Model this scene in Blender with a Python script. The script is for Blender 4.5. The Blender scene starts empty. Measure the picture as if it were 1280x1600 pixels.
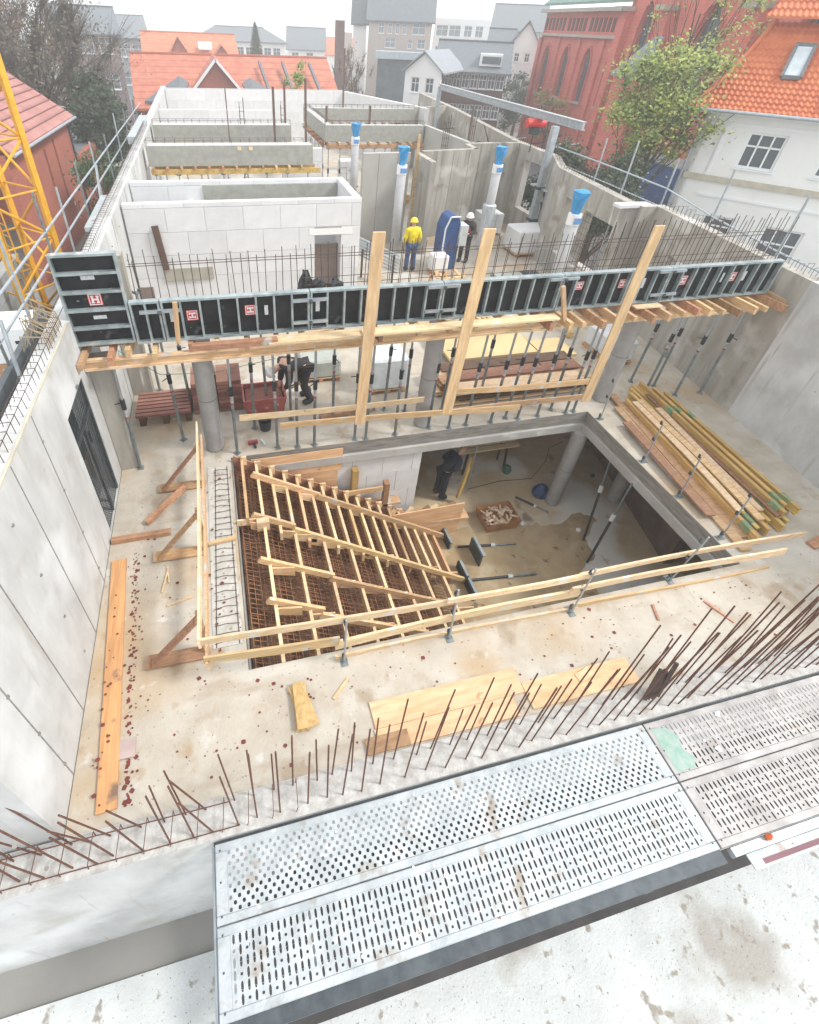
import bpy, bmesh, math, random
import numpy as np
from mathutils import Vector, Matrix
random.seed(7)
R = math.radians
scn = bpy.context.scene
col = scn.collection

# ------------------------------------------------------------------ camera
FPX, PX, PY = 779.322, 536.031, 642.348          # focal length and principal point in 1280x1600 pixels
YAW, PIT, ROL = R(-14.85456728), R(52.22729103), R(2.61750743)
CAM = Vector((0, 0, 7.0))
RM = Matrix.Rotation(YAW, 3, 'Z') @ Matrix.Rotation(PIT, 3, 'X') @ Matrix.Rotation(ROL, 3, 'Z')
cam_d = bpy.data.cameras.new('camera')
cam = bpy.data.objects.new('camera', cam_d)
col.objects.link(cam)
cam_d.sensor_fit = 'HORIZONTAL'
cam_d.sensor_width = 36
cam_d.lens = FPX / 1280 * 36
cam_d.shift_x = (640 - PX) / 1280
cam_d.shift_y = (PY - 800) / 1280
cam_d.clip_start = 0.1
cam_d.clip_end = 3000
cam.matrix_world = Matrix.Translation(CAM) @ RM.to_4x4()
scn.camera = cam

# ------------------------------------------------------------------ sky, sun, exposure
world = bpy.data.worlds.new('World')
scn.world = world
world.use_nodes = True
wn, wl = world.node_tree.nodes, world.node_tree.links
wn.clear()
sky = wn.new('ShaderNodeTexSky'); sky.sky_type = 'NISHITA'; sky.sun_disc = False
sky.sun_elevation = R(48); sky.sun_rotation = R(112)
mixs = wn.new('ShaderNodeMix'); mixs.data_type = 'RGBA'; mixs.inputs[0].default_value = 0.93
mixs.inputs[7].default_value = (9.2, 9.5, 9.7, 1)     # high white overcast veil
wl.new(sky.outputs[0], mixs.inputs[6])
tcw = wn.new('ShaderNodeTexCoord')
nzw = wn.new('ShaderNodeTexNoise'); nzw.inputs['Scale'].default_value = 2.2; nzw.inputs['Detail'].default_value = 3
mpw = wn.new('ShaderNodeMapping'); mpw.inputs['Scale'].default_value = (1, 1, 4)
wl.new(tcw.outputs['Generated'], mpw.inputs[0]); wl.new(mpw.outputs[0], nzw.inputs[0])
mrw = wn.new('ShaderNodeMapRange'); mrw.inputs[3].default_value = 0.9; mrw.inputs[4].default_value = 1.08
wl.new(nzw.outputs[0], mrw.inputs[0])
mulw = wn.new('ShaderNodeVectorMath'); mulw.operation = 'SCALE'
wl.new(mixs.outputs[2], mulw.inputs[0]); wl.new(mrw.outputs[0], mulw.inputs['Scale'])
bg = wn.new('ShaderNodeBackground'); bg.inputs[1].default_value = 0.1
wl.new(mulw.outputs[0], bg.inputs[0])
wo = wn.new('ShaderNodeOutputWorld'); wl.new(bg.outputs[0], wo.inputs[0])
sun_d = bpy.data.lights.new('sun', 'SUN'); sun_d.energy = 1.9; sun_d.angle = R(12); sun_d.color = (1, .97, .92)
sun = bpy.data.objects.new('sun', sun_d); col.objects.link(sun)
sun.rotation_euler = (R(42), 0, R(68))
scn.view_settings.view_transform = 'Standard'
scn.view_settings.look = 'None'
scn.view_settings.gamma = 1
scn.view_settings.use_curve_mapping = False
scn.view_settings.exposure = 0.83
scn.cycles.volume_bounces = 2

# ------------------------------------------------------------------ measuring helpers
def ray(x, y):
    return RM @ Vector(((x - PX) / FPX, -(y - PY) / FPX, -1.0))
def P(x, y, z=0.0):
    d = ray(x, y); return CAM + d * ((z - CAM.z) / d.z)
def AY(x, y, Y):
    d = ray(x, y); return CAM + d * (Y / d.y)
def AX(x, y, X):
    d = ray(x, y); return CAM + d * (X / d.x)
def AD(x, y, D):
    d = ray(x, y); return CAM + d * (D / math.hypot(d.x, d.y))
def azp(az, D, z=0):
    return Vector((D * math.sin(R(az)), D * math.cos(R(az)), z))

# ------------------------------------------------------------------ materials
MATS = {}
def mat(name, c, c2=None, rough=.7, metal=0, scale=3.0, stretch=(1, 1, 1), bump=.0, bscale=None, tint=0.0,
        spots=None, alpha=None, spec=.5, detail=5, contrast=(.35, .65), coat=0):
    if name in MATS: return MATS[name]
    m = bpy.data.materials.new(name); m.use_nodes = True
    n, l = m.node_tree.nodes, m.node_tree.links
    b = n['Principled BSDF']
    b.inputs['Roughness'].default_value = rough
    b.inputs['Metallic'].default_value = metal
    b.inputs['Specular IOR Level'].default_value = spec
    c2 = c2 or tuple(v * .8 for v in c)
    tc = n.new('ShaderNodeTexCoord'); mp = n.new('ShaderNodeMapping'); mp.inputs['Scale'].default_value = stretch
    l.new(tc.outputs['Object'], mp.inputs[0])
    nz = n.new('ShaderNodeTexNoise'); nz.inputs['Scale'].default_value = scale; nz.inputs['Detail'].default_value = detail
    nz.inputs['Roughness'].default_value = .6
    l.new(mp.outputs[0], nz.inputs[0])
    cr = n.new('ShaderNodeValToRGB')
    cr.color_ramp.elements[0].position = contrast[0]; cr.color_ramp.elements[0].color = (*c2, 1)
    cr.color_ramp.elements[1].position = contrast[1]; cr.color_ramp.elements[1].color = (*c, 1)
    l.new(nz.outputs[0], cr.inputs[0])
    out = cr.outputs[0]
    if spots:                                   # (colour, scale, threshold, softness)
        for sc_, (cc, s, th, so) in enumerate(spots):
            n2 = n.new('ShaderNodeTexNoise'); n2.inputs['Scale'].default_value = (1 if isinstance(s, tuple) else s); n2.inputs['Detail'].default_value = 4
            if isinstance(s, tuple):
                m3 = n.new('ShaderNodeMapping'); m3.inputs['Scale'].default_value = s; l.new(tc.outputs['Object'], m3.inputs[0]); l.new(m3.outputs[0], n2.inputs[0]); n2.inputs['Scale'].default_value = 1
            else: l.new(tc.outputs['Object'], n2.inputs[0])
            mr = n.new('ShaderNodeMapRange'); mr.inputs[1].default_value = th; mr.inputs[2].default_value = th + so
            l.new(n2.outputs[0], mr.inputs[0])
            mx = n.new('ShaderNodeMix'); mx.data_type = 'RGBA'
            l.new(mr.outputs[0], mx.inputs[0]); l.new(out, mx.inputs[6]); mx.inputs[7].default_value = (*cc, 1)
            out = mx.outputs[2]
    if tint:
        oi = n.new('ShaderNodeObjectInfo'); hs = n.new('ShaderNodeHueSaturation')
        mr = n.new('ShaderNodeMapRange'); mr.inputs[3].default_value = 1 - tint; mr.inputs[4].default_value = 1 + tint
        l.new(oi.outputs['Random'], mr.inputs[0]); l.new(mr.outputs[0], hs.inputs['Value'])
        m2 = n.new('ShaderNodeMapRange'); m2.inputs[3].default_value = .5 - tint * .05; m2.inputs[4].default_value = .5 + tint * .05
        mth = n.new('ShaderNodeMath'); mth.operation = 'FRACT'; mt2 = n.new('ShaderNodeMath'); mt2.operation = 'MULTIPLY'; mt2.inputs[1].default_value = 7.3
        l.new(oi.outputs['Random'], mt2.inputs[0]); l.new(mt2.outputs[0], mth.inputs[0]); l.new(mth.outputs[0], m2.inputs[0])
        l.new(m2.outputs[0], hs.inputs['Hue'])
        l.new(out, hs.inputs['Color']); out = hs.outputs[0]
    l.new(out, b.inputs['Base Color'])
    if bump:
        bs = n.new('ShaderNodeTexNoise'); bs.inputs['Scale'].default_value = bscale or scale * 6; bs.inputs['Detail'].default_value = 6
        l.new(mp.outputs[0], bs.inputs[0])
        bp = n.new('ShaderNodeBump'); bp.inputs['Strength'].default_value = bump; bp.inputs['Distance'].default_value = .02
        l.new(bs.outputs[0], bp.inputs['Height']); l.new(bp.outputs[0], b.inputs['Normal'])
    MATS[name] = m
    return m

CONC = mat('concrete', (.46, .45, .43), (.36, .35, .33), .85, scale=1.2, bump=.25, bscale=14,
           spots=[((.30, .285, .255), .8, .56, .16), ((.56, .55, .53), 2.4, .6, .12)])
CWALL = mat('wall_concrete', (.55, .555, .55), (.42, .42, .415), .8, scale=1.8, detail=9, bump=.35, bscale=9, stretch=(1, 1, .5),
            spots=[((.40, .385, .36), 1.3, .58, .14), ((.64, .65, .66), .7, .52, .16), ((.33, .32, .30), 9, .73, .04), ((.40, .38, .35), (6, 6, .5), .60, .14), ((.36, .29, .22), (9, 9, .6), .70, .08)])
CDIRT = mat('stained_concrete', (.40, .38, .34), (.27, .25, .215), .85, scale=1.8, stretch=(1.6, 1.6, .25), bump=.25, bscale=12,
            spots=[((.24, .22, .185), (4, 4, .3), .58, .14), ((.52, .50, .46), 1.0, .56, .12), ((.22, .19, .15), 1.3, .6, .12), ((.56, .54, .5), (6, 6, .6), .66, .06)])
CDARK = mat('slab_edge', (.29, .275, .25), (.17, .16, .145), .9, scale=5, stretch=(.5, .5, 3), bump=.3)
FLOORM = mat('floor_concrete', (.485, .44, .375), (.385, .335, .27), .58, scale=2.2, detail=9, bump=.3, bscale=22,
             spots=[((.52, .49, .44), .7, .50, .2), ((.42, .30, .18), .45, .55, .16), ((.36, .27, .18), 2.6, .60, .12), ((.30, .25, .19), 9.0, .69, .05), ((.52, .50, .47), 4.0, .66, .1), ((.38, .32, .25), (.9, 4, 1), .60, .12), ((.33, .26, .19), (1.6, 1.2, 1), .64, .08)])
LOWM = mat('lower_floor', (.56, .45, .31), (.42, .31, .19), .33, scale=.9, bump=.1,
           spots=[((.62, .60, .56), .42, .52, .1), ((.27, .19, .12), 1.6, .6, .1), ((.52, .5, .47), 3.3, .68, .05)])
WHITEB = mat('white_block', (.70, .70, .71), (.64, .64, .65), .85, scale=3, bump=.08, tint=.05)
JOINT = mat('mortar', (.55, .55, .55), (.46, .46, .46), .95)
PREC = mat('precast_grey', (.36, .36, .32), (.29, .29, .26), .85, scale=5, bump=.1)
WOOD = mat('timber', (.66, .45, .25), (.47, .30, .155), .7, scale=2.5, stretch=(1, 9, 9), bump=.2, tint=.22, spots=[((.50, .47, .42), 4, .62, .08), ((.25, .14, .07), 7, .70, .04)])
WOODY = mat('timber_y', (.66, .45, .25), (.47, .30, .155), .7, scale=2.5, stretch=(9, 1, 9), bump=.2, tint=.22)
WOODZ = mat('timber_z', (.68, .47, .27), (.50, .32, .17), .7, scale=2.2, stretch=(9, 9, 1), bump=.2, tint=.15,
            spots=[((.36, .19, .08), 5, .72, .04)])
WOODL = mat('fresh_timber', (.76, .58, .37), (.58, .41, .235), .68, scale=2.5, stretch=(2, 6, 9), bump=.25, tint=.2, spots=[((.62, .56, .48), 2.5, .62, .08), ((.34, .2, .1), 9, .71, .03)])
WOODR = mat('red_timber', (.45, .25, .14), (.30, .155, .085), .75, scale=3, stretch=(2, 6, 6), bump=.2, tint=.3, spots=[((.44, .40, .35), 3, .63, .07)])
YEL = mat('yellow_girder', (.62, .42, .15), (.45, .28, .08), .6, scale=3, stretch=(3, .6, 3), tint=.2)
PLY = mat('plywood', (.72, .47, .28), (.58, .34, .18), .6, scale=2.5, stretch=(1, 6, 6), bump=.1, tint=.1, spots=[((.42, .24, .12), 3.5, .68, .05)])
BROWN = mat('brown_board', (.13, .07, .04), (.07, .038, .022), .7, scale=4)
RUST = mat('rebar_rust', (.15, .062, .036), (.085, .036, .024), .8, scale=14, bump=.3)
RUST2 = mat('mesh_rust', (.36, .16, .065), (.17, .07, .035), .8, scale=6)
DREB = mat('dark_rebar', (.10, .06, .05), (.05, .035, .03), .8, scale=12)
GALV = mat('galvanised', (.46, .50, .53), (.34, .38, .41), .45, metal=.55, scale=6, bump=.05, tint=.06)
GALVD = mat('galvanised_deck', (.47, .50, .52), (.35, .38, .395), .55, metal=.35, scale=5, bump=.25,
            spots=[((.60, .60, .60), 6, .66, .03), ((.30, .26, .22), 4, .60, .12), ((.26, .15, .09), 11, .70, .03)])
GALVP = mat('worn_deck', (.43, .41, .405), (.31, .295, .29), .6, metal=.3, scale=4, bump=.1,
            spots=[((.58, .55, .52), 3, .6, .1), ((.33, .28, .22), 6, .66, .06)])
GREENST = mat('green_stain', (.16, .36, .27), (.30, .42, .36), .8, scale=5)
STEELD = mat('dark_steel', (.085, .10, .11), (.05, .06, .07), .5, metal=.5, scale=6)
PROPM = mat('prop_steel', (.26, .30, .31), (.15, .18, .19), .5, metal=.5, scale=7, tint=.15)
PROPD = mat('prop_dark', (.045, .05, .055), (.02, .025, .03), .5, metal=.3)
BLACKP = mat('form_face', (.010, .0105, .013), (.028, .028, .031), .5, scale=3, spec=.25, spots=[((.10, .10, .105), 3.5, .64, .1), ((.18, .175, .165), 12, .70, .04)])
FRAME = mat('form_frame', (.40, .46, .47), (.24, .29, .30), .5, metal=.4, scale=5, spots=[((.50, .50, .47), 6, .6, .1)])
REDST = mat('sticker_red', (.62, .03, .035), (.55, .03, .03), .5)
WHITE = mat('white_paint', (.80, .80, .80), (.76, .76, .76), .6)
WSTICK = mat('white_label', (.72, .74, .74), (.5, .52, .54), .5, scale=30)
BLUEB = mat('blue_bag', (.04, .30, .60), (.03, .22, .48), .45, scale=6, bump=.4, bscale=8)
BLUED = mat('blue_case', (.03, .08, .24), (.02, .06, .18), .5)
NAVY = mat('navy_cloth', (.018, .022, .045), (.012, .015, .03), .85)
JEAN = mat('jeans', (.05, .09, .20), (.03, .06, .14), .85, scale=20)
YJACK = mat('yellow_jacket', (.85, .70, .01), (.62, .48, .01), .6, scale=7, bump=1.0, bscale=7)
RJACK = mat('red_jacket', (.50, .03, .06), (.35, .02, .04), .7)
BLKC = mat('black_cloth', (.02, .018, .022), (.035, .03, .035), .85)
SKIN = mat('skin', (.55, .34, .25), (.5, .3, .22), .6)
YPL = mat('yellow_plastic', (.85, .68, .02), (.8, .62, .02), .35)
WPL = mat('white_plastic', (.82, .82, .82), (.78, .78, .78), .4)
REDP = mat('red_plastic', (.40, .10, .085), (.30, .075, .065), .6, scale=5, spots=[((.42, .32, .28), 6, .6, .08)])
DREDP = mat('dark_red_content', (.25, .09, .07), (.18, .07, .055), .8, scale=14, bump=.4)
CRANE = mat('crane_yellow', (.72, .38, .03), (.6, .29, .02), .5, scale=6, tint=.05)
BRICKR = None
PLASTIC = mat('clear_sheet', (.68, .72, .74), (.55, .6, .63), .25, scale=5, bump=.6, bscale=6)
LEAFR = mat('leaf_red', (.20, .035, .022), (.11, .02, .015), .7, scale=8)
RUBBLE = mat('scrap_wood', (.68, .52, .38), (.5, .36, .24), .8, tint=.3)
GLASS = mat('window_glass', (.07, .085, .10), (.11, .13, .15), .12, scale=.7, spec=.8)
GLASSL = mat('pale_glass', (.28, .32, .36), (.2, .24, .28), .15, scale=1.2, spec=.8)
SLATE = mat('slate', (.16, .18, .20), (.11, .125, .14), .6, scale=4, stretch=(1, 1, 4))
RENDER = mat('white_render', (.84, .835, .82), (.77, .765, .75), .85, scale=.6, bump=.04)
RENDW = mat('white_trim', (.82, .83, .84), (.79, .8, .81), .7)
BEIGE = mat('beige_brick', (.50, .44, .40), (.44, .38, .345), .85, scale=5)
COPPER = mat('copper_green', (.17, .27, .23), (.12, .2, .17), .6, scale=2)
STONE = mat('pale_stone', (.42, .37, .32), (.33, .29, .25), .85)
GROUND = mat('yard_ground', (.30, .29, .27), (.22, .21, .195), .9, scale=.25, bump=.3, bscale=5)
FOIL = mat('pale_ground', (.60, .62, .62), (.50, .515, .51), .85, scale=1.5, bump=.5, bscale=25, spots=[((.36, .34, .31), .6, .56, .1), ((.30, .27, .23), 5, .62, .06), ((.2, .18, .15), 30, .66, .04)])
ASPH = mat('asphalt', (.10, .105, .11), (.07, .073, .078), .8, scale=2)

def brickmat(name, c1, c2, mortar, scale=1.0, rot=False):
    m = bpy.data.materials.new(name); m.use_nodes = True
    n, l = m.node_tree.nodes, m.node_tree.links; b = n['Principled BSDF']; b.inputs['Roughness'].default_value = .85
    tc = n.new('ShaderNodeTexCoord')
    sx = n.new('ShaderNodeSeparateXYZ'); l.new(tc.outputs['Object'], sx.inputs[0])
    ad = n.new('ShaderNodeMath'); ad.operation = 'ADD'; l.new(sx.outputs[0], ad.inputs[0]); l.new(sx.outputs[1], ad.inputs[1])
    cb = n.new('ShaderNodeCombineXYZ'); l.new(ad.outputs[0], cb.inputs[0]); l.new(sx.outputs[2], cb.inputs[1])
    br = n.new('ShaderNodeTexBrick'); br.inputs['Scale'].default_value = scale
    br.inputs['Brick Width'].default_value = .25; br.inputs['Row Height'].default_value = .083; br.inputs['Mortar Size'].default_value = .01
    br.inputs['Color1'].default_value = (*c1, 1); br.inputs['Color2'].default_value = (*c2, 1); br.inputs['Mortar'].default_value = (*mortar, 1)
    l.new(cb.outputs[0], br.inputs[0])
    nz = n.new('ShaderNodeTexNoise'); nz.inputs['Scale'].default_value = .5; nz.inputs['Detail'].default_value = 5; l.new(tc.outputs['Object'], nz.inputs[0])
    mr = n.new('ShaderNodeMapRange'); mr.inputs[3].default_value = .75; mr.inputs[4].default_value = 1.25; l.new(nz.outputs[0], mr.inputs[0])
    hs = n.new('ShaderNodeHueSaturation'); l.new(mr.outputs[0], hs.inputs['Value']); l.new(br.outputs[0], hs.inputs['Color'])
    l.new(hs.outputs[0], b.inputs['Base Color'])
    return m
BRICKR = brickmat('red_brick', (.46, .13, .08), (.38, .10, .065), (.26, .13, .10))
BRICKC = brickmat('church_brick', (.66, .15, .11), (.55, .12, .09), (.36, .14, .11))
BRICKD = brickmat('dark_brick', (.13, .055, .05), (.10, .045, .04), (.12, .09, .08))

def tilemat(name, c1, c2, sp=.34, amp=.6):
    """roof tile: procedural colour variation per course; the relief is geometry where near"""
    m = bpy.data.materials.new(name); m.use_nodes = True
    n, l = m.node_tree.nodes, m.node_tree.links; b = n['Principled BSDF']; b.inputs['Roughness'].default_value = .7
    tc = n.new('ShaderNodeTexCoord')
    sx = n.new('ShaderNodeSeparateXYZ'); l.new(tc.outputs['Object'], sx.inputs[0])
    ma = n.new('ShaderNodeMath'); ma.operation = 'MULTIPLY'; ma.inputs[1].default_value = 1 / sp; l.new(sx.outputs[2], ma.inputs[0])
    fr = n.new('ShaderNodeMath'); fr.operation = 'FRACT'; l.new(ma.outputs[0], fr.inputs[0])
    cr = n.new('ShaderNodeValToRGB'); e = cr.color_ramp.elements
    e[0].position = 0; e[0].color = (.45, .45, .45, 1); e[1].position = .22; e[1].color = (1, 1, 1, 1)
    l.new(fr.outputs[0], cr.inputs[0])
    nz = n.new('ShaderNodeTexNoise'); nz.inputs['Scale'].default_value = 1.5; nz.inputs['Detail'].default_value = 6; l.new(tc.outputs['Object'], nz.inputs[0])
    c = n.new('ShaderNodeValToRGB'); c.color_ramp.elements[0].position = .35; c.color_ramp.elements[1].position = .65
    c.color_ramp.elements[0].color = (*c2, 1); c.color_ramp.elements[1].color = (*c1, 1); l.new(nz.outputs[0], c.inputs[0])
    mx = n.new('ShaderNodeMix'); mx.data_type = 'RGBA'; mx.blend_type = 'MULTIPLY'; mx.inputs[0].default_value = amp
    l.new(c.outputs[0], mx.inputs[6]); l.new(cr.outputs[0], mx.inputs[7])
    l.new(mx.outputs[2], b.inputs['Base Color'])
    return m
TILER = tilemat('red_tile', (.52, .18, .11), (.40, .12, .075), sp=.42, amp=.8)
TILEP = tilemat('pinkish_tile', (.42, .20, .18), (.34, .15, .13), sp=.5)
TILEO = tilemat('orange_tile', (.58, .17, .06), (.48, .12, .045), sp=10, amp=0)
TILEO2 = tilemat('orange_far_tile', (.56, .20, .10), (.46, .15, .08), sp=.5, amp=.3)

# ------------------------------------------------------------------ mesh helpers
class MB:
    def __init__(s): s.v = []; s.f = []
    def box(s, a, b):
        x0, y0, z0 = a; x1, y1, z1 = b
        i = len(s.v)
        s.v += [(x0, y0, z0), (x1, y0, z0), (x1, y1, z0), (x0, y1, z0), (x0, y0, z1), (x1, y0, z1), (x1, y1, z1), (x0, y1, z1)]
        s.f += [(i, i+3, i+2, i+1), (i+4, i+5, i+6, i+7), (i, i+1, i+5, i+4), (i+1, i+2, i+6, i+5), (i+2, i+3, i+7, i+6), (i+3, i, i+4, i+7)]
        return s
    def beam(s, p, q, w, h, up=(0, 0, 1)):
        p, q = Vector(p), Vector(q); d = (q - p).normalized(); u = Vector(up)
        if abs(d.dot(u)) > .99: u = Vector((0, 1, 0))
        sd = d.cross(u).normalized() * w / 2; u2 = sd.cross(d).normalized() * h / 2
        i = len(s.v)
        for c in (p, q):
            s.v += [tuple(c - sd - u2), tuple(c + sd - u2), tuple(c + sd + u2), tuple(c - sd + u2)]
        s.f += [(i, i+1, i+2, i+3), (i+4, i+7, i+6, i+5), (i, i+4, i+5, i+1), (i+1, i+5, i+6, i+2), (i+2, i+6, i+7, i+3), (i+3, i+7, i+4, i)]
        return s
    def tube(s, p, q, r, n=6, r2=None, cap=True):
        p, q = Vector(p), Vector(q); d = (q - p).normalized()
        u = d.orthogonal().normalized(); w = d.cross(u)
        r2 = r if r2 is None else r2; i = len(s.v)
        for c, rr in ((p, r), (q, r2)):
            for k in range(n):
                a = 2 * math.pi * k / n
                s.v.append(tuple(c + u * math.cos(a) * rr + w * math.sin(a) * rr))
        for k in range(n):
            s.f.append((i+k, i+(k+1) % n, i+n+(k+1) % n, i+n+k))
        if cap: s.f += [tuple(i+n-1-k for k in range(n)), tuple(i+n+k for k in range(n))]
        return s
    def path(s, pts, r, n=5):
        for a, b in zip(pts[:-1], pts[1:]): s.tube(a, b, r, n)
        return s
    def lathe(s, c, prof, n=16):
        i = len(s.v); c = Vector(c)
        for r, z in prof:
            for k in range(n):
                a = 2 * math.pi * k / n; s.v.append((c.x + r * math.cos(a), c.y + r * math.sin(a), c.z + z))
        for j in range(len(prof) - 1):
            for k in range(n):
                s.f.append((i+j*n+k, i+j*n+(k+1) % n, i+(j+1)*n+(k+1) % n, i+(j+1)*n+k))
        s.f.append(tuple(i+n-1-k for k in range(n))); j = len(prof)-1
        s.f.append(tuple(i+j*n+k for k in range(n)))
        return s
    def poly(s, pts):
        i = len(s.v); s.v += [tuple(p) for p in pts]; s.f.append(tuple(range(i, i+len(pts)))); return s
    def slab(s, pts, off):
        """closed prism from a polygon and an offset vector"""
        n = len(pts); i = len(s.v); off = Vector(off)
        s.v += [tuple(p) for p in pts] + [tuple(Vector(p) + off) for p in pts]
        s.f.append(tuple(i+n-1-k for k in range(n))); s.f.append(tuple(i+n+k for k in range(n)))
        for k in range(n): s.f.append((i+k, i+(k+1) % n, i+n+(k+1) % n, i+n+k))
        return s
    def wall(s, A, B, t, z0, z1, holes=()):
        """wall between plan points A,B; thickness t towards the left-hand normal; holes (u0,u1,za,zb)"""
        A = Vector((A[0], A[1], 0)); B = Vector((B[0], B[1], 0)); L = (B - A).length; d = (B - A) / L; nrm = Vector((-d.y, d.x, 0)) * t
        us = sorted({0, L, *[h[0] for h in holes], *[h[1] for h in holes]}); zs = sorted({z0, z1, *[h[2] for h in holes], *[h[3] for h in holes]})
        us = [u for u in us if 0 <= u <= L]; zs = [z for z in zs if z0 <= z <= z1]
        for u0, u1 in zip(us[:-1], us[1:]):
            for a, b in zip(zs[:-1], zs[1:]):
                um, zm = (u0+u1)/2, (a+b)/2
                if any(h[0] < um < h[1] and h[2] < zm < h[3] for h in holes): continue
                p0, p1 = A + d*u0, A + d*u1
                s.slab([(p0.x, p0.y, a), (p1.x, p1.y, a), (p1.x+nrm.x, p1.y+nrm.y, a), (p0.x+nrm.x, p0.y+nrm.y, a)], (0, 0, b-a))
        return s
    def mesh(s, name, m, off=(0, 0, 0), smooth=False):
        me = bpy.data.meshes.new(name)
        me.from_pydata([(v[0]-off[0], v[1]-off[1], v[2]-off[2]) for v in s.v], [], s.f)
        ms = m if isinstance(m, (list, tuple)) else [m]
        for x in ms: me.materials.append(x)
        bm = bmesh.new(); bm.from_mesh(me); bmesh.ops.recalc_face_normals(bm, faces=bm.faces); bm.to_mesh(me); bm.free()
        if smooth:
            for p in me.polygons: p.use_smooth = True
        return me
    def build(s, name, m, parent=None, smooth=False, kind=None, bevel=0, **tags):
        off = parent_loc(parent)
        if parent is None and s.v:
            xs = [v[0] for v in s.v]; ys = [v[1] for v in s.v]; zs = [v[2] for v in s.v]
            off = ((min(xs)+max(xs))/2, (min(ys)+max(ys))/2, min(zs))
        o = bpy.data.objects.new(name, s.mesh(name, m, off, smooth)); col.objects.link(o)
        if parent is None: o.location = off
        else: o.parent = parent
        if bevel:
            md = o.modifiers.new('bevel', 'BEVEL'); md.width = bevel; md.segments = 1; md.limit_method = 'ANGLE'
        if kind: o['kind'] = kind
        for k, v in tags.items():
            o[{'cat': 'category'}.get(k, k)] = v
        return o
def parent_loc(o):
    v = Vector((0, 0, 0))
    while o is not None: v += o.location; o = o.parent
    return v
def thing(name, label, cat, loc=(0, 0, 0), rz=0, group=None):
    o = bpy.data.objects.new(name, None); col.objects.link(o); o.location = loc; o.rotation_euler = (0, 0, rz)
    o.empty_display_size = .2
    o['label'] = label; o['category'] = cat
    if group: o['group'] = group
    return o
def dup(root, loc=None, rot=None, label=None, group=None, scale=None):
    r = root.copy(); col.objects.link(r)
    if loc is not None: r.location = loc
    if rot is not None: r.rotation_euler = rot
    if scale is not None: r.scale = scale
    if label: r['label'] = label
    if group: r['group'] = group
    for ch in list(root.children):
        c = ch.copy(); col.objects.link(c); c.parent = r
        for g in list(ch.children):
            e = g.copy(); col.objects.link(e); e.parent = c
    return r
def inst(name, me, parent=None, loc=(0, 0, 0), rot=(0, 0, 0), scale=None):
    o = bpy.data.objects.new(name, me); col.objects.link(o); o.location = loc; o.rotation_euler = rot
    if scale: o.scale = scale
    if parent: o.parent = parent
    return o
rnd = random.uniform

# ================================================================== SETTING
MB().box((-700, -700, -4.0), (700, 900, -3.4)).build('ground', GROUND, kind='structure')
# lower floor and upper slab with the stair opening
OX0, OX1, OY0, OY1 = -.27, 8.0, 3.36, 7.66
MB().box((-2.6, 2.0, -3.3), (12.6, 12.5, -3.0)).build('lower_floor', LOWM, kind='structure')
fl = MB()
for a, b in (((-2.34, 1.995), (OX0, 41)), ((OX0, 1.995), (OX1, OY0)), ((OX0, OY1), (OX1, 41)), ((OX1, 1.995), (13.6, 41))):
    fl.box((a[0], a[1], -.32), (b[0], b[1], 0))
floor = fl.build('floor', FLOORM, kind='structure')
# rough slab edge faces round the opening
ed = MB()
ed.box((OX0, OY1-.012, -.30), (OX1, OY1, -.004)); ed.box((OX1-.012, OY0, -.30), (OX1, OY1, -.004))
ed.build('slab_edge', CDARK, floor)
ed = MB(); ed.box((OX0-.02, OY1-.07, -.52), (OX1+.03, OY1+.12, -.322)); ed.box((OX1-.05, OY0, -.52), (OX1+.15, OY1-.07, -.322))
ed.build('downstand_beam', CONC, floor)
# pale dried strips on the floor (thin sheets of cement slurry)
MB().box((-40, -8, -3.39), (60, 1.2, -3.35)).build('pale_yard', FOIL, kind='structure')
MB().poly([(-14, 40, -3.37), (-9.3, 40, -3.37), (-7, 130, -3.37), (-14, 130, -3.37)]).poly([(-14, 43, -3.372), (90, 43, -3.372), (90, 50, -3.372), (-14, 50, -3.372)]).build('street', ASPH, kind='structure')

# ================================================================== NEAR WALL WITH STARTER BARS
nw = thing('near_wall', 'rough concrete wall head with rusty starter bars beside the scaffold decks', 'wall', (0, 1.8, -3.4))
MB().wall((-5.2, 1.64), (13.6, 1.64), .36, -3.4, .012).build('wall_body', CWALL, nw)
MB().box((-5.2, 1.63, .013), (13.6, 1.99, .024)).build('rough_top', mat('rough_top', (.50, .49, .47), (.33, .31, .29), .95, scale=7, bump=.6, bscale=30), nw)
bars = []
x = -4.6
while x < 11.0:
    base = Vector((x + rnd(-.03, .03), 1.92 + rnd(-.02, .02), 0))
    base2 = Vector((x + rnd(.02, .12), 1.72 + rnd(-.02, .02), 0))
    if x < -.6: hh = rnd(1.15, 1.5); ln = Vector((rnd(-.30, .0), rnd(-.02, .12), 0))
    elif x < 4: hh = rnd(1.5, 1.85); ln = Vector((rnd(-.04, .05), rnd(-.02, .07), 0))
    else: hh = rnd(1.9, 2.4); ln = Vector((rnd(-.08, .05), rnd(-.05, .12), 0))
    if random.random() < .12: ln *= 2.6
    bars.append((base, hh * rnd(.55, .95), ln)); bars.append((base2, hh, ln * rnd(.5, 1.3)))
    x += rnd(.20, .27) if x < 4 else rnd(.16, .22)
for b, h, ln in bars[:290]:
    MB().tube(b, b + Vector((0, 0, h)) + ln, .0085 if b.x > 3 else .0095, 6).build('starter_bar', RUST, nw)
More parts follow.
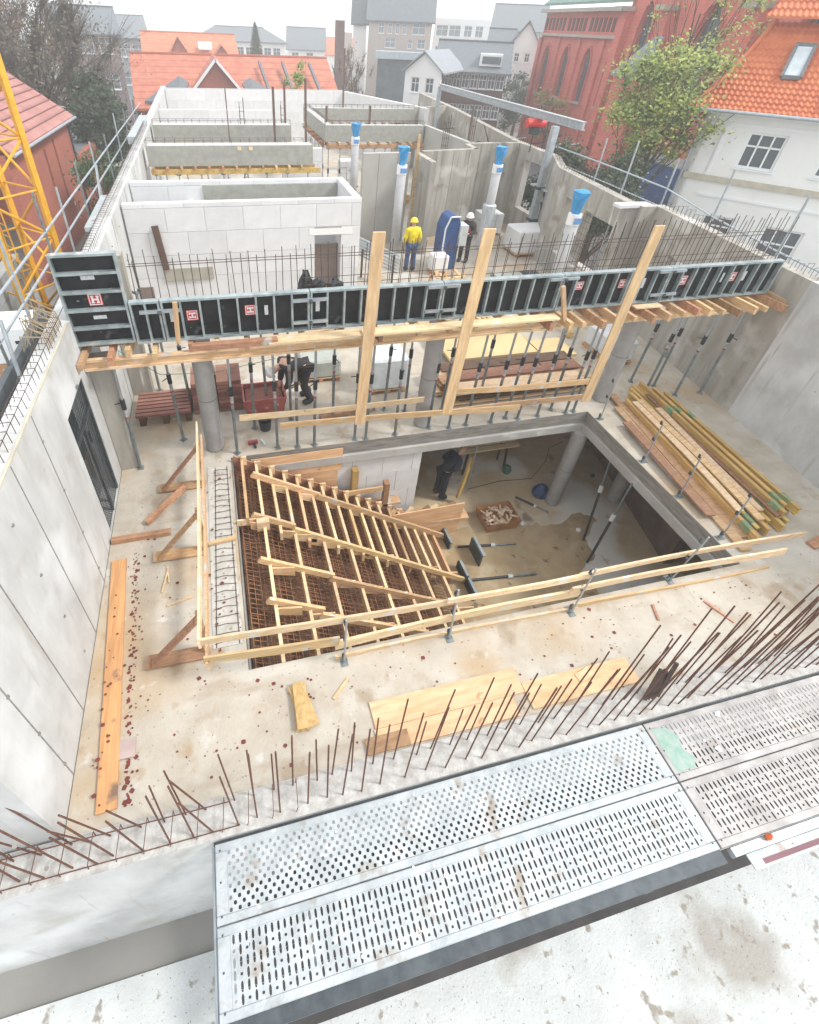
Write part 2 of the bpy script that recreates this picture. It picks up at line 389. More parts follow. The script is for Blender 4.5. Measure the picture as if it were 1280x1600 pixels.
# lying stirrups in the wall head at left
st = MB()
for i in range(17):
    xx = -4.2 + i * .27
    st.path([(xx, 1.68, .02), (xx + .02, 1.68, .16), (xx + .04, 1.95, .17), (xx + .03, 1.95, .02)], .005, 4)
st.tube((-4.6, 1.70, .03), (-.5, 1.70, .03), .006, 5); st.tube((-4.6, 1.93, .165), (-.6, 1.93, .05), .006, 5)
st.build('stirrup_row', RUST, nw)

# ================================================================== SCAFFOLD DECKS
def deck(name, x0, x1, y0, y1, kindh, m, label, ztop=-.03, loc=None, stain=False, sx=.044, sy=.042):
    t = thing(name, label, 'scaffold deck', ((x0+x1)/2, (y0+y1)/2, ztop - .07), 0, 'perforated scaffold decks along the wall')
    rim = .07
    mb = MB()
    # perforated sheet
    X0, X1, Y0, Y1 = x0 + rim + .05, x1 - rim - .05, y0 + rim, y1 - rim
    if kindh == 'round':
        nx = int((X1-X0)/sx); ny = int((Y1-Y0)/sy)
    else:
        nx = int((X1-X0)/.062); ny = 6
    dx, dy = (X1-X0)/nx, (Y1-Y0)/ny
    vid = {}
    def V(a, b):
        k = (round(a, 5), round(b, 5))
        if k not in vid: vid[k] = len(mb.v); mb.v.append((a, b, ztop))
        return vid[k]
    for i in range(nx):
        for j in range(ny):
            a0, b0 = X0+i*dx, Y0+j*dy
            cs = [V(a0, b0), V(a0+dx, b0), V(a0+dx, b0+dy), V(a0, b0+dy)]
            if kindh == 'round':
                hole = (i + j) % 2 == 0; hx, hy = dx*.36, dy*.36
            else:
                hole = True
                if (i*2 + j) % 4 == 0: hx, hy = dx*.20, dy*.13
                else: hx, hy = dx*.19, dy*.43
            if not hole: mb.f.append(tuple(cs)); continue
            cx, cy = a0+dx/2, b0+dy/2
            ii = len(mb.v)
            o8 = [(-1, -.5), (-.5, -1), (.5, -1), (1, -.5), (1, .5), (.5, 1), (-.5, 1), (-1, .5)]
            for ux, uy in o8: mb.v.append((cx+ux*hx, cy+uy*hy, ztop))
            q = [ii+k for k in range(8)]
            mb.f += [(cs[0], cs[1], q[2], q[1]), (cs[1], cs[2], q[4], q[3]), (cs[2], cs[3], q[6], q[5]), (cs[3], cs[0], q[0], q[7]),
                     (cs[0], q[1], q[0]), (cs[1], q[3], q[2]), (cs[2], q[5], q[4]), (cs[3], q[7], q[6])]
    sh = mb.build('perforated_sheet', m, t)
    fr = MB()
    fr.box((x0, y0, ztop-.06), (x1, y0+rim, ztop+.004)); fr.box((x0, y1-rim, ztop-.06), (x1, y1, ztop+.004))
    fr.box((x0, y0+rim, ztop-.06), (X0, y1-rim, ztop+.003)); fr.box((X1, y0+rim, ztop-.06), (x1, y1-rim, ztop+.003))
    fr.build('rim', m, t, bevel=.006)
    for k in range(1, 6):
        xx = x0+(x1-x0)*k/6; MB().box((xx-.01, Y0, ztop-.055), (xx+.01, Y1, ztop-.04)).build('cross_rib', m, t)
    for xx in (x0+.05, x1-.05):
        for yy in (y0+.06, (y0+y1)/2, y1-.06): MB().lathe((xx, yy, ztop+.004), [(.010, 0), (.009, .004)], 8).build('rivet', STEELD, t)
    return t
deck('scaffold_deck', -.78, 4.62, .965, 1.60, 'round', GALVD, 'grey scaffold deck with round holes and white plaster splashes, next to the wall')
deck('scaffold_deck', 4.64, 10.0, .965, 1.60, 'slot', GALVP, 'pinkish dirty slotted scaffold deck with a green stain at its end')
deck('scaffold_deck', -.78, 4.62, .335, .955, 'slot', GALVD, 'clean blue-grey slotted scaffold deck nearest the camera')
deck('scaffold_deck', 4.64, 10.0, .335, .955, 'slot', GALVP, 'brown-stained slotted scaffold deck at the bottom right corner')
g = MB(); g.poly([(4.69, 1.05, -.0245), (4.95, 1.05, -.0245), (5.02, 1.14, -.0245), (4.93, 1.25, -.0245), (4.99, 1.38, -.0245), (4.9, 1.50, -.0245), (4.69, 1.53, -.0245)])
g.build('green_paint_stain', mat('green_stain2', (.20, .36, .29), (.36, .42, .39), .8, scale=9), None, label='green paint stain on the end of the pinkish deck', cat='paint stain')
for k in range(34):
    c = Vector((rnd(-.5, 9.0), rnd(.42, 1.5), -.024)); r0 = rnd(.006, .02); s = MB(); n = 9
    if k < 5: r0 = rnd(.025, .04)
    a0 = rnd(0, 6); s.slab([(c.x+r0*math.cos(a0+q*.698)*rnd(.45, 1.25)*1.4, c.y+r0*math.sin(a0+q*.698)*rnd(.45, 1.25), c.z) for q in range(n)], (0, 0, .003))
    o = s.build('plaster_splash', WHITE, None, label='splash of white plaster dried on a scaffold deck', cat='plaster splash', group='white plaster splashes on the decks')
lo = thing('hole_backing', 'dark boards added below the decks to make their holes look black', 'scaffold deck', (4, .95, -2.2))  # added near-black boards, stand in for the darkness behind the deck holes
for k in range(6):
    MB().box((-.8, .2+k*.235, -2.25), (10.2, .425+k*.235, -2.2)).build('board', mat('under_deck_dark', (.055, .05, .05), (.03, .028, .028), .8, scale=2), lo)
MB().box((-.8, 1.605, -.3), (10.2, 1.635, -.09)).build('gap_shade_strip', STEELD, lo)  # dark strip filling the gap between deck and wall in place of shade
led = thing('scaffold_ledger', 'steel scaffold beam with a pinkish stripe under the deck edge at bottom right', 'scaffold beam', (6, .22, -.2))
MB().box((4.75, .24, -.14), (10, .32, -.05)).build('beam', GALV, led)
MB().box((4.9, .10, -.10), (10, .235, -.085)).build('flange', GALVD, led)
MB().box((5.05, .12, -.085), (6.3, .165, -.08)).build('stripe', mat('stripe', (.20, .08, .10), None, .6), led)
MB().box((6.4, .12, -.085), (9.3, .165, -.08)).build('stripe', mat('stripe', (.20, .08, .10), None, .6), led)
led2 = thing('scaffold_frame', 'dark steel scaffold frame under the nearest deck', 'scaffold frame', (2, .3, -.3))
MB().box((-.8, .22, -.16), (4.62, .335, -.05)).build('side_beam', STEELD, led2)
for xx in (-.8, 4.64, 9.9):
    MB().tube((xx, .30, -3.4), (xx, .30, -.12), .025, 8).build('standard', GALV, led2)
    MB().tube((xx, .28, -.13), (xx, 1.6, -.13), .025, 8).build('transom', GALV, led2)
for k in range(5):
    x0_ = (.5, 1.2, 4.8, 6.3, -1.6)[k]; y0_ = (-2.6, -1.8, -1.6, -2.6, -.9)[k]
    MB().beam((x0_, y0_, -3.31), (x0_+rnd(1.6, 2.6), y0_+rnd(-.5, .5), -3.31), .2, .05).build('loose_plank', (WOOD, WOODR, WOODL)[k % 3], None, label=['first', 'second', 'third', 'fourth', 'leftmost'][k]+' loose plank on the ground below the scaffold', cat='plank')
c_ = P(1200, 1308, -.03)
MB().lathe((c_.x, c_.y, -.04), [(.03, 0), (.035, .03), (.02, .08), (.008, .1)], 8).build('orange_cap', mat('orange_plastic', (.8, .16, .04), None, .5), None, label='small orange plastic cap on the deck edge', cat='cap')

# ================================================================== LEFT WALL
WX = -2.35
lw = thing('left_wall', 'tall pale concrete wall along the left side with a meshed opening', 'wall', (WX, 10, -3.4))
holes = [(6.15+1.5, 7.25+1.5, .0, 2.48), (7.75+1.5, 8.7+1.5, .0, 2.4)]
mb = MB()
mb.wall((WX, 41.5), (WX, 2.02), -.30, 0.0, 3.3, [(41.5-7.25, 41.5-6.15, .02, 2.48), (41.5-8.7, 41.5-7.78, .02, 2.4), (41.5-22.5, 41.5-21.3, .9, 2.4)])
mb.wall((WX-.002, 41.5), (WX-.002, 2.02), -.30, -3.4, 0.0)
mb.box((WX-2.6, 2.02, -3.4), (WX-.302, 2.4, 3.3))
mb.build('wall_body', CWALL, lw)
sm = MB()
for yy in (2.6, 3.3, 4.35, 5.2, 9.9, 12.6, 15.3, 18, 20.7):
    sm.box((WX, yy-.006, .01), (WX+.006, yy+.006, 3.29))
sm.build('panel_seam', CDARK, lw)
pp_ = MB()
for yy in (.4, 1.7, 2.6, 3.9, 5.2, 10.6, 11.9, 13.3):
    for z in (.35, 1.2, 2.05, 2.9): pp_.lathe((WX+.003, yy, z), [(.02, -.01), (.02, .01)], 8)
pp_.build('tie_hole', CDARK, lw)
MB().box((WX-.03, 2.2, 3.30), (WX+.0, 7.5, 3.32)).build('timber_fillet', mat('grey_timber', (.52, .48, .38), (.42, .38, .3), .8), lw)
# starter stirrups on the wall head
yy = 2.4; n = 0
for k in range(150):
    y0 = 2.4 + k * .155
    if y0 > 26: break
    if 7.4 < y0 < 8.3: continue
    s = MB().path([(WX-.07, y0, 3.28), (WX-.08, y0+rnd(-.01, .02), 3.46), (WX-.22, y0+rnd(-.01, .02), 3.47), (WX-.24, y0, 3.28)], .0045, 4)
    s.build('stirrup', DREB, lw)
s = MB()
for xx in (-.08, -.22): s.tube((WX+xx, 2.3, 3.45), (WX+xx, 26, 3.45), .005, 4)
s.build('long_bar', DREB, lw)
# mesh in the opening
ms = thing('opening_mesh', 'dark steel mesh filling the opening of the left wall', 'mesh panel', (WX-.2, 6.7, 0))
s = MB()
for k in range(23): s.tube((WX-.03, 6.17+k*.05, .02), (WX-.03, 6.17+k*.05, 2.46), .004, 4)
for k in range(36): s.tube((WX-.03, 6.16, .04+k*.068), (WX-.03, 7.24, .04+k*.068), .004, 4)
s.build('wire_grid', STEELD, ms)
s = MB(); s.box((WX-.05, 6.152, .022), (WX-.01, 6.2, 2.47)); s.box((WX-.05, 7.2, .022), (WX-.01, 7.248, 2.47)); s.box((WX-.05, 6.2, 1.9), (WX-.01, 7.2, 1.95)); s.box((WX-.05, 6.65, .022), (WX-.01, 6.7, 1.9))
s.build('frame', STEELD, ms)
MB().box((WX-1.1, 5.6, -.6), (WX-1.0, 9.5, 2.6)).build('neighbour_screen', mat('dark_sheet', (.13, .15, .16), (.06, .07, .075), .6, scale=3), None, label='dark sheet seen behind the meshed opening', cat='screen')

# ================================================================== RIGHT WALL
rw = thing('right_wall', 'grey concrete wall along the right side, pale and smooth near the camera', 'wall', (11.5, 6, -3.4))
MB().wall((10.75, 1.2), (11.38, 7.0), -.3, 0, 3.3).build('near_panel', CWALL, rw)
MB().wall((11.38, 7.0), (11.62, 9.0), -.3, 0, 3.3).wall((11.62, 9.0), (12.05, 12.25), -.3, 0, 3.3, [(.9, 1.9, 1.0, 2.35)]).build('stained_panel', CDIRT, rw)
MB().wall((12.05, 12.28), (11.55, 12.28), .2, 0, 3.3).wall((11.35, 12.28), (11.9, 16.8), -.3, 0, 3.3, [(.5, 2.1, .75, 2.55), (2.75, 3.5, .75, 2.6)]).build('window_panel', CDIRT, rw)
MB().wall((11.9, 16.8), (12.9, 18.8), -.28, 0, 3.3).wall((12.9, 18.8), (12.9, 22.0), -.28, 0, 3.3, [(.3, 1.8, .9, 2.8)]).build('far_panel', CDIRT, rw)
MB().wall((12.9, 22), (14.4, 32), -.28, 0, 3.3, [(3.5, 4.6, .9, 2.4)]).wall((14.4, 32), (15.2, 40), -.28, 0, 3.3).build('rear_panel', CDIRT, rw)
MB().box((10.9, 12.2, 3.24), (11.95, 12.5, 3.32)).build('pale_capping', WHITEB, rw)
MB().wall((10.75, 1.2), (11.6, 9), -.3, -3.4, -.002).build('lower_wall', CWALL, rw)
def along(pts, step):
    out = []
    for (x0, y0), (x1, y1) in zip(pts[:-1], pts[1:]):
        L = math.hypot(x1-x0, y1-y0); n = max(1, int(L/step))
        for k in range(n): out.append((x0+(x1-x0)*k/n, y0+(y1-y0)*k/n))
    return out
for x, y in along([(11.05, 2.5), (11.56, 7.0), (11.8, 9.0), (12.2, 12.2), (11.7, 12.5), (12.05, 16.8), (13.05, 18.8), (13.05, 22)], .16):
    h = rnd(.14, .24)
    MB().path([(x-.06, y, 3.28), (x-.06, y+rnd(-.02, .02), 3.3+h), (x+.07, y+rnd(-.02, .02), 3.3+h), (x+.07, y, 3.28)], .0045, 4).build('stirrup', DREB, rw)
# steel reinforcement grids in the window openings
s = MB()
for k in range(12): s.tube((11.6, 12.85+k*.14, .8), (11.6, 12.85+k*.14, 2.5), .006, 4)
for k in range(9): s.tube((11.6, 12.8, .85+k*.2), (11.6, 14.4, .85+k*.2), .006, 4)
s.build('opening_bars', DREB, rw)

# ================================================================== INNER CONCRETE WALLS
def cwall(label, segs, t=.22, z1=3.3, m=CDIRT, holes=None, topc=True, ties=True):
    x0, y0 = segs[0]
    w = thing('concrete_wall', label, 'wall', (x0, y0, 0))
    b = MB(); sm = MB()
    for i, (A, B) in enumerate(zip(segs[:-1], segs[1:])):
        b.wall(A, B, t, 0, z1, (holes or {}).get(i, ()))
        L = math.hypot(B[0]-A[0], B[1]-A[1]); d = ((B[0]-A[0])/L, (B[1]-A[1])/L); nn = (d[1], -d[0])
        u = .6
        while u < L-.3:
            px, py = A[0]+d[0]*u+nn[0]*.004, A[1]+d[1]*u+nn[1]*.004
            sm.beam((px, py, .02), (px, py, z1-.02), .012, .008, up=(nn[0], nn[1], 0)); u += .75
    b.build('wall_body', m, w); sm.build('form_seam', CDARK, w)
    return w
cwall('free-standing light grey concrete wall just right of the white block room', [(5.5, 19.4), (7.35, 19.5)], .22, 3.3, mat('wall_grey', (.42, .41, .38), (.36, .35, .32), .85, scale=1.2, bump=.1))
cwall('concrete wall stub with a sharp front edge behind the yellow worker', [(7.75, 17.9), (7.75, 19.6)], -.0 + .2, 3.3)
cwall('long streaked concrete wall behind the blue capped columns', [(7.95, 19.7), (10.45, 20.1), (10.5, 21.2), (12.88, 21.3)], .22, 3.3)
cwall('concrete side wall running back to the far raised beam', [(10.75, 21.6), (10.45, 26.0)], .2, 3.3, mat('wall_grey', (.42, .41, .38)))
cwall('far concrete wall behind the raised beam', [(10.8, 31.8), (14.4, 33.0)], .2, 3.3)
cwall('narrow concrete pier below the left end of the formwork', [(-2.34, 7.68), (-2.0, 7.72)], .25, 2.5)
cwall('small concrete wing wall beside the left wall past the formwork', [(-2.34, 10.2), (-1.9, 10.2)], .25, 3.3, CDIRT)

# block masonry -----------------------------------------------------
def block_mesh(w, h, t):
    m = MB().box((0, 0, 0), (w, t, h)).mesh('block', WHITEB); return m
BLK = {}
def blockwall(parent, A, B, t, z0, z1, bw=1.0, bh=.6, holes=(), joint=.009, big=True):
    """masonry of separate blocks with recessed mortar between; thickness towards left normal"""
    A = Vector((A[0], A[1], 0)); B = Vector((B[0], B[1], 0)); L = (B-A).length; d = (B-A)/L; ang = math.atan2(d.y, d.x)
    base = parent_loc(parent)
    core = MB(); nrm = Vector((-d.y, d.x, 0))
    sg = 1 if t > 0 else -1
    A2 = A + nrm*sg*.02; B2 = B + nrm*sg*.02
    core.wall((A2.x, A2.y), (B2.x, B2.y), t - sg*.04, z0, z1-.012, holes); core.build('mortar', JOINT, parent)
    row = 0; z = z0
    while z < z1-.05:
        h = min(bh, z1-z); u = -(row % 2)*bw*.5
        while u < L-.01:
            u0, u1 = max(u, 0), min(u+bw, L)
            if u1-u0 > .05:
                cuts = [(u0, u1)]
                for hh in holes:
                    if hh[2] < z+h/2 < hh[3]:
                        nc = []
                        for a, b in cuts:
                            if hh[1] <= a or hh[0] >= b: nc.append((a, b)); continue
                            if hh[0]-a > .06: nc.append((a, hh[0]))
                            if b-hh[1] > .06: nc.append((hh[1], b))
                        cuts = nc
                for a, b in cuts:
                    key = (round(b-a, 2), round(h, 2), round(t, 2))
                    if key not in BLK:
                        BLK[key] = MB().box((joint/2, 0, joint/2), (b-a-joint/2, t, h-joint/2)).mesh('block', WHITEB)
                    o = inst('block', BLK[key], parent, Vector((A.x+d.x*a+nrm.x*rnd(0, .004), A.y+d.y*a, z)) - base, (0, 0, ang))
            u += bw
        z += h; row += 1
room = thing('block_room', 'roofless room of large white blocks with a doorway left of the yellow worker', 'block room', (.8, 14, 0))
RT = 3.22
blockwall(room, (-2.3, 14.0), (3.98, 14.0), .2, 0, RT, 1.0, .62, [(4.95, 5.72, 0, 2.25)])
blockwall(room, (3.98, 14.205), (3.98, 16.2), .2, 0, RT, 1.0, .62)
blockwall(room, (-2.3, 16.2), (3.98, 16.2), .2, 0, RT, 1.0, .62)
blockwall(room, (-.6, 14.205), (-.6, 16.195), .15, 0, 2.7, 1.0, .62)
MB().box((2.5, 13.99, 2.25), (3.75, 14.01, 2.42)).build('lintel', RENDER, room)
MB().box((2.66, 14.25, .0), (3.4, 14.29, 1.9)).build('door_board', mat('dull_board', (.22, .17, .15), None, .8), room)
MB().box((-.2, 16.15, 2.35), (3.0, 16.197, 2.55)).build('timber_rail', mat('dull_board', (.22, .17, .15), None, .8), room)
# rusted steel post and small block in front of room
MB().beam((-1.60, 13.93, 2.68), (-1.50, 13.93, 1.5), .17, .06, up=(0, 1, 0)).build('steel_post', mat('brown_steel', (.12, .07, .05), None, .6), room)
MB().box((-1.58, 13.95, 1.15), (-.26, 14.02, 1.5)).build('lintel_block', mat('lintel_grey', (.40, .38, .32), None, .8), room)
MB().box((-2.3, 13.96, .1), (-1.95, 13.995, 1.0)).build('brown_patch', mat('dull_board', (.22, .17, .15), None, .8), room)
MB().box((-.3, 16.15, 2.55), (3.75, 16.197, 3.1)).build('grey_render', PREC, room)
# far white block wall
fw = thing('far_block_wall', 'long white block wall closing the far end of the site', 'wall', (5, 40, 0))
blockwall(fw, (-2.3, 39.8), (9.6, 40.3), .25, 0, 3.35, 1.25, .66)
blockwall(fw, (9.6, 40.3), (12.6, 31.8), .25, 0, 3.3, 1.25, .66)
blockwall(fw, (-2.3, 31.5), (3.6, 31.7), .25, 0, 3.15, 1.25, .66)
blockwall(fw, (2.9, 22.6), (4.6, 22.6), .22, 0, 2.9, 1.0, .6)

# raised grey beams on timber and props -----------------------------
propproto = []
def make_prop():
    t = thing('steel_prop', 'adjustable steel prop', 'steel prop', (0, 0, 0), 0, 'steel props carrying the formwork')
    MB().tube((0, 0, .01), (0, 0, 1.55), .030, 8).build('outer_tube', PROPM, t)
    MB().tube((0, 0, 1.55), (0, 0, 2.50), .024, 8).build('inner_tube', GALV, t)
    c = MB().tube((0, 0, 1.45), (0, 0, 1.66), .042, 8).build('collar', PROPD, t)
    MB().tube((0, -.0, 1.60), (.14, -.03, 1.56), .010, 5).build('handle', PROPD, c)
    MB().tube((0, 0, 1.28), (0, 0, 1.44), .0315, 8).build('label_band', mat('worn_label', (.5, .5, .5), (.2, .21, .22), .6, scale=25), t)
    MB().tube((0, 0, 1.24), (0, 0, 1.28), .0315, 8).build('warning_band', mat('dull_red', (.35, .06, .05), None, .6), t)
    MB().box((-.06, -.06, 0), (.06, .06, .012)).build('base_plate', PROPM, t)
    MB().box((-.07, -.06, 2.5), (.07, .06, 2.512)).box((-.07, -.06, 2.512), (-.06, .06, 2.56)).box((.06, -.06, 2.512), (.07, .06, 2.56)).build('head_fork', PROPM, t)
    return t
prop = make_prop()
bases = [(220,731),(173,784),(287,687),(371,708),(398,669),(434,700),(468,712),(494,705),(520,653),(554,686),(571,685),(617,679),(632,643),(669,668),
         (705,675),(727,664),(748,625),(789,653),(815,663),(839,650),(859,592),(883,645),(904,652),(1007,614),(1021,603),(985,596),(1054,617),(1093,614),(250,610),(300,640),(345,690),(418,640),(455,655),(600,640),(655,655),(690,640),(770,665),(860,640)]
ORD = []
def ordinal(i, n):
    w = ['leftmost','second','third','fourth','fifth','sixth','seventh','eighth','ninth','tenth','eleventh','twelfth','thirteenth','fourteenth','fifteenth','sixteenth','seventeenth','eighteenth','nineteenth','twentieth','twenty-first','twenty-second','twenty-third','twenty-fourth','twenty-fifth','twenty-sixth','twenty-seventh','twenty-eighth','twenty-ninth','thirtieth']
    return w[i]
for _i in range(30): ORD.append(ordinal(_i, 30))
ORD += ['thirty-first','thirty-second','thirty-third','thirty-fourth','thirty-fifth','thirty-sixth','thirty-seventh','thirty-eighth','thirty-ninth','fortieth','forty-first','forty-second']
pts = sorted([P(*b) for b in bases], key=lambda p: p.x)
for i, p in enumerate(pts):
    if i == 0: o = prop; o.location = p
    else: o = dup(prop, p)
    if 6.9 < p.y < 7.67 and OX0 < p.x < OX1: o.location.y = 7.72
    o.rotation_euler = (R(rnd(-1.2, 1.2)), R(rnd(-1.2, 1.2)), rnd(0, 6))
    o['label'] = f'{ORD[i]} grey steel prop from the left under the formwork beam' if i else 'leftmost grey steel prop under the formwork beam, next to the meshed opening'

def graybeam(label, x0, x1, y0, y1, z0=2.62, z1=3.3, props=6, dirx=True, wood=YEL):
    t = thing('raised_beam', label, 'concrete beam', ((x0+x1)/2, (y0+y1)/2, 0))
    MB().box((x0, y0, z0), (x1, y1, z1)).build('side_shell', PREC, t)
    MB().box((x0+.05, y0+.05, z1), (x1-.05, y1-.05, z1+.006)).build('wet_top', mat('pale_concrete', (.62, .62, .61), (.5, .5, .49), .8, scale=8), t)
    L = (x1-x0) if dirx else (y1-y0); n = max(4, int(L/.33))
    s = MB()
    for k in range(n+1):
        u = (x0 if dirx else y0) + L*k/n
        if dirx: s.path([(u, y0+.08, z1-.1), (u, y0+.08, z1+.17), (u, y1-.08, z1+.17), (u, y1-.08, z1-.1)], .007, 4)
        else: s.path([(x0+.08, u, z1-.1), (x0+.08, u, z1+.17), (x1-.08, u, z1+.17), (x1-.08, u, z1-.1)], .007, 4)
    if dirx:
        for yy in (y0+.08, y1-.08): s.tube((x0, yy, z1+.17), (x1, yy, z1+.17), .007, 4)
    else:
        for xx in (x0+.08, x1-.08): s.tube((xx, y0, z1+.17), (xx, y1, z1+.17), .007, 4)
    s.build('top_stirrups', DREB, t)
    # cross bearers and main girder
    me = None
    for k in range(int(L/.5)+1):
        u = (x0 if dirx else y0) + .15 + k*.5; e = rnd(.1, .35); b = MB()
        if dirx:
            if u > x1: break
            b.box((u-.04, y0-e, z0-.1), (u+.04, y1+.3, z0-.002))
        else:
            if u > y1: break
            b.box((x0-e, u-.04, z0-.1), (x1+.3, u+.04, z0-.002))
        b.build('cross_bearer', WOODR if random.random() < .5 else WOODY, t)
    b = MB()
    if dirx: b.box((x0+.05, y0-.06, z0-.28), (x1+.3, y0+.02, z0-.102)).build('main_bearer', wood, t)
    else: b.box((x0-.06, y0, z0-.28), (x0+.02, y1, z0-.102)).build('main_bearer', wood, t)
    b = MB()
    return t
graybeam('nearest grey raised beam with yellow timber below it, behind the white room', -2.2, 3.9, 21.0, 21.6)
graybeam('second grey raised beam on red-brown timber', -2.25, 3.75, 25.6, 26.2, wood=WOODR)
graybeam('front run of the grey U-shaped raised beam at centre', 5.35, 10.2, 25.65, 26.0, wood=WOODR)
graybeam('left run of the grey U-shaped raised beam at centre', 5.35, 5.7, 26.01, 31.3, dirx=False, wood=WOODR)
graybeam('rear run of the grey U-shaped raised beam at centre', 5.35, 11.8, 31.4, 31.7, wood=WOODR)
k = 0
for (x0, x1, yy, nn) in ((-2, 3.7, 20.98, 8), (-2, 3.5, 25.8, 7), (5.5, 10, 25.6, 9)):
    for i in range(nn):
        o = dup(prop, (x0+(x1-x0)*i/(nn-1), yy+rnd(-.05, .05), -.18), (0, 0, rnd(0, 6)), group='distant props under the raised beams')
        o['label'] = ordinal(i, 30)+' from the left: '+['distant steel prop under the nearest raised beam behind the white room', 'distant steel prop under the second raised beam', 'distant steel prop under the front of the U-shaped raised beam'][k]
        o['group'] = ['props under the nearest raised beam', 'props under the second raised beam', 'props under the U-shaped raised beam'][k]
    k += 1
for i in range(5):
    o = dup(prop, (5.42, 26.6+i*1.0, -.18), (0, 0, rnd(0, 6)), label=ordinal(i, 30)+' distant prop, counted from the front, under the left run of the U-shaped beam', group='props under the left run of the U-shaped beam')
# stickers on nearest raised beam
for px_, nm in ((374, 'left'), (392, 'right')):
    p = AY(px_, 232, 20.98)
    MB().box((p.x-.07, 20.985, p.z-.06), (p.x+.07, 20.999, p.z+.06)).build('wooden_plate', WOODL, None, label=f'{nm} of two small wooden squares on the nearest raised beam', cat='wooden plate')
# dark blocks rack below the nearest raised beam
rk = thing('formwork_stack', 'stack of dark formwork panels lying under the raised beam', 'formwork stack', (2.8, 22.2, 0))
for k in range(5):
    MB().box((1.4, 21.9, .1+k*.32), (3.2, 22.4, .3+k*.32)).build('panel', STEELD, rk)
    MB().box((1.4, 21.88, .30+k*.32), (3.2, 21.9, .34+k*.32)).build('panel_edge', FRAME, rk)

rgc = random.Random(3)
def pallet_pack(x, y, h, label, m, w=1.0, d=.8):
    t = thing('material_pallet', label, 'pallet', (x, y, 0))
    for k in range(3): MB().box((x-w/2+k*(w-.1)/2, y-d/2, 0), (x-w/2+k*(w-.1)/2+.1, y+d/2, .1)).build('pallet_foot', WOODR, t)
    n = max(2, int(h/.25))
    for k in range(n):
        for j in range(3): MB().box((x-w/2+j*w/3+.01, y-d/2+rgc.uniform(0, .03), .1+k*h/n), (x-w/2+(j+1)*w/3-.01, y+d/2-rgc.uniform(0, .03), .1+(k+1)*h/n-.012)).build('block', m, t)
for (x, y, h, lb, m) in ((0.3, 19.2, 1.1, 'pallet of white blocks behind the white room, left one', WHITEB), (2.0, 18.6, .8, 'pallet of white blocks behind the white room, middle one', WHITEB), (4.9, 20.2, .9, 'pallet of pale blocks beside the raised beam end', WHITEB), (9.3, 14.2, .5, 'low pallet of grey blocks behind the formwork at right', PREC),
                         (11.4, 20.0, .8, 'pallet of white blocks in the corner behind the silvery column', WHITEB), (8.2, 23.6, .9, 'pallet of brown boards in front of the U-shaped beam', WOODR), (7.2, 28.4, 1.2, 'pallet of white blocks inside the U-shaped beam', WHITEB), (0.5, 29.0, 1.2, 'pallet of white blocks near the far wall', WHITEB)):
    pallet_pack(x, y, h, lb, m)
for k, (x0, y0, x1, y1, z) in enumerate(((-1.8, 17.2, 3.2, 17.5, .1), (-1.5, 18.0, 3.0, 18.3, .1), (5.0, 24.2, 9.8, 24.6, .15), (5.4, 24.9, 9.5, 24.8, .3), (8.4, 13.2, 10.8, 14.0, .12), (5.0, 12.2, 7.9, 12.9, .1), (5.2, 12.6, 8.2, 13.2, .1), (.2, 11.6, 3.0, 12.4, .08), (9.6, 10.9, 10.9, 12.9, .1))):
    MB().beam((x0, y0, z), (x1, y1, z+.02), .12, .18).build('site_timber', (YEL, WOODL, YEL, WOOD)[k % 4], None, label=['long yellow timber behind the white room', 'pale timber behind the white room', 'yellow timber in front of the U-shaped beam', 'brown timber resting by the U-shaped beam', 'yellow timber near the nearest blue bagged column', 'pale timber on the floor behind the formwork centre', 'yellow timber on the floor behind the formwork centre', 'brown timber on the floor before the white room', 'yellow timber beside the windowed wall'][k], cat='timber')
for k, (x, y, h, lb) in enumerate(((4.7, 26.5, 2.6, 'rebar cage of a column left of the U-shaped beam'), (3.9, 29.5, 3.6, 'rebar cage of a column near the far white wall'), (1.6, 25.9, 4.1, 'rebar cage standing on the second raised beam'), (10.2, 23.0, 3.9, 'rebar cage of a column by the concrete side wall'), (12.0, 24.2, 4.0, 'rebar cage below the gantry girder'))):
    t = thing('column_cage', lb, 'rebar cage', (x, y, 0))
    for a_ in (-.1, .1):
        for b_ in (-.1, .1): MB().tube((x+a_, y+b_, 0), (x+a_*.9, y+b_, h+rgc.uniform(-.2, .3)), .014, 4).build('bar', DREB, t)
    q = MB()
    for z in range(int(h/.3)): q.path([(x-.11, y-.11, .2+z*.3), (x+.11, y-.11, .2+z*.3), (x+.11, y+.11, .2+z*.3), (x-.11, y+.11, .2+z*.3), (x-.11, y-.11, .2+z*.3)], .007, 4)
    q.build('tie_rings', DREB, t)
for k in range(2):     # second yellow girders under the raised beams
    for x0, x1, y in ((-2.1, 4.1, 21.7), (-2.1, 3.9, 26.3)):
        if k == 0: MB().box((x0, y, 2.34), (x1, y+.08, 2.51)).build('rear_girder', YEL, None, label='rear yellow girder under the '+('nearest' if y < 22 else 'second')+' raised beam', cat='timber girder')
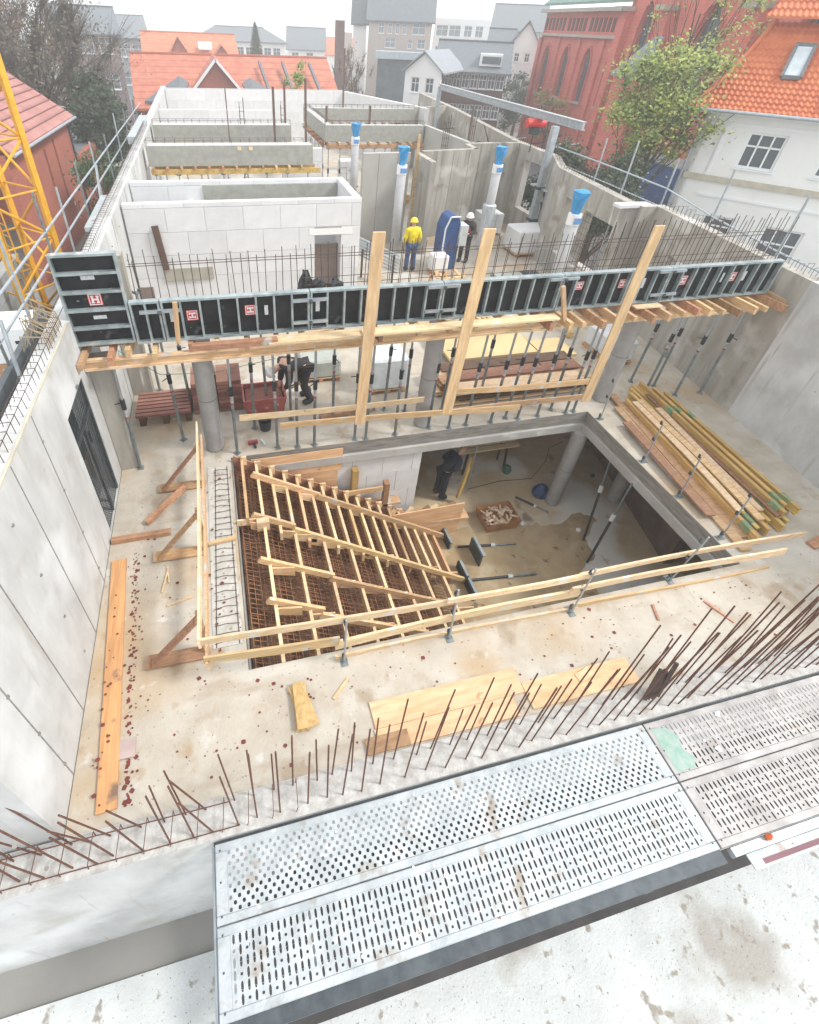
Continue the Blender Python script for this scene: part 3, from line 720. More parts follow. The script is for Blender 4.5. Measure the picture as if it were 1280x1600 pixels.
# round and capped columns ------------------------------------------
def rcol(x, y, label, h=2.52, z0=0, r=.18):
    t = thing('round_column', label, 'column', (x, y, z0), 0, None)
    MB().lathe((x, y, z0), [(r, 0), (r, h)], 28).build('shaft', mat('column_grey', (.36, .35, .345), (.29, .285, .28), .75, scale=3, bump=.1), t, smooth=False)
    s = MB()
    for z in (.0, 1.26): s.lathe((x, y, z0+z+.005), [(r+.004, 0), (r+.004, .02)], 28)
    s.build('joint_ring', CDARK, t)
    for p in t.children[0].data.polygons:
        if abs(p.normal.z) < .5: p.use_smooth = True
    return t
rcol(-.56, 8.05, 'leftmost round concrete column under the formwork beam')
rcol(3.95, 7.98, 'middle round concrete column under the formwork beam')
rcol(8.62, 8.05, 'rightmost round concrete column under the formwork beam')
rcol(7.95, 7.55, 'round concrete column at the corner of the lower storey', 2.48, -3.0)
rcol(9.7, 7.3, 'round concrete column in the shade under the right slab', 2.68, -3.0)
def capcol(x, y, h, label, wrap=False, capz=.72, r=.17):
    t = thing('capped_column', label, 'column', (x, y, 0))
    MB().lathe((x, y, 0), [(r, 0), (r, h)], 20).build('shaft', mat('column_pale', (.46, .46, .47), (.38, .38, .39), .7, scale=3), t, smooth=True)
    MB().lathe((x, y, h-.16), [(r+.012, 0), (r+.012, .3)], 20).build('white_wrap', WPL, t)
    MB().box((x-.12, y-r-.022, h-.10), (x+.12, y-r-.012, h+.06)).build('blue_print', mat('blue_print', (.15, .32, .62), None, .5), t)
    prof = [(r*.72, h+.13), (r*.85, h+.3), (r*1.15, h+capz*.8), (r*1.28, h+capz), (r*.8, h+capz+.02)]
    b = MB().lathe((x, y, 0), prof, 9)
    b.v = [(v[0]+rnd(-.03, .03), v[1]+rnd(-.03, .03), v[2]+rnd(-.03, .03)) for v in b.v]
    b.build('blue_bag', BLUEB, t)
    if wrap:
        MB().lathe((x, y, 0), [(r+.08, .0), (r+.06, 1.2), (r+.09, 1.7), (r+.02, 1.75)], 12).build('plastic_wrap', mat('ribbed_sheet', (.62, .65, .68), (.40, .44, .48), .35, scale=5, stretch=(6, 6, .5), bump=.8, bscale=5), t)
    return t
capcol(6.62, 18.3, 3.0, 'pale column with a blue bag on top behind the yellow worker')
capcol(10.31, 18.2, 3.0, 'column with a blue bag on top and a silvery plastic wrap round its shaft', wrap=True)
capcol(9.7, 12.4, 2.95, 'nearest pale column with a blue bag on top, right of the others')
capcol(6.3, 23.75, 3.0, 'farthest blue bagged column beside the U-shaped beam', capz=.65)

# ================================================================== FORMWORK BEAM
YF = 7.62
def hlogo(parent, c, s, rot, pink=False):
    """red square sticker with a white letter H mark"""
    R_ = REDST
    def B(name, u0, v0, u1, v1, d, m, par):
        pts = []
        for u, v in ((u0, v0), (u1, v0), (u1, v1), (u0, v1)):
            if rot: u, v = v, -u
            pts.append((c[0]+u*s, c[1]-d, c[2]+v*s))
        return MB().slab(pts, (0, .0012, 0)), name, m
    a, nme, m = B('sticker', -.5, -.5, .5, .5, .001, REDST, parent); st_ = a.build('logo_sticker', REDST, parent)
    w = MB()
    for q in ((-.44, -.44, -.38, .44), (.38, -.44, .44, .44), (-.38, -.44, .38, -.38), (-.38, .38, .38, .44),          # thin border
              (-.30, -.30, -.07, -.20), (.07, -.30, .30, -.20), (-.30, .20, -.07, .30), (.07, .20, .30, .30),           # feet of the H
              (-.26, -.20, -.12, .20), (.12, -.20, .26, .20), (-.12, -.07, .12, .07)):
        a, _, _ = B('w', *q, .0025, WHITE, parent); n0 = len(w.v); w.v += a.v; w.f += [tuple(i+n0 for i in f) for f in a.f]
    w.build('logo_mark', WHITE, st_)
def wlabel(parent, c, w, h):
    MB().box((c[0]-w/2, c[1]-.002, c[2]-h/2), (c[0]+w/2, c[1]-.0005, c[2]+h/2)).build('label', WSTICK, parent)
def fpanel(x0, x1, z0, z1, ribs, label, horiz=False, logos=(), labels=(), slope=0.0):
    t = thing('formwork_panel', label, 'formwork panel', (x0, YF, z0), 0, 'steel framed formwork panels of the beam')
    MB().box((x0+.03, YF+.03, z0+.03), (x1-.03, YF+.05, z1-.03)).build('black_face', BLACKP, t)
    f = MB(); d = .11; w = .035
    f.box((x0+.004, YF-d+.05, z0), (x0+w, YF+.055, z1)); f.box((x1-w, YF-d+.05, z0), (x1-.004, YF+.055, z1))
    f.box((x0+w, YF-d+.05, z0), (x1-w, YF+.055, z0+w)); f.box((x0+w, YF-d+.05, z1-w), (x1-w, YF+.055, z1))
    f.build('frame', FRAME, t)
    for r in ribs:
        if horiz: b = MB().box((x0+w, YF-.055, r-.02), (x1-w, YF+.03, r+.02))
        else: b = MB().box((r-.016, YF-.055, z0+w), (r+.016, YF+.03, z1-w))
        b.build('rib', FRAME, t)
    for (c, s, rt) in logos: hlogo(t, (c[0], YF+.03, c[1]), s, rt)
    for (c, w_, h_) in labels: wlabel(t, (c[0], YF+.029, c[1]), w_, h_)
    return t
Z0, Z1 = 2.80, 3.52
fpanel(-2.38, -1.48, 2.84, 4.30, [3.13, 3.43, 3.72, 4.01], 'tall black formwork panel with horizontal steel ribs at the left end of the beam', True,
       logos=[((-1.93, 3.575), .2, False)], labels=[((-1.95, 3.92), .19, .06), ((-1.93, 3.28), .19, .06)])
def ribs(x0, x1, n): return [x0+(x1-x0)*k/n for k in range(1, n)]
fpanel(-1.47, -1.02, Z0, Z1, [-1.24], 'narrow black filler formwork panel beside the tall panel')
fpanel(-1.01, 1.35, Z0, Z1, ribs(-1.01, 1.35, 8), 'first long formwork panel from the left, with two red stickers on its black face', logos=[((-.86+.3, 3.2), .18, True), ((.37, 3.22), .18, True)], labels=[((-.87, 3.2), .07, .18), ((.63, 3.2), .06, .17)])
fpanel(1.36, 3.72, Z0, Z1, ribs(1.36, 3.72, 8), 'second long formwork panel from the left, behind the left upright board', labels=[((1.50, 3.2), .07, .18)])
fpanel(3.73, 6.10, Z0, Z1, ribs(3.73, 6.10, 8), 'third long formwork panel, crossed by the middle upright board', logos=[])
fpanel(6.11, 8.47, Z0, Z1, ribs(6.11, 8.47, 8), 'fourth long formwork panel with a pinkish faded sticker', logos=[((6.56, 3.24), .17, True), ((7.53, 3.22), .18, True)], labels=[((8.0, 3.2), .07, .2)])
fpanel(8.48, 11.20, Z0, Z1, ribs(8.48, 11.2, 9), 'rightmost long formwork panel with two red stickers, ending at the right wall', logos=[((8.93, 3.2), .2, True), ((10.14, 3.2), .2, True)], labels=[((10.45, 3.2), .07, .2), ((9.9, 3.2), .05, .2)])
for i, (xx, zz) in enumerate(((-1.03, 3.36), (1.355, 3.38), (1.355, 2.98), (3.725, 3.46), (3.725, 3.0), (6.105, 3.45), (8.475, 3.46), (8.475, 2.98))):
    c = thing('panel_clamp', 'steel clamp bar bridging two formwork panels', 'clamp', (xx, YF-.1, zz), 0, 'clamps joining the formwork panels')
    c['label'] = f'{["clamp beside the tall left panel","upper clamp of the first long joint","lower clamp of the first long joint","upper clamp of the middle joint","lower clamp of the middle joint","clamp near the short wooden strut","upper clamp of the right joint","lower clamp of the right joint"][i]}'
    MB().box((xx-.30, YF-.105, zz-.025), (xx+.30, YF-.062, zz+.025)).build('bar', GALV, c)
    MB().lathe((xx, YF-.14, zz-.03), [(.02, 0), (.035, .03), (.02, .06)], 8).build('wedge', STEELD, c)
# inner beam concrete form / rear panel
rp = thing('formwork_back', 'timber rear face of the beam formwork, seen past the bars', 'formwork', (4.5, 8.0, 2.8))
MB().box((-2.3, 8.02, 2.80), (11.15, 8.05, 3.30)).build('rear_board', PLY, rp)
MB().box((-2.3, 7.68, 2.78), (11.4, 8.02, 2.80)).build('soffit_board', PLY, rp)
MB().box((-2.3, 7.68, 2.80), (11.4, 8.015, 2.98)).build('first_concrete', CONC, rp)
# beam reinforcement
br_ = thing('beam_reinforcement', 'rows of dark vertical bars rising out of the beam formwork', 'reinforcement', (4.5, 7.85, 2.9))
xx = -1.4; i = 0
while xx < 11.2:
    top = 4.15 + (.2 if xx > 7 else 0) + rnd(-.06, .06); l = rnd(-.05, .03)
    yb = 7.75 if i % 2 else 7.93
    MB().path([(xx, yb, 2.95), (xx+l*.5, yb, (2.95+top)/2), (xx+l, yb+rnd(-.03, .03), top)], .0065, 5).build('vertical_bar', DREB, br_)
    xx += rnd(.11, .15) if xx < 2 else rnd(.085, .12); i += 1
for yy, z in ((7.75, 3.55), (7.93, 3.6), (7.74, 4.02), (7.94, 3.98)):
    MB().tube((-1.4 if z > 3.7 else 1.3, yy, z), (11.2, yy, z+rnd(-.02, .05)), .006, 5).build('long_bar', DREB, br_)

# bearers
cb_ = 0
crossl = 'cross timber under the formwork beam'
xs = [-2.28, -1.85, -1.62, -1.2, -.62, -.28, .25, .8, 1.25, 1.9, 2.5, 3.3, 3.9, 4.45, 5.0, 5.55]
while xs[-1] < 11.2: xs.append(xs[-1] + rnd(.28, .40))
for i, xx in enumerate(xs):
    l0 = rnd(.12, .38) if xx < 5.6 else rnd(.38, .62)
    a, b = Vector((xx+rnd(-.05, .05), YF-l0, 2.70)), Vector((xx+rnd(-.05, .05), 8.4, 2.70))
    if i == 0: a = Vector((-2.3, 7.15, 2.70))
    o = MB().beam(a, b, .075, .15 if i % 3 else .10).build('cross_timber', (WOOD, WOODR, WOODY)[i % 3], None, label=crossl, cat='timber', group='cross timbers under the formwork beam')
    o['label'] = f'{ORD[i]} cross timber from the left sticking out under the formwork'
    o['group'] = 'cross timbers under the formwork'
def girder_long(x0, x1, y, z, label, m=YEL):
    t = thing('timber_girder', label, 'timber girder', (x0, y, z))
    MB().box((x0, y-.015, z+.04), (x1, y+.015, z+.16)).build('web', m, t)
    for a in (0, .16): MB().box((x0, y-.04, z+a), (x1, y+.04, z+a+.04)).build('flange', WOODL if m is not YEL else m, t)
    return t
girder_long(-2.34, 1.4, 7.52, 2.42, 'left yellowish timber girder carrying the cross timbers', WOOD)
girder_long(1.0, 6.2, 7.53, 2.42, 'middle yellowish timber girder carrying the cross timbers', WOOD)
girder_long(5.8, 11.3, 7.55, 2.42, 'right yellowish timber girder carrying the cross timbers', WOOD)
girder_long(-2.3, 11.2, 8.3, 2.42, 'rear yellowish timber girder carrying the cross timbers', WOOD)
MB().box((.6, 7.18, 2.785), (3.3, 7.44, 2.83)).build('walkway_plank', WOODL, None, label='left pale plank lying on the cross timbers in front of the formwork', cat='plank')
MB().box((2.2, 7.13, 2.832), (5.95, 7.34, 2.87)).build('walkway_plank', WOODL, None, label='long pale plank on the cross timbers, between the left and middle boards', cat='plank')
MB().box((-.62, 7.20, 2.785), (.75, 7.32, 2.88)).build('walkway_plank', WOODR, None, label='short brown timber on the cross timbers near the small upright strut', cat='plank')
MB().box((7.8, 7.36, 2.79), (8.4, 7.5, 2.82)).build('walkway_plank', WOODL, None, label='short pale plank under the right formwork panels', cat='plank')
# upright boards
def upright(top, bot, Y, w, label, t=.035):
    a, b = AY(*top, Y), AY(*bot, Y)
    o = MB().beam(b, a, w, t, up=(0, 1, 0)).build('upright_board', WOODZ, None, bevel=.004, label=label, cat='board')
upright((593, 362), (562, 662), 7.08, .20, 'leftmost of three tall boards standing up in front of the formwork')
upright((766, 357), (698, 646), 7.06, .21, 'middle of three tall boards standing up in front of the formwork')
upright((1032, 352), (914, 627), 7.04, .205, 'rightmost of three tall boards standing up in front of the formwork')
upright((273, 472), (279, 536), 7.42, .075, 'short pale strut against the left part of the formwork')
upright((880, 447), (882, 502), 7.25, .075, 'short pale strut against the right part of the formwork', .06)

# ================================================================== GUARD RAILS
def plank(name, a, b, w, t, label, m=WOODL, cat='plank', up=(0, 0, 1), group=None):
    a, b = Vector(a), Vector(b); L_ = (b-a).length; ns = max(2, int(L_/.6)); mb_ = MB(); ph = rnd(0, 6); am = min(.022, .006*L_)
    d_ = (b-a).normalized(); sd_ = d_.cross(Vector(up)).normalized(); u_ = sd_.cross(d_).normalized()
    for k_ in range(ns+1):
        f_ = k_/ns; c_2 = a.lerp(b, f_)+sd_*am*math.sin(ph+f_*3.5)+u_*am*.8*math.sin(ph*1.7+f_*4.2); tw = .10*math.sin(ph+f_*3)
        s2, u2 = (sd_*math.cos(tw)+u_*math.sin(tw))*t/2, (u_*math.cos(tw)-sd_*math.sin(tw))*w/2*(1+.03*math.sin(7*f_+ph))
        i_ = len(mb_.v); mb_.v += [tuple(c_2-s2-u2), tuple(c_2+s2-u2), tuple(c_2+s2+u2), tuple(c_2-s2+u2)]
        if k_: 
            j_ = i_-4; mb_.f += [(j_+q, j_+(q+1) % 4, i_+(q+1) % 4, i_+q) for q in range(4)]
    mb_.f += [(0, 3, 2, 1), (i_, i_+1, i_+2, i_+3)]
    o = mb_.build(name, m, None, label=label, cat=cat)
    if group: o['group'] = group
    return o
# rear rail of the opening
plank('guard_plank', AY(374, 653, 7.55), AY(663, 625, 7.55), .12, .03, 'upper left guard plank behind the opening, in front of the red tub')
plank('guard_plank', AY(438, 667, 7.52), AY(812, 634, 7.52), .14, .03, 'lower reddish guard plank behind the opening', WOOD)
plank('guard_plank', AY(713, 612, 7.55), AY(921, 596, 7.55), .13, .03, 'upper right guard plank behind the opening', WOOD)
plank('guard_plank', AY(700, 645, 7.53), AY(915, 618, 7.53), .14, .03, 'lower right guard plank behind the opening', WOOD)
# front rail
def railpost(x, y, label, h=1.2, rz=0):
    t = thing('guard_post', label, 'guard rail post', (x, y, 0), rz, 'steel posts holding the guard planks round the opening')
    t.rotation_euler = (R(rnd(-3, 3)), R(rnd(-3, 3)), rz)
    def add(mb, n, m): 
        o = bpy.data.objects.new(n, mb.mesh(n, m)); col.objects.link(o); o.parent = t
    add(MB().tube((0, 0, 0), (0, 0, h), .014, 6), 'post_tube', GALV)
    add(MB().box((-.05, -.06, -.0), (.05, .10, .012)).box((-.02, .04, .0), (.02, .06, .09)), 'clamp_foot', PROPM)
    for z in (.15, .66, 1.08):
        add(MB().box((-.02, .015, z-.06), (.02, .055, z-.045)).box((-.02, .05, z-.06), (.02, .062, z+.02)), 'bracket', STEELD)
for px_, lb in (((538, 1035), 'guard post where the short and long front planks meet'), ((702, 998), 'guard post in front of the stair formwork'), ((892, 958), 'guard post in front of the lower room'), ((1046, 908), 'guard post near the right end of the front planks')):
    p = P(*px_); railpost(p.x, p.y, lb)
for y, lb in ((7.35, 'far steel guard post beside the long planks'), (5.9, 'middle steel guard post beside the long planks'), (4.9, 'third steel guard post beside the long planks'), (3.9, 'near steel guard post beside the long planks')):
    railpost(8.12, y, lb, 1.0, R(90))
Yg = 3.24
plank('guard_plank', AY(312, 1003, Yg), AY(722, 937, Yg), .11, .03, 'top guard plank of the front rail, left part', WOODL)
plank('guard_plank', AY(700, 941, Yg-.035), AY(925, 897, Yg-.035), .11, .03, 'top guard plank of the front rail, middle part', WOODL)
plank('guard_plank', AY(905, 900, Yg-.005), AY(1257, 833, Yg+.25), .12, .03, 'top guard plank of the front rail, right part over the plank stack', WOODL)
plank('guard_plank', AY(318, 1033, Yg), AY(530, 1000, Yg), .17, .03, 'lower left guard plank of the front rail', WOOD)
plank('guard_plank', AY(524, 1007, Yg), AY(905, 925, Yg), .19, .035, 'broad middle guard plank of the front rail', WOODL)
plank('guard_plank', AY(893, 924, Yg-.04), AY(1226, 859, Yg-.04), .15, .03, 'right middle guard plank of the front rail', WOODL)
plank('guard_plank', AY(524, 1030, Yg), AY(900, 950, Yg), .15, .03, 'toe plank of the front rail, centre', WOODL)
plank('guard_plank', AY(895, 950, Yg-.02), AY(1198, 887, Yg-.02), .14, .03, 'toe plank of the front rail, right end', WOOD)
# left rail of the opening along Y
plank('guard_plank', (-.78, 3.22, 1.12), (-.78, 7.6, 1.02), .12, .03, 'top guard plank along the left side of the opening', WOODL)
plank('guard_plank', (-.75, 3.22, .6), (-.75, 7.7, .62), .14, .03, 'lower guard plank along the left side of the opening', WOOD)
# triangular wooden supports
def tri(y, label, dark=WOODR):
    t = thing('rail_support', label, 'timber bracket', (-.8, y, 0))
    MB().beam((-.80, y, 0), (-.80, y, 1.05), .07, .05).build('upright', WOOD, t)
    MB().beam((-1.62, y, .06), (-.78, y, .03), .03 + .16, .03).build('foot_board', dark, t)
    MB().beam((-1.52, y-.05, .08), (-.83, y-.05, .95), .035, .11, up=(0, 1, 0)).build('brace', dark, t)
tri(3.72, 'nearest triangular timber bracket beside the opening')
tri(5.46, 'middle triangular timber bracket beside the opening')
tri(7.0, 'farthest triangular timber bracket beside the opening')
plank('loose_timber', P(230, 820)+Vector((0, 0, .05)), P(293, 775)+Vector((0, 0, .25)), .10, .08, 'short brown timber lying between two triangular brackets', WOODR)
plank('loose_timber', P(176, 848)+Vector((0, 0, .05)), P(268, 834)+Vector((0, 0, .05)), .09, .09, 'grey-brown timber on the floor touching the left wall', WOODR)
a, b = P(185, 877), P(158, 1272)
MB().beam(a+Vector((.02, 0, .02)), b+Vector((.06, 0, .02)), .22, .035).build('floor_plank', mat('orange_plank', (.62, .33, .14), (.42, .21, .09), .6, scale=2.2, stretch=(7, .6, 7), spots=[((.2, .12, .08), 2.5, .62, .08)]), None, label='long orange plank on the floor beside the left wall', cat='plank')
p = P(255, 905); MB().beam((p.x, p.y-.25, .02), (p.x+.08, p.y+.18, .02), .025, .025).beam((p.x+.1, p.y-.1, .02), (p.x+.06, p.y+.2, .02), .02, .02).build('lath', WOODL, None, label='thin pale broken lath on the floor', cat='lath')
p = P(196, 1172); MB().box((p.x-.12, p.y-.1, .002), (p.x+.12, p.y+.1, .03)).build('pink_board', mat('pinkish', (.46, .35, .33), None, .8), None, label='small pinkish square board on the floor beside the orange plank', cat='board')

# pile of OSB boards at bottom centre
p = P(474, 1105)
for k in range(4):
    an = rnd(-.35, .35)+math.pi/2; v = Vector((math.cos(an), math.sin(an), 0))*.28; c = Vector((p.x+rnd(-.03, .03), p.y, .02+k*.022))
    MB().beam(c-v, c+v, .17, .02).build('board_offcut', mat('osb', (.55, .38, .17), (.40, .25, .10), .8, scale=16), None, label=['lowest','second','third','topmost'][k]+' yellowish board offcut in the small pile near the opening', cat='board', group='small pile of board offcuts')
# plywood sheets under the starter bars
for (x0, x1, y0, y1, lb) in ((1.22, 3.3, 2.28, 2.60, 'large orange plywood sheet lying behind the starter bars'), (1.2, 3.1, 2.03, 2.275, 'narrow orange plywood sheet next to the wall head'), (3.31, 4.95, 2.06, 2.40, 'second orange plywood sheet farther right behind the bars'), (1.05, 1.6, 2.02, 2.2, 'short red-brown board end beside the plywood')):
    MB().box((x0, y0, .004 + (.02 if x0 == 1.05 else 0)), (x1, y1, .026+(.02 if x0 == 1.05 else 0))).build('plywood_sheet', PLY if x0 != 1.05 else WOODR, None, label=lb, cat='plywood')
# cardboard clump among bars
p = P(1008, 1083)
for k in range(5):
    MB().beam((p.x-.1+k*.05, p.y-.08, .05), (p.x+.02+k*.05, p.y+.05, .5+rnd(-.1, .15)), .045, .03).build('steel_offcut', DREB, None, label='dark bundled steel offcut leaning among the starter bars', cat='steel offcut', group='bundle of dark offcuts among the bars')
p = P(912, 1060)
MB().beam((p.x-.1, p.y, .03), (p.x+.12, p.y+.05, .06), .12, .02).build('wood_scrap', WOODL, None, label='broken pale wood scrap on the plywood', cat='wood scrap')

for k, (x, y, rz_) in enumerate(((9.0, 2.6, .3), (5.9, 2.9, 1.2), (.9, 2.85, .7), (-1.2, 4.6, .2), (6.9, 2.7, 2.0))):
    a_ = Vector((x, y, .012)); d_ = Vector((math.cos(rz_), math.sin(rz_), 0))*(.10+.03*k)
    MB().beam(a_-d_, a_+d_, .035, .02).build('wood_chip', (WOODL, WOODR, WOOD)[k % 3], None, label=['far right', 'centre right', 'centre left', 'leftmost', 'right of centre'][k]+' small wood chip lying on the near slab', cat='wood chip')
# leaves
lv = MB()
def leaf(x, y, z=.004):
    r = rnd(.010, .022) if random.random() < .85 else rnd(.025, .036); a = rnd(0, 6.28); n = 8
    lv.poly([(x+r*math.cos(a+k*6.283/n)*(1 if k % 2 else .8), y+r*math.sin(a+k*6.283/n)*(.9 if k % 2 else .7), z+rnd(0, .006)) for k in range(n)])
for _ in range(150):
    yy_ = 2.15+3.5*rnd(0, 1)**1.3; leaf(-1.76-(yy_-2.15)*.055+abs(random.gauss(0, .05)), yy_)
for _ in range(60): leaf(rnd(-2.28, -.4), rnd(2.1, 6.0))
for _ in range(34): leaf(rnd(-.8, -.3), rnd(3.8, 7.3), .03)
for _ in range(26): leaf(-2.05+rnd(-.08, .08), rnd(2.2, 5.4), .045)
for _ in range(50): leaf(rnd(-.5, 8), rnd(2.05, 3.2))
for _ in range(12): leaf(rnd(-.2, 1.2), rnd(2.1, 3.2))
lv.build('fallen_leaves', LEAFR, None, kind='stuff', label='fallen red-brown leaves scattered on the concrete floor', cat='leaves')

cr_ = MB()
for _ in range(900):
    x_, y_ = rnd(-2.3, 10.8), (rnd(2.05, 3.3) if random.random() < .6 else rnd(7.75, 13.5))
    if random.random() < .25: x_, y_ = rnd(-2.3, -.3), rnd(2.1, 7.6)
    q_ = rnd(.003, .009); cr_.box((x_-q_, y_-q_*.7, 0), (x_+q_, y_+q_*.7, q_))
cr_.build('cement_crumbs', mat('crumbs', (.36, .31, .25), (.2, .15, .11), .9, scale=3), None, kind='stuff', label='cement crumbs and sawdust scattered on the slab', cat='crumbs')
# rebar cage left of the opening
cg = thing('rebar_cage', 'flat ladder of dark bars lying left of the stair opening', 'rebar cage', (-.5, 5.5, .01))
for xx in (-.68, -.36): MB().tube((xx, 3.75, .02), (xx+(.1 if xx < -.5 else .0), 7.4, .02), .006, 5).build('long_bar', DREB, cg)
for k in range(27):
    y = 3.8 + k*.135; w = .10*(y-3.75)/3.6
    MB().path([(-.70+w, y, .03), (-.52, y+rnd(-.02, .02), .045), (-.34, y+rnd(-.02, .02), .03)], .005, 4).build('cross_bar', DREB, cg)
MB().box((-.73, 3.75, .002), (-.32, 7.45, .012)).build('pale_strip', mat('pale_strip', (.54, .52, .48), (.40, .38, .34), .8, scale=5, spots=[((.3, .25, .2), 9, .6, .08)]), cg)
MB().beam((-.75, 5.55, .05), (-.30, 5.6, .05), .07, .04).build('spacer', WOOD, cg)

# ================================================================== STAIR FORMWORK
sf = thing('stair_formwork', 'wooden stair formwork of riser boards and raking planks over rusty mesh', 'stair formwork', (0, 5.5, -3.0))
def sp(i): return -.06 + .27*i, .04 - .18*i
rmesh = {}
N = 17
for i in range(N):
    x, z = sp(i)
    full = i % 2 == 1
    y0 = OY0+.02 if full else 5.75
    if i == 0: y0 = 5.9
    skew = rnd(-.015, .015)
    MB().beam((x+skew, y0, z), (x, 7.5, z), .052, .21).build('riser_board', WOODL if i % 4 else WOODY, sf)
    # small upright cleats at the far wall and at stringers
    MB().beam((x+.05, 7.42, z-.06), (x+.05, 7.42, z+.16), .09, .045, up=(0, 1, 0)).build('cleat', WOODL, sf)
def rake(Y, i0, i1, dz, w, t, m, off=0):
    w *= 1.2; t *= 1.15
    (x0, z0), (x1, z1) = sp(i0), sp(i1)
    MB().beam((x0, Y, z0+dz), (x1, Y+off, z1+dz), w, t).build('raking_plank', m, sf)
rake(7.0, .6, 5.5, .17, .045, .11, WOOD); rake(6.96, 5.3, 17.2, .17, .045, .11, WOOD)
rake(5.95, .3, 3.0, .16, .045, .10, WOOD); rake(5.86, 2.9, 17.6, .165, .045, .10, WOOD, -.15)
rake(5.02, .4, 5.0, .15, .045, .10, WOOD); rake(4.95, 4.8, 14.5, .15, .045, .10, WOOD)
rake(4.3, .6, 3.8, .14, .045, .10, WOOD); rake(4.2, 3.6, 11, .14, .045, .10, WOOD)
for i in range(0, N-1):
    x, z = sp(i)
    for Y in ((7.0, 5.85) if i % 2 == 0 else (5.85, 4.98, 4.25)):
        if (i*7+int(Y*10)) % 5 == 0: continue
        w = .27 if i % 2 == 0 else .40
        MB().slab([(x+.03, Y-.04, z-.10), (x+w, Y-.04, z-.18-.06), (x+w, Y-.04, z-.02), (x+.03, Y-.04, z+.07)], (0, .03, 0)).build('step_cleat', WOODL if random.random() < .6 else WOOD, sf)
MB().beam((-.26, 5.92, .03), (.12, 5.92, .0), .03, .14).build('step_cleat', WOODL, sf)
MB().box((.08, 5.78, -.12), (.30, 5.9, .10)).build('step_cleat', WOODL, sf)
# soffit + mesh
x0, z0 = sp(-.6); x1, z1 = sp(17)
MB().slab([(x0, OY0+.01, z0-.55), (x1, OY0+.01, z1-.50), (x1, 7.55, z1-.50), (x0, 7.55, z0-.55)], (0, 0, -.04)).build('soffit', BROWN, sf)
s = MB()
for lay, (dz, stp) in enumerate(((-.26, .085), (-.42, .10))):
    yy = OY0+.05
    while yy < 7.5:
        s.tube((x0+.05, yy, z0+dz+rnd(-.015, .015)), (x1, yy+rnd(-.02, .02), z1+dz), .0065, 4); yy += stp
    k = 0; L = x1-x0
    while k < L:
        zz = z0+(z1-z0)*k/L+dz
        s.tube((x0+.05+k, OY0+.03, zz+.012), (x0+.05+k+rnd(-.01, .01), 7.5, zz+.012), .0065, 4); k += .10+lay*.03
s.build('rebar_mesh', RUST2, sf, kind='stuff')
MB().slab([(x0, 7.5, z0-.6), (x1, 7.5, z1-.55), (x1, 7.5, z1+.1), (x0, 7.5, z0+.02)], (0, .03, 0)).build('side_board', WOODR, sf)
MB().box((-.262, OY0, -.72), (-.235, 7.6, -.02)).build('end_board', CDARK, sf)
# dark steel end forms on the bottom step
for y, lb in ((7.1, 'dark steel form at the foot of the stairs, far side'), (5.7, 'dark steel form standing on edge at the foot of the stairs')):
    t = thing('steel_form', lb, 'formwork panel', (4.7, y, -3.0))
    MB().box((4.55, y-.45, -3.0), (4.59, y+.45, -2.75)).build('face', BLACKP, t)
    for q in (-.43, 0, .43): MB().box((4.592, y+q-.02, -3.0), (4.64, y+q+.02, -2.75)).build('rib', FRAME, t)
    MB().box((4.592, y-.41, -2.79), (4.65, y+.41, -2.75)).build('top_rail', FRAME, t)
t = thing('steel_form', 'grey steel form leaning at the right of the stairs', 'formwork panel', (5.3, 6.3, -3.0))
MB().box((5.08, 6.05, -3.0), (5.12, 6.6, -2.6)).build('face', STEELD, t); MB().box((5.122, 6.05, -2.64), (5.19, 6.6, -2.6)).build('top_rail', FRAME, t)

mud = [P(x_, y_, -3.0) for x_, y_ in ((690,832),(722,822),(760,838),(800,822),(838,818),(868,822),(905,800),(934,812),(915,842),(930,868),(905,890),(938,930),(860,975),(700,1000),(640,960))]
mo = []
for k_, q_ in enumerate(mud):
    n_ = mud[(k_+1) % len(mud)]
    for f_ in (0, .25, .5, .75): mo.append(q_.lerp(n_, f_)+Vector((rnd(-.05, .05), rnd(-.05, .05), .004)))
MB().poly(mo).build('damp_mud', mat('damp_mud', (.43, .33, .20), (.31, .22, .125), .25, scale=1.4, spots=[((.46, .37, .25), 2.2, .58, .12), ((.18, .12, .07), 4, .64, .08)]), bpy.data.objects['lower_floor'])
# walls of lower storey ---------------------------------------------
MB().wall((-2.3, 7.8), (3.97, 7.8), .3, -3.0, -.53).build('lower_wall', CONC, None, label='pale concrete wall of the lower storey behind the stairs', cat='wall')
# large blocks facing
lb_ = thing('block_face', 'white block facing of the lower wall beside the dark opening', 'block wall', (3, 7.7, -3))
blockwall(lb_, (1.95, 7.70), (3.96, 7.70), .095, -3.0, -.53, .72, .62)
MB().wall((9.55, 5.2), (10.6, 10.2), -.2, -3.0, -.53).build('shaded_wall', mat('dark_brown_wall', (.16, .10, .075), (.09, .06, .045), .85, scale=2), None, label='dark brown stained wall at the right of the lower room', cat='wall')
MB().box((-.3, 2.01, -3.0), (11.2, 2.3, -.34)).build('lower_front_wall', CONC, None, label='lower storey wall under the near edge of the slab', cat='wall')
MB().box((4, 12.3, -3.0), (12.6, 12.5, -.33)).build('lower_rear_wall', CONC, None, label='rear concrete wall of the shaded lower room', cat='wall')
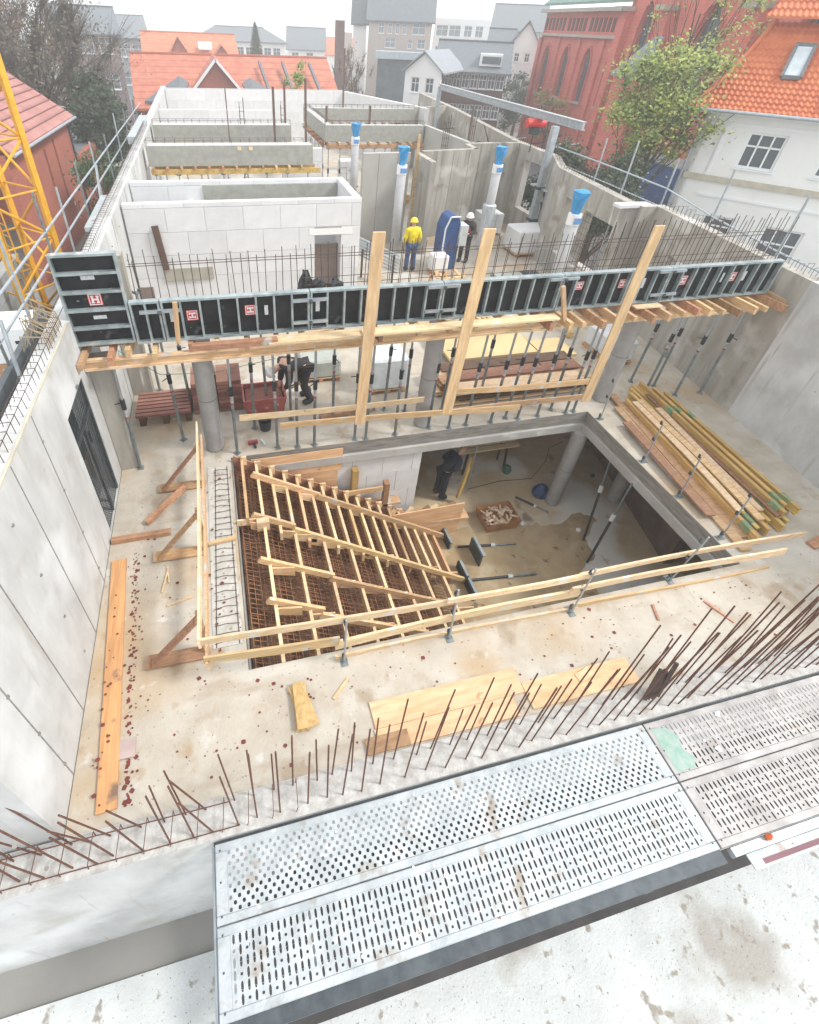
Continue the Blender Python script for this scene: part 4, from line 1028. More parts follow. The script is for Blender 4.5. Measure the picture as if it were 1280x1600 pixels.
# plywood sheets
MB().box((.12, 7.62, -.72), (2.05, 7.65, -.53)).box((.12, 7.605, -.53), (2.06, 7.625, -.10)).build('plywood_sheet', PLY, None, label='upper orange plywood board on the rear side of the stair opening', cat='plywood')
MB().box((.4, 7.63, -1.7), (1.96, 7.66, -.72)).build('plywood_sheet', PLY, None, label='pale plywood sheet below the upper board behind the stairs', cat='plywood')
q = [AY(560, 838, 7.2), AY(728, 785, 7.2), AY(712, 832, 7.2), AY(640, 838, 7.2)]
a, b, c, d = AY(615, 806, 7.1), AY(727, 786, 7.1), AY(711, 833, 7.1), AY(640, 850, 7.1)
MB().slab([a, b, c, d], (0, .03, 0)).build('plywood_sheet', PLY, None, label='plywood side sheet at the foot of the stairs, below the dark opening', cat='plywood')
MB().box((2.2, 7.45, -2.0), (3.5, 7.68, -1.93)).build('shelf_plank', WOOD, None, label='brown plank laid along the lower wall beside the stairs', cat='plank')
p = AY(605, 725, 7.6); q_ = AY(598, 762, 7.6)
MB().box((2.28, 7.5, -1.5), (2.42, 7.66, -.75)).build('yellow_girder_piece', YEL, None, label='short yellow girder piece standing against the lower wall', cat='girder')
MB().box((3.05, 7.45, -2.1), (3.17, 7.6, -1.25)).build('short_board', WOODR, None, label='brown board upright against the white block face', cat='board')
MB().box((2.2, 7.42, -1.42), (3.0, 7.46, -1.28)).build('short_board', WOOD, None, label='horizontal brown board beside the yellow girder piece', cat='board')
for k in range(8):
    x = 3.2+k*.22; o = MB().beam((x, 7.35+rnd(-.05, .05), -2.3+rnd(-.05, .05)), (x+.18, 7.42, -2.2+rnd(-.08, .08)), .1, .07).build('wood_offcut', (WOOD, WOODR, WOODL)[k % 3], None, label=ordinal(k, 8)+' wood offcut from the left in the row on the ledge beside the stairs', cat='wood offcut', group='wood offcuts on the ledge')
MB().beam((3.0, 7.3, -2.42), (5.2, 7.25, -2.5), .35, .1).build('ledge_timber', WOOD, None, label='broad timber ledge under the row of wood offcuts', cat='timber')
plank('yellow_girder', P(713, 785, -3.0)+Vector((0, 0, .2)), AY(738, 715, 8.1), .10, .06, 'yellow timber girder leaning upright beside the dark opening', YEL, 'girder')
MB().tube(P(728, 770, -2.9), AY(748, 688, 7.9), .02, 6).build('steel_tube', GALV, None, label='thin steel tube standing beside the leaning yellow girder', cat='tube')
# lower room contents
def saw():
    p = P(740, 735, -3.0)
    t = thing('saw_table', 'work bench with planks and clamps in the dark room', 'work bench', (p.x, p.y, -3.0))
    MB().box((p.x-.6, p.y-.1, -2.2), (p.x+1.2, p.y+.05, -2.15)).box((p.x-.6, p.y+.15, -2.2), (p.x+1.2, p.y+.3, -2.15)).build('bench_top', WOODL, t)
    for dx in (-.4, .9):
        for dy in (-.1, .3):
            MB().beam((p.x+dx, p.y+dy, -3), (p.x+dx*.9, p.y+dy*.7, -2.2), .05, .05).build('leg', PROPD, t)
    MB().lathe((p.x+.9, p.y-.25, -3.0), [(.1, 0), (.13, .1), (.1, .22), (.05, .26)], 10).build('drum', mat('dark_green', (.03, .12, .08), None, .5), t)
    MB().box((p.x-.2, p.y+.6, -2.6), (p.x+1.0, p.y+.75, -2.5)).build('loose_plank', WOOD, t)
    return t
saw()
pl = P(775, 815, -3.0)
bt = thing('scrap_tray', 'orange-brown wooden tray heaped with wood scraps on the lower floor', 'tray', (pl.x, pl.y, -3.0))
s = MB(); w, d, h = .47, .34, .30
for (a, b) in (((-w, -d), (w, -d)), ((w, -d), (w, d)), ((w, d), (-w, d)), ((-w, d), (-w, -d))):
    s.slab([(pl.x+a[0]*.85, pl.y+a[1]*.85, -3), (pl.x+b[0]*.85, pl.y+b[1]*.85, -3), (pl.x+b[0], pl.y+b[1], -3+h), (pl.x+a[0], pl.y+a[1], -3+h)], (0, .0, .02))
s.box((pl.x-w*.85, pl.y-d*.85, -2.998), (pl.x+w*.85, pl.y+d*.85, -2.96)); s.build('tray_body', mat('orange_ply', (.50, .25, .10), (.36, .17, .07), .6), bt)
for k in range(48):
    c = Vector((pl.x+rnd(-.38, .38), pl.y+rnd(-.26, .26), -2.74+rnd(-.04, .10))); v = Vector((rnd(-1, 1), rnd(-1, 1), rnd(-.4, .4))).normalized()*rnd(.05, .12)
    MB().beam(c-v, c+v, rnd(.03, .07), rnd(.015, .04)).build('wood_scrap', RUBBLE, bt)
p = P(843, 772, -3.0)
b = MB().lathe((p.x, p.y, -3.0), [(.2, 0), (.24, .1), (.18, .22), (.06, .36)], 10); b.v = [(v[0]*1+rnd(-.03, .03), v[1]+rnd(-.03, .03), v[2]) for v in b.v]
b.build('blue_sack', mat('dark_blue_sack', (.01, .05, .16), (.008, .03, .1), .6), None, label='dark blue sack at the foot of the lower round column', cat='sack')
def lying_prop(a, b, label):
    t = thing('lying_prop', label, 'steel prop', tuple((a+b)/2))
    MB().tube(a, a.lerp(b, .6), .03, 8).build('outer_tube', PROPD, t); MB().tube(a.lerp(b, .6), b, .022, 8).build('inner_tube', PROPM, t)
    MB().tube(a.lerp(b, .56), a.lerp(b, .63), .05, 8).build('collar', WSTICK, t)
def low(x, y, h=.04): return P(x, y, -3.0)+Vector((0, 0, h))
lying_prop(low(715, 856), low(806, 851), 'steel prop lying on the lower floor, farther one')
lying_prop(low(735, 908), low(838, 898), 'steel prop lying on the lower floor, nearer one')
lying_prop(low(805, 778), low(857, 802), 'short steel prop lying beside the lower column')
lying_prop(low(917, 880), AX(988, 755, 7.9), 'steel prop leaning up to the right slab edge')
lying_prop(low(917, 880)+Vector((.3, .6, 0)), Vector((8.3, 6.8, -.55)), 'steel prop standing behind the leaning prop')
s = MB(); pts_ = [low(730, 765, .01), low(780, 752, .01), low(830, 748, .01), low(852, 722, .01), low(858, 700, .01), low(880, 690, .01)]
s.path(pts_, .008, 4).build('cable', PROPD, None, label='dark cable snaking over the lower floor', cat='cable')
for k, (x, y) in enumerate(((925, 745), (815, 820), (903, 830))):
    p = low(x, y, 0); MB().lathe((p.x, p.y, -3), [(.05, 0), (.07, .06), (.03, .1)], 7).build('debris_lump', (PROPD, WHITE, WHITE)[k], None, label=['dark lump of debris near the brown wall', 'white crumpled litter on the lower floor', 'white litter in the wet patch'][k], cat='debris')

# ================================================================== PLANK STACK ON THE RIGHT
def hgirder(a, b, label, green=True, rnd_y=0):
    """yellow timber I-girder from a to b with green end paint"""
    a, b = Vector(a), Vector(b); d = (b-a).normalized(); t = thing('timber_girder', label, 'timber girder', tuple((a+b)/2), 0, 'yellow timber girders stacked on the right slab')
    MB().beam(a+Vector((0, 0, .08)), b+Vector((0, 0, .08)), (.03), .09).build('web', YEL, t)
    for z in (.015, .145): MB().beam(a+Vector((0, 0, z)), b+Vector((0, 0, z)), .08, .03).build('flange', YEL, t)
    if green:
        gm = mat('green_paint', (.10, .24, .15), (.34, .30, .12), .7, scale=7)
        for u in green:
            q = a.lerp(b, u); MB().beam(q+Vector((0, 0, .08)), q+d*.22+Vector((0, 0, .08)), .083, .168).build('green_mark', gm, t)
    return t
# parameterise the stack from its plan outline
nearL, farL, nearR, farR = Vector((8.55, 3.75, 0)), Vector((9.0, 8.0, 0)), Vector((9.85, 3.95, 0)), Vector((10.05, 7.9, 0))
k = 0
pos = ['leftmost', 'second from left', 'third from left', 'fourth from left', 'fifth from left', 'sixth from left', 'seventh from left', 'rightmost']
for layer in range(2):
    n = 8 if layer == 0 else 7
    for i in range(0 if layer == 0 else 4, n):
        u = (i+.5*layer)/7.5; a = nearL.lerp(nearR, u)+Vector((.05, rnd(-.15, .25), .02+layer*.165)); b_ = farL.lerp(farR, u)+Vector((.05, rnd(-.5, .3), .02+layer*.165))
        hgirder(a, b_, f'{pos[i]} yellow girder of the {"bottom" if layer==0 else "upper"} layer in the right stack', green=[rnd(.02, .06), rnd(.5, .8)] if (i+layer) % 2 or i > 4 else [rnd(.04, .1)])
for i in range(4):
    a = Vector((8.72+i*.2, 3.95+rnd(0, .3), .22)); b_ = Vector((9.12+i*.17, 7.7+rnd(-.6, .3), .23))
    plank('loose_plank', a, b_, .03, .14, ['leftmost', 'second', 'third', 'rightmost'][i]+' pale plank lying on top of the girder stack', (WOODL, WOOD, WOODL, WOODR)[i])
for i, (x0, x1, y0, y1, m, z) in enumerate(((8.25, 8.75, 3.55, 7.6, WOOD, .05), (8.42, 8.95, 3.8, 8.1, WOODR, .05), (8.18, 8.5, 4.3, 7.0, WOODR, .12))):
    plank('loose_plank', (x0+.05, y0, z), (x1, y1, z), .04, .2, ['long orange plank nearest the opening on the right slab', 'long brown plank beside the girder stack', 'short dark plank on the edge of the right slab'][i], m)
plank('loose_plank', (9.55, 3.4, .03), (10.1, 3.5, .06), .05, .16, 'red-brown board end under the near end of the girder stack', WOODR)
# boards lying behind the rear rail
bs = thing('board_stack', 'stack of shuttering boards behind the right guard planks', 'board stack', (7, 9.2, 0))
for i in range(24):
    x0 = 4.9+rnd(-.3, .3); x1 = 8.3+rnd(-.4, .4); y0 = 8.42+(i % 3)*.42+rnd(-.03, .06); zz = .04+(i//3)*.05
    MB().box((x0, y0, zz), (x1, y0+.37, zz+.032)).build('board', (WOOD, WOODR, WOODR, WOODL, BROWN)[(i*3+i//4) % 5], bs)
for i, (x0, y0, x1, y1, lb) in enumerate(((5.4, 9.9, 7.9, 11.6, 'big yellow shuttering sheet behind the board stack'), (7.95, 9.6, 8.9, 10.5, 'second yellow shuttering sheet behind the board stack'))):
    MB().box((x0, y0, .25), (x1, y1, .32)).build('shuttering_sheet', mat('yellow_sheet', (.62, .47, .25), (.52, .38, .19), .6, scale=1), None, label=lb, cat='shuttering sheet')
for i in range(5):
    hgirder((8.0+i*.14, 9.0+i*.1, .0+.0), (7.0+i*.16, 12.3, .0), ['leftmost', 'second', 'third', 'fourth', 'rightmost'][i]+' girder lying lengthwise behind the right board', False)

# tarp wrapped pallet and objects behind beam
def wrapped(x, y, w, d, h, label, m=PLASTIC, z=0):
    t = thing('wrapped_pallet', label, 'pallet', (x, y, z))
    b = MB().box((x-w/2, y-d/2, z+.12), (x+w/2, y+d/2, z+h))
    o = b.build('wrapping', m, t, bevel=.05)
    for k in (-1, 0, 1): MB().box((x+k*w*.42-.05, y-d/2, z), (x+k*w*.42+.05, y+d/2, z+.1)).build('pallet_foot', WOODR, t)
    MB().box((x-w/2, y-d/2, z+.1), (x+w/2, y+d/2, z+.12)).build('pallet_deck', WOOD, t)
    return t
wrapped(3.55, 9.6, .9, .8, .95, 'pale plastic container on a pallet left of the middle round column')
wrapped(2.05, 10.4, 1.0, .9, .6, 'pallet of grey boxes behind the bending worker', mat('greybox', (.42, .44, .40), None, .7))
wrapped(10.1, 9.9, .7, 1.2, .7, 'white plastic wrapped bundle near the right wall', mat('white_sheet', (.66, .67, .68), (.55, .57, .6), .5, scale=3, bump=.5))
wrapped(12.0, 17.6, 1.6, 1.1, 1.0, 'white wrapped pallet right of the silvery column', mat('white_sheet2', (.74, .74, .74), (.66, .66, .67), .6, scale=3, bump=.3))
wrapped(7.55, 16.1, .6, .5, .7, 'white box between the yellow worker and the blue case', WPL)
# scrap heap
hp = thing('scrap_heap', 'heap of cut orange boards behind the formwork', 'scrap heap', (7.3, 14.6, 0))
for k in range(16):
    c = Vector((7.4+rnd(-.5, .5), 14.9+rnd(-.4, .4), .1+rnd(0, .3))); v = Vector((rnd(-1, 1), rnd(-1, 1), rnd(-.5, .5))).normalized()*.22
    MB().beam(c-v, c+v, .12, .03).build('board_piece', WOOD, hp)
# pallet of red battens
pb = thing('batten_pallet', 'low stack of red-brown battens left of the first round column', 'batten stack', (-1.6, 9.3, 0))
for k in range(7): MB().box((-2.15, 8.98+k*.13, .24), (-1.02, 9.07+k*.13, .30)).build('batten', mat('redbatten', (.28, .13, .10), (.2, .09, .07), .8, tint=.3), pb)
for k in range(3): MB().box((-2.1+k*.48, 9.0, .0), (-1.98+k*.48, 9.88, .235)).build('bearer', BROWN, pb)
lt = thing('brick_rack', 'tall stack of reddish bricks hidden behind the first round column', 'brick stack', (-.5, 9.3, 0))
for i in range(8):
    for j in range(4):
        MB().box((-.95+j*.27, 9.2, .03+i*.1), (-.70+j*.27, 9.9, .12+i*.1)).build('brick', mat('redbatten', (.28, .13, .10)), lt)
# red tub
def tub(x, y):
    t = thing('mortar_tub', 'red mortar tub standing left of the bending worker', 'tub', (x, y, 0))
    s = MB(); a, b, h = .45, .33, .5
    for q0, q1 in (((-1, -1), (1, -1)), ((1, -1), (1, 1)), ((1, 1), (-1, 1)), ((-1, 1), (-1, -1))):
        i = len(s.v)
        for sc_, z in ((.82, .02), (1.0, h)):
            s.v += [(x+q0[0]*a*sc_, y+q0[1]*b*sc_, z), (x+q1[0]*a*sc_, y+q1[1]*b*sc_, z)]
        s.f.append((i, i+1, i+3, i+2))
    s.poly([(x-a*.82, y-b*.82, .02), (x+a*.82, y-b*.82, .02), (x+a*.82, y+b*.82, .02), (x-a*.82, y+b*.82, .02)])
    o = s.build('tub_body', REDP, t); md = o.modifiers.new('s', 'SOLIDIFY'); md.thickness = .015
    r = MB(); r.beam((x-a-.02, y-b, h), (x+a+.02, y-b, h), .04, .035).beam((x-a-.02, y+b, h), (x+a+.02, y+b, h), .04, .035).beam((x-a, y-b+.02, h), (x-a, y+b-.02, h), .04, .035).beam((x+a, y-b+.02, h), (x+a, y+b-.02, h), .04, .035)
    r.build('rim', REDP, t)
    MB().box((x-a*.9, y-b*.9, .05), (x+a*.9, y+b*.9, .42)).build('content', DREDP, t)
p = P(412, 648); tub(p.x+.05, p.y+.2)
p = P(415, 670)
t = thing('bucket', 'small black bucket in front of the red tub', 'bucket', (p.x, p.y, 0))
MB().lathe((p.x, p.y, 0), [(.11, 0), (.14, .24), (.125, .24), (.1, .03)], 14).build('bucket_body', PROPD, t); MB().path([(p.x-.13, p.y, .24), (p.x, p.y-.08, .3), (p.x+.13, p.y, .24)], .005, 4).build('handle', PROPM, t)
p = P(397, 694)
t = thing('power_tool', 'red hand tool lying on the floor near the slab edge', 'hand tool', (p.x, p.y, 0))
MB().beam((p.x-.12, p.y, .05), (p.x+.08, p.y+.02, .05), .06, .07).build('body', mat('tool_red', (.35, .05, .06), None, .5), t); MB().beam((p.x, p.y, .03), (p.x+.02, p.y-.14, .03), .045, .05).build('grip', PROPD, t); MB().tube((p.x+.16, p.y+.08, .03), (p.x+.22, p.y-.08, .03), .025, 8).build('battery', WSTICK, t)
p = P(540, 648)
MB().beam((p.x-.6, p.y-.05, .06), (p.x+.7, p.y+.1, .06), .14, .1).beam((p.x+.2, p.y+.15, .06), (p.x+.55, p.y+.2, .06), .1, .1).build('timber_pile', WOODR, None, label='dark red timber pieces lying behind the guard plank', cat='timber')
# black clutter on the back of the beam by the door
MB().box((1.1, 8.42, 2.72), (2.6, 9.1, 2.78)).build('platform_board', WOOD, None, label='work platform board behind the beam formwork carrying black items', cat='board')
for k, (x, y, z, lb) in enumerate(((1.48, 8.7, 2.785, 'black tool case in front of the white doorway'), (1.72, 8.72, 2.785, 'black crumpled bag left of the doorway'), (2.05, 8.72, 2.785, 'black bag at the right of the doorway'))):
    t = MB().lathe((x, y, z), [(.10, 0), (.15, .2), (.13, .36 if k else .45), (.05, .42 if k else .62)], 9); t.v = [(v[0]+rnd(-.05, .05), v[1]+rnd(-.05, .05), v[2]+rnd(-.04, .04)) for v in t.v]
    t.build('black_bag', PROPD, None, label=lb, cat='bag')
# green string
s = MB(); s.path([P(185, 548, 2.0)*1, P(250, 585, 1.6), P(330, 583, 1.6), P(430, 560, 2.1)], .006, 4)
s.build('green_line', mat('green_line', (.05, .25, .12), None, .6), None, label='thin green line strung behind the formwork props', cat='string line')
# blue case machine
t = thing('blue_machine', 'dark blue round-topped machine with a silver box, between the two workers', 'machine', (7.9, 16.6, 0))
s = MB(); prof = [(-.32, 0), (.32, 0), (.32, 1.5), (.22, 1.85), (0, 1.95), (-.2, 1.85), (-.32, 1.5)]
s.slab([(8.0+u, 16.3, z) for u, z in prof], (0, .7, 0)).build('casing', BLUED, t, bevel=.03)
MB().box((8.25, 16.2, .9), (8.55, 16.7, 1.6)).build('silver_box', mat('silverbox', (.55, .58, .58), None, .5), t)
MB().path([(7.7, 16.25, 0), (7.7, 16.25, 1.5), (7.85, 16.25, 1.9), (8.2, 16.25, 1.9)], .03, 6).build('hose', PLASTIC, t)
# silver frames stack near yellow worker
t = thing('frame_stack', 'leaning bundle of galvanised frames left of the yellow worker', 'frame bundle', (5.2, 15.5, 0))
for k in range(6):
    z = 1.35-k*.12; MB().beam((4.5+k*.02, 16.4, z), (5.75, 15.3, z-.35), .06, .05).build('frame_bar', GALV, t)
for k in range(3): MB().beam((4.7+k*.45, 16.1-k*.35, 0), (4.7+k*.45, 16.1-k*.35, 1.0), .06, .06).build('stand', STEELD, t)
# cage table at right by window
t = thing('steel_cage', 'blue-grey steel lattice box in front of the windowed wall', 'steel cage', (11.2, 15.5, 0))
for k in range(7):
    MB().tube((10.6+k*.16, 15.0, .1), (10.6+k*.16, 15.0, 1.1), .012, 5).build('cage_bar', GALV, t)
for z in (.15, .6, 1.1): MB().tube((10.6, 15.0, z), (11.6, 15.0, z), .02, 5).build('cage_rail', GALV, t)
MB().box((10.55, 14.9, .0), (11.2, 15.6, .1)).build('cage_base', STEELD, t)

# ================================================================== GANTRY + HOIST
t = thing('steel_gantry', 'galvanised steel gantry with a tall leg and long overhead girder', 'gantry', (13.0, 19.2, 0))
lg = P(826, 362); lg = Vector((12.45, 18.35, 0))
def lattice(p, q, w, name, par, m=GALV, up=(0, 0, 1)):
    MB().beam(p, q, w, w*1.1, up).build(name, m, par)
Lt = AY(870, 192, 18.35)
lt0 = Vector((Lt.x, 18.35, 0))
MB().beam(lt0, Vector((Lt.x, 18.35, 4.35)), .22, .22, up=(0, 1, 0)).build('leg', GALV, t)
MB().box((Lt.x-.3, 18.05, 0), (Lt.x+.3, 18.65, .04)).build('foot_plate', STEELD, t)
for z in (1.0, 2.2): MB().box((Lt.x-.16, 18.18, z), (Lt.x+.16, 18.52, z+.09)).build('leg_collar', STEELD, t)
pA, pB, pC = P(912, 197, 4.45), P(870, 180, 4.45), P(688, 135, 4.45)
MB().beam(pA, pC, .08, .20).build('girder_web', GALV, t)
MB().beam(pA+Vector((0, 0, .12)), pC+Vector((0, 0, .12)), .20, .03).build('girder_flange', GALVD, t)
MB().beam(pA-Vector((0, 0, .12)), pC-Vector((0, 0, .12)), .20, .03).build('girder_flange', GALVD, t)
pE = P(990, 60, 7.5)
MB().beam(pC+Vector((-.1, 0, -4.6)), pC, .18, .18, up=(0, 1, 0)).build('leg', GALV, t)
hh = P(838, 190, 4.2)
h = thing('hoist', 'red electric hoist hanging under the gantry girder', 'hoist', (hh.x, hh.y, 3.9))
MB().tube((hh.x-.4, hh.y, 4.15), (hh.x+.4, hh.y, 4.15), .16, 12).build('drum', mat('hoist_red', (.65, .03, .03), None, .4), h, smooth=False)
MB().box((hh.x-.15, hh.y-.15, 3.75), (hh.x+.15, hh.y+.15, 4.0)).build('hook_block', PROPD, h)
MB().tube((hh.x, hh.y, 3.1), (hh.x, hh.y, 3.8), .02, 6).build('hook', PROPD, h)
# tangled bars beyond the right wall
t = thing('rebar_heap', 'tangle of pale tubes and bars stored beyond the walls under the hoist', 'steel heap', (14, 24, 0))
for k in range(34):
    c = Vector((rnd(12.0, 16.0), rnd(22.5, 27.5), rnd(1.6, 3.0))); v = Vector((rnd(-1, 1), rnd(-1, 1), rnd(-.35, .35))).normalized()*rnd(.4, 1.1)
    MB().tube(c-v, c+v, .025, 5).build('tube', (GALV, DREB, PLASTIC)[k % 3], t)
t = thing('storage_platform', 'platform of boards holding the tangle of tubes', 'platform', (14, 25, 0))
MB().box((11.4, 22.3, 1.3), (12.8, 28, 1.45)).build('platform_deck', WOODR, t)
for x in (11.5, 12.6):
    for y in (22.5, 27.8): MB().tube((x, y, 0), (x, y, 1.3), .04, 6).build('leg', PROPM, t)
# tall dark starter columns bars in rear area
for k, (px_, py0, py1, Y, lb) in enumerate(((358, 137, 210, 24, 'thin dark steel post behind the second raised beam'), (430, 135, 225, 24.0, 'brown steel post at the right end of the raised beams'), (446, 128, 200, 27, 'tall rusty column bar cage near the green shrub'), (478, 122, 225, 25.0, 'tall rusty post left of the U-shaped beam'), (536, 75, 170, 38, 'tall rust-red pole by the end of the far white wall'), (510, 165, 190, 26.5, 'short dark post on the U-shaped beam'), (577, 165, 195, 26.5, 'second short dark post on the U-shaped beam'), (728, 165, 240, 22, 'thin dark pole above the streaked wall'))):
    a, b = AY(px_, py0, Y), AY(px_, py1, Y)
    MB().beam((b.x, Y, max(b.z-1.0, 0)), (b.x, Y, a.z), .09 if k not in (0, 7) else .04, .09).build('steel_post', mat('rust_post', (.17, .10, .08), (.1, .06, .05), .7), None, label=lb, cat='post')
a, b = AY(656, 210, 19.2), AY(648, 330, 19.2)
MB().beam((b.x-.12, 19.2, 0), (a.x, 19.2, a.z), .10, .05, up=(0, 1, 0)).build('timber_post', WOOD, None, label='tall thin yellow board standing beside the free-standing wall', cat='board')

# ================================================================== PEOPLE
def skin_obj(name, pts, edges, m, parent, sub=1, root=0):
    me = bpy.data.meshes.new(name); me.from_pydata([p[:3] for p in pts], edges, []); o = bpy.data.objects.new(name, me); col.objects.link(o)
    md = o.modifiers.new('skin', 'SKIN'); md.use_smooth_shade = True
    sv = me.skin_vertices[0].data
    for i, p in enumerate(pts):
        r = p[3]; sv[i].radius = (r, p[4] if len(p) > 4 else r); sv[i].use_root = (i == root)
    sb = o.modifiers.new('sub', 'SUBSURF'); sb.levels = sub; sb.render_levels = sub
    dg = bpy.context.evaluated_depsgraph_get(); ev = o.evaluated_get(dg); m2 = bpy.data.meshes.new_from_object(ev)
    o.modifiers.clear(); o.data = m2; m2.materials.clear(); m2.materials.append(m)
    for p in m2.polygons: p.use_smooth = True
    o.parent = parent
    return o
def lerp3(a, b, t): return tuple(a[i]+(b[i]-a[i])*t for i in range(3))
def person(loc, rz, label, J, jacket, trousers, helmet, scale=1.0, vest=None, shoes=PROPD, helmet_on=True):
    """J: joints in metres local; facing -Y; keys pelvis chest neck head, L/R shoulder elbow hand hip knee foot"""
    t = thing('person', label, 'person', loc, rz); t.scale = (scale,)*3
    K = J
    pts = [(*K['pelvis'], .13, .11), (*lerp3(K['pelvis'], K['chest'], .5), .125, .10), (*K['chest'], .15, .115), (*K['neck'], .055), (*lerp3(K['neck'], K['head'], .35), .058)]
    ed = [(0, 1), (1, 2), (2, 3), (3, 4)]
    hd = Vector(K['head']); nk = Vector(K['neck']); up = (hd-nk).normalized(); fw = Vector(K.get('face', (0, -1, 0))).normalized()
    for (du, df, r) in ((-.02, .0, .082), (.06, .005, .092), (.13, 0, .07)):
        p = hd+up*du+fw*df; pts.append((*p, r, r)); ed.append((len(pts)-2, len(pts)-1))
    for s in 'LR':
        sh, el, ha = K['sh'+s], K['el'+s], K['ha'+s]
        i = len(pts); pts += [(*sh, .062), (*el, .044), (*lerp3(el, ha, .85), .032), (*ha, .036, .028)]
        ed += [(2, i), (i, i+1), (i+1, i+2), (i+2, i+3)]
        d = (Vector(ha)-Vector(el)).normalized(); sd = d.orthogonal().normalized()
        for f in range(4):
            o_ = sd*(f-1.5)*.020; b0 = Vector(ha)+d*.045+o_; b1 = b0+d*(.035-.004*abs(f-1.5)); b2 = b1+d*.025+d.cross(sd)*.015
            j = len(pts); pts += [(*b0, .010), (*b1, .009), (*b2, .008)]; ed += [(i+3, j), (j, j+1), (j+1, j+2)]
        b0 = Vector(ha)+d*.01+sd*.045; b1 = b0+d*.03+sd*.012; j = len(pts); pts += [(*b0, .012), (*b1, .010)]; ed += [(i+3, j), (j, j+1)]
        hp, kn, ft = K['hp'+s], K['kn'+s], K['ft'+s]; i = len(pts)
        toe = Vector(ft)+Vector((0, -.15, -.03))
        pts += [(*hp, .09), (*kn, .062), (*ft, .045), (*toe, .04, .028)]; ed += [(0, i), (i, i+1), (i+1, i+2), (i+2, i+3)]
    skin_obj('body', pts, ed, SKIN, t)
    # nose and ears on the face are merged small lumps
    f = MB(); c = hd+up*.03+fw*.095; f.lathe(c, [(.012, -.03), (.016, -.005), (.006, .02)], 6)
    sdv = up.cross(fw).normalized()
    f.build('nose', SKIN, None).parent = t
    for sgn in (-1, 1):
        e = MB().lathe(hd+up*.035+sdv*sgn*.088, [(.01, -.03), (.018, 0), (.01, .03)], 6).build('ear', SKIN, None); e.parent = t
        e = MB().lathe(hd+up*.05+fw*.082+sdv*sgn*.032, [(.006, -.008), (.010, 0), (.006, .008)], 6).build('eye', PROPD, None); e.parent = t
    # jacket
    pts = [(*lerp3(K['pelvis'], K['chest'], -.12), .165, .14), (*lerp3(K['pelvis'], K['chest'], .5), .165, .14), (*K['chest'], .19, .15), (*lerp3(K['neck'], K['head'], .25), .08)]
    ed = [(0, 1), (1, 2), (2, 3)]
    for s in 'LR':
        i = len(pts); pts += [(*K['sh'+s], .10), (*K['el'+s], .078), (*lerp3(K['el'+s], K['ha'+s], .9), .065)]; ed += [(2, i), (i, i+1), (i+1, i+2)]
    skin_obj('jacket', pts, ed, jacket, t)
    pts = [(*K['pelvis'], .15, .125)]; ed = []
    for s in 'LR':
        i = len(pts); pts += [(*K['hp'+s], .125), (*K['kn'+s], .092), (*lerp3(K['kn'+s], K['ft'+s], .95), .085)]; ed += [(0, i), (i, i+1), (i+1, i+2)]
    skin_obj('trousers', pts, ed, trousers, t)
    for s in 'LR':
        ft = Vector(K['ft'+s]); skin_obj('boot', [(*(ft+Vector((0, .03, .10))), .085), (*(ft+Vector((0, .03, -.03))), .085, .075), (*(ft+Vector((0, -.20, -.035))), .075, .06)], [(0, 1), (1, 2)], shoes, t)
    if helmet_on:
        hm = MB(); n = 14; prof = [(.150, -.01), (.148, .0), (.125, .012), (.122, .05), (.10, .10), (.06, .13), (.015, .14)]
        hm.lathe((0, 0, 0), prof, n); me = hm.mesh('helmet', helmet, smooth=True)
        o = inst('helmet', me, t, hd+up*.06, up.to_track_quat('Z', 'Y').to_euler())
    for o in list(t.children):
        if o.name.split('.')[0] in ('nose', 'ear', 'eye'): pass
    return t
LEANB = None
STAND = dict(pelvis=(0, 0, .95), chest=(0, 0, 1.33), neck=(0, 0, 1.5), head=(0, -.02, 1.62), shL=(.2, 0, 1.42), shR=(-.2, 0, 1.42), elL=(.27, .02, 1.14), elR=(-.27, .02, 1.14),
             haL=(.24, -.12, .92), haR=(-.24, -.12, .92), hpL=(.10, 0, .90), hpR=(-.10, 0, .90), knL=(.12, -.01, .50), knR=(-.12, -.01, .50), ftL=(.13, .02, .09), ftR=(-.13, .02, .09))
person((6.6, 16.45, 0), math.pi, 'worker in a yellow jacket, jeans and yellow helmet, seen from behind', STAND, YJACK, JEAN, YPL, 1.03)
S2 = dict(STAND); S2.update(haL=(.1, -.35, 1.15), haR=(-.1, -.35, 1.15), elL=(.27, -.08, 1.15), elR=(-.27, -.08, 1.15))
pr = person((8.95, 17.0, 0), R(-40), 'worker in a black and red jacket with a white helmet by the silver box', S2, BLKC, NAVY, WPL, 1.0)
skin_obj('red_vest', [(0, 0, 1.02, .185, .16), (0, 0, 1.2, .185, .165), (0, 0, 1.4, .20, .165)], [(0, 1), (1, 2)], RJACK, pr)
skin_obj('vest_shoulders', [(-.2, 0, 1.42, .105), (0, 0, 1.42, .12), (.2, 0, 1.42, .105)], [(0, 1), (1, 2)], RJACK, pr)
BEND = dict(pelvis=(0, .0, .88), chest=(0, -.38, 1.05), neck=(0, -.56, 1.0), head=(0, -.68, .95), face=(0, -.4, -1), shL=(.2, -.44, 1.0), shR=(-.2, -.44, 1.0), elL=(.24, -.45, .75), elR=(-.24, -.42, .75),
            haL=(.14, -.52, .5), haR=(-.14, -.52, .5), hpL=(.10, 0, .85), hpR=(-.10, 0, .85), knL=(.13, -.1, .48), knR=(-.13, -.05, .48), ftL=(.16, .05, .09), ftR=(-.14, .12, .09))
person((1.55, 9.35, 0), R(-75), 'worker in dark clothes and a white helmet bending forward over a board', BEND, BLKC, BLKC, WPL, 1.08)
